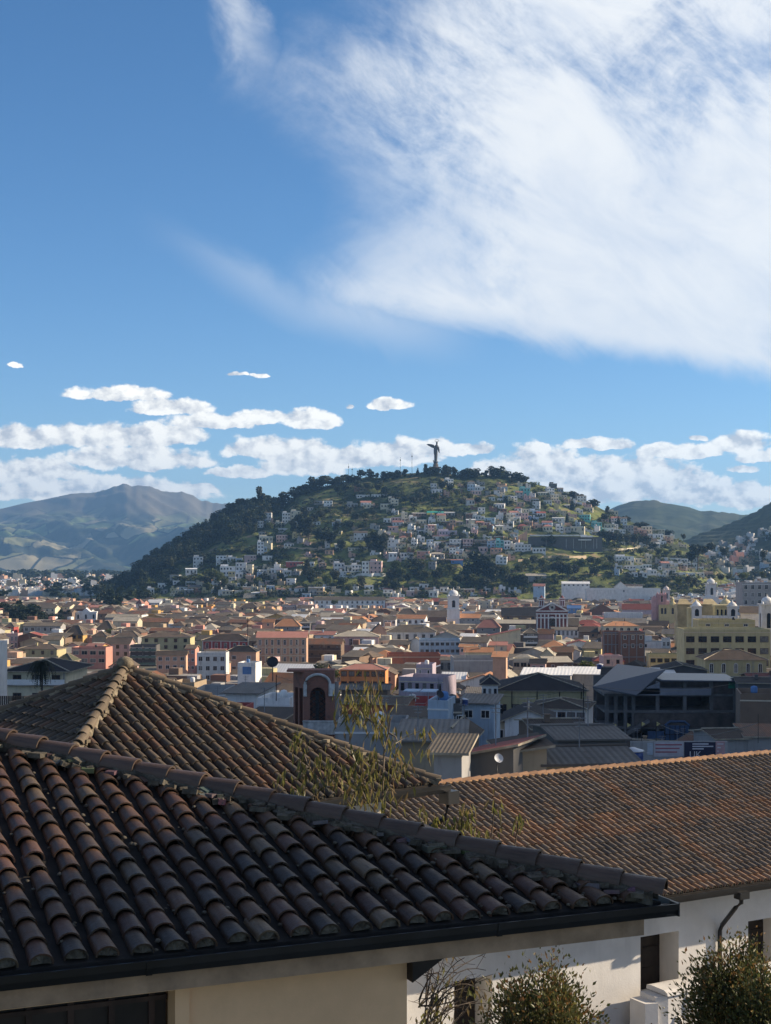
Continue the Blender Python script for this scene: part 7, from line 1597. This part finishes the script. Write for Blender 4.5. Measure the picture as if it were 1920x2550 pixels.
shrub(1915, 25.0, 2345, .7, 'dark garden tree cut by the right edge of the picture', 3, 7000)
# sapling with long drooping leaves behind the nearest roof
def droop(mb, p, n, rn, L=.26, m=(2, 2, 3, 2), spread=.12):
    for i in range(n):
        q = p + Vector((rn.gauss(0, spread), rn.gauss(0, spread), rn.gauss(0, spread * .9))); d = Vector((rn.gauss(0, .35), rn.gauss(0, .35), -1.0)); leaf(mb, q, d, L * rn.uniform(.55, 1.15), rn.uniform(.013, .023), rn.choice(m))
def P3(px, py, y): return Vector((X(px, y), y, Z(py, y)))
Y = 21.0; O = P3(950, 2060, Y); rn = random.Random(8); r = tag(empty('leafy_sapling', tuple(O)), 'thin sapling with long drooping yellow green leaves behind the nearest roof', 'sapling')
stems = [[(950, 2090), (952, 1990), (957, 1864), (930, 1800), (924, 1765), (924, 1700)], [(957, 1864), (968, 1825), (972, 1790)], [(930, 1800), (890, 1770), (862, 1740)], [(924, 1765), (900, 1735), (880, 1715)], [(968, 1825), (985, 1835), (995, 1860)], [(952, 1990), (900, 1950), (860, 1930)], [(952, 1990), (975, 1940), (990, 1900)],
         [(940, 2080), (880, 2010), (840, 1960), (800, 1900)], [(800, 1960), (765, 1900), (745, 1850)], [(840, 1960), (800, 1960), (770, 1990)], [(950, 2040), (910, 1990), (885, 1930)]]
mb = MB()
for s in stems: mb.tube([P3(a, b_, Y + .15 * math.sin(a * .1)) - O for a, b_ in s], .016, 5, 0, .007)
mb.build('stem', mat('pale_twig', (.16, .13, .10), .9, .2, 6), r)
mb = MB()
for (a, b_, n, sp_) in ((924, 1715, 26, .10), (926, 1745, 26, .12), (905, 1740, 16, .12), (935, 1780, 34, .15), (920, 1810, 24, .14), (880, 1730, 26, .13), (868, 1755, 22, .12), (865, 1785, 24, .12), (880, 1800, 20, .12), (890, 1770, 20, .13), (945, 1825, 24, .13), (960, 1850, 16, .12), (985, 1840, 14, .10), (990, 1865, 16, .10), (992, 1890, 10, .1), (905, 1700, 6, .08), (950, 1790, 20, .12),
                      (740, 1845, 18, .08), (750, 1875, 24, .11), (760, 1910, 22, .12), (770, 1945, 30, .13), (765, 1975, 20, .10), (790, 1900, 12, .12), (800, 1955, 18, .14), (820, 1930, 20, .12), (705, 1935, 10, .07), (815, 1885, 10, .1), (840, 1945, 26, .14), (870, 1960, 30, .15), (895, 1900, 30, .15), (915, 1940, 44, .18), (930, 1980, 44, .18), (900, 1985, 30, .16), (940, 2015, 36, .16), (880, 2000, 20, .16), (860, 1985, 16, .12), (950, 1930, 24, .13), (975, 1905, 16, .12), (885, 1870, 14, .1), (1010, 1900, 10, .07), (860, 1925, 14, .1)):
    droop(mb, P3(a, b_ - 12, Y + rn.uniform(-.3, .3)) - O, int(n * .72), rn, .23, (2, 2, 2, 3, 0), sp_)
mb.build('leaves', LN, r)
Y = 20.0; O = P3(1000, 1850, Y); r = tag(empty('dry_twig', tuple(O)), 'bare pale twig with curled dry leaves reaching right of the sapling', 'twig')
mb = MB(); mb.tube([P3(a, b_, Y) - O for a, b_ in ((985, 1850), (1013, 1832), (1040, 1822), (1060, 1812))], .012, 5, 0, .006); mb.build('stem', M_cap, r)
mb = MB(); [droop(mb, P3(a, b_, Y) - O, n, rn, .18, (3, 3, 2), .05) for a, b_, n in ((1060, 1812, 9), (1052, 1818, 5), (1062, 1868, 12), (1005, 1902, 8))]; mb.build('leaves', LN, r)
Y = 19.0; O = P3(1130, 2100, Y); r = tag(empty('leafy_shoots', tuple(O)), 'leafy shoots poking up beyond the nearest roof in front of the orange tiles', 'shoots')
mb = MB()
for a, b_, n in ((1052, 2020, 8), (1075, 2045, 22), (1130, 2055, 22), (1155, 2020, 24), (1157, 2045, 14), (1195, 2075, 16), (1232, 2000, 12), (1292, 2035, 12), (1235, 2085, 6), (1050, 2050, 8), (1110, 2065, 12)): droop(mb, P3(a, b_, Y) - O, n, rn, .2, (2, 3, 2), .07)
mb.build('leaves', LN, r)
mb = MB(); [mb.tube([P3(a, 2130, Y) - O, P3(b_, c_, Y) - O], .01, 4, 0, .005) for a, b_, c_ in ((1090, 1075, 2040), (1140, 1155, 2010), (1220, 1232, 1995), (1280, 1292, 2030), (1200, 1195, 2070))]; mb.build('stem', M_bark, r)
# bare bush under the beam
Y = 19.0; O = P3(1060, 2540, Y); r = tag(empty('bare_bush', tuple(O)), 'tangle of bare arching branches with a few leaves beside the beige wall', 'bush')
mb = MB(); ml = MB()
for i in range(30):
    a0, b0 = rn.uniform(1040, 1075), rn.uniform(2480, 2700); a1, b1 = rn.uniform(1070, 1215), rn.uniform(2365, 2540); bow = rn.uniform(-40, 10); pts = []
    for j in range(7):
        s = j / 6; pts.append(P3(lerp(a0, a1, s), lerp(b0, b1, s) + bow * math.sin(math.pi * s), Y + .4 * math.sin(i + s * 2)) - O)
    mb.tube(pts, .012, 4, 0, .004)
    if rn.random() < .7: droop(ml, pts[-1], rn.randint(2, 7), rn, .13, (2, 3, 3), .07)
    for j in (3, 4, 5):
        d = Vector((rn.uniform(-.4, .4), rn.uniform(-.3, .3), rn.uniform(-.1, .35))); mb.tube([pts[j], pts[j] + d * .6, pts[j] + d + Vector((0, 0, -.05))], .006, 3, 0, .003)
for a, b_, n in ((1065, 2540, 60), (1085, 2530, 40)): droop(ml, P3(a, b_, Y) - O, n, rn, .1, (2, 2, 3), .1)
mb.build('branches', M_bark, r); ml.build('leaves', LN, r)

# ------------------------------------------------------------------ labels for the houses and trees not named above
LM = [(1085, 1180, 'the winged statue'), (1452, 1288, 'the turquoise house'), (1400, 1340, 'the hillside terrace'), (1300, 1330, 'the sunlit ramp wall'), (1080, 1282, 'the teal awning'), (1245, 1355, 'the teal flats'), (1055, 1382, 'the salmon house'), (1308, 1226, 'the upper house'), (733, 1405, 'the red walled house'), (649, 1365, 'the stepped house'), (1625, 1425, 'the terraced rows'), (560, 1430, 'the slope houses'),
      (1129, 1490, 'the white bell tower'), (1375, 1515, 'the striped church'), (1643, 1510, 'the pink church'), (214, 1530, 'the chapel'), (1778, 1520, 'the twin bell towers'), (1770, 1448, 'the lantern belfry'), (1550, 1470, 'the long white hall'), (870, 1503, 'the long white school'), (779, 1750, 'the brick tower'), (1660, 1765, 'the unfinished building'), (104, 1660, 'the palm tree'), (702, 1610, 'the peach palace'), (560, 1605, 'the crimson mansion'), (526, 1650, 'the white block'), (413, 1595, 'the olive house'), (220, 1625, 'the salmon flats'), (105, 1563, 'the grey house'), (890, 1595, 'the pink hall'), (1025, 1580, 'the corner building'), (905, 1670, 'the orange building'), (1030, 1640, 'the terracotta building'), (1200, 1660, 'the peeling wall'), (1555, 1590, 'the brick blocks'), (1810, 1600, 'the yellow building'), (1345, 1720, 'the convent'), (1320, 1790, 'the gable house'), (1715, 1865, 'the banner wall'), (1255, 1600, 'the climbing roof')]
def where(px, py, n=0):
    d = sorted(LM, key=lambda q: (q[0] - px) ** 2 + ((q[1] - py) * 1.6) ** 2)[n]; ddx, ddy = px - d[0], py - d[1]
    if abs(ddx) > 1.3 * abs(ddy): rel = 'left of' if ddx < 0 else 'right of'
    elif abs(ddx) > .5 * abs(ddy): rel = ('above' if ddy < 0 else 'below') + (' left of' if ddx < 0 else ' right of')
    else: rel = 'above' if ddy < 0 else 'below'
    far_ = 'just ' if math.hypot(ddx, ddy) < 55 and ' ' not in rel.replace(' of', '') else ''
    return far_ + rel + ' ' + d[2]
ORD = ['first', 'second', 'third', 'fourth', 'fifth', 'sixth', 'seventh', 'eighth', 'ninth', 'tenth', 'eleventh', 'twelfth', 'thirteenth', 'fourteenth', 'fifteenth', 'sixteenth', 'seventeenth', 'eighteenth', 'nineteenth', 'twentieth']
def assign(items, make, cat, group):
    B = {}
    for it in items: B.setdefault(make(it), []).append(it)
    for lab, L in B.items():
        L.sort(key=lambda q: q['px'])
        for i, it in enumerate(L):
            one, many, loc = lab
            if len(L) == 1: t = f'{one} {loc}'
            elif len(L) == 2: t = f"{('left' if i == 0 else 'right')} of two {many} {loc}"
            else: t = f'{ORD[min(i, 19)]} from left of {len(L)} {many} {loc}'
            tag(it['o'], t, cat, group)
def hdesc(h):
    px, py = h['px'], h['py']
    if h.get('hill'):
        sz_ = ('tall ' if h['nr'] >= 3 else 'long low ' if h['w'] > 34 and h['nr'] < 2 else '')
        rf = '' if h['roof'] == 'flat' else f" {h['roof']} roofed"
        return (f"{sz_}{h['wall']}{rf} hillside house", f"{sz_}{h['wall']}{rf} hillside houses", where(px, py))
    rf = 'flat roofed' if h['typ'] == 'flat' else h['roof'] + ' roofed'
    return (f"{h['wall']} {rf} house", f"{h['wall']} {rf} houses", where(px, py))
for h in HOUSES:
    if h['label']: tag(h['o'], h['label'], h['cat'], None)
assign([h for h in HOUSES if not h['label'] and not h.get('hill')], hdesc, 'house', 'houses filling the old town')
assign([h for h in HOUSES if h.get('hill')], hdesc, 'hillside house', 'houses on the slope of the hill')
TN = {'round': 'round', 'tall': 'slender', 'cone': 'pointed', 'flat': 'spreading', 'bush': 'bushy'}; TL = {0: 'dark', 1: 'grey green', 2: 'fresh green'}
def tdesc(t):
    if t['area'] == 'park': return (f"{TL[t['leaf']]} {TN[t['kind']]} tree", f"{TL[t['leaf']]} {TN[t['kind']]} trees", 'in the park grove left of the chapel' if t['px'] < 185 else 'in the dark grove behind the chapel')
    return (f"{TL[t['leaf']]} {TN[t['kind']]} tree", f"{TL[t['leaf']]} {TN[t['kind']]} trees", where(t['px'], t['py']))
assign(TREES, tdesc, 'tree', 'trees of the hill and town')

for o in COL.objects:
    if o.parent is None and o.name.split('.')[0] in ('garden_wall', 'banner_wall', 'retaining_wall', 'ramp_wall', 'lane_wall'): o['kind'] = 'thing'

# ------------------------------------------------------------------ air
mb = MB(); mb.box(-9000, 9000, -900, 16000, -160, 760)
hm = bpy.data.materials.new('haze_air'); hm.use_nodes = True; t = hm.node_tree
for q in list(t.nodes):
    if q.type == 'BSDF_PRINCIPLED': t.nodes.remove(q)
pv = t.nodes.new('ShaderNodeVolumePrincipled'); pv.inputs['Color'].default_value = (0.28, 0.56, 1.0, 1)
pv.inputs['Density'].default_value = 0.000068; pv.inputs['Anisotropy'].default_value = 0.2
t.links.new(pv.outputs[0], t.nodes['Material Output'].inputs['Volume'])
tag(mb.build('haze', hm), kind='stuff')
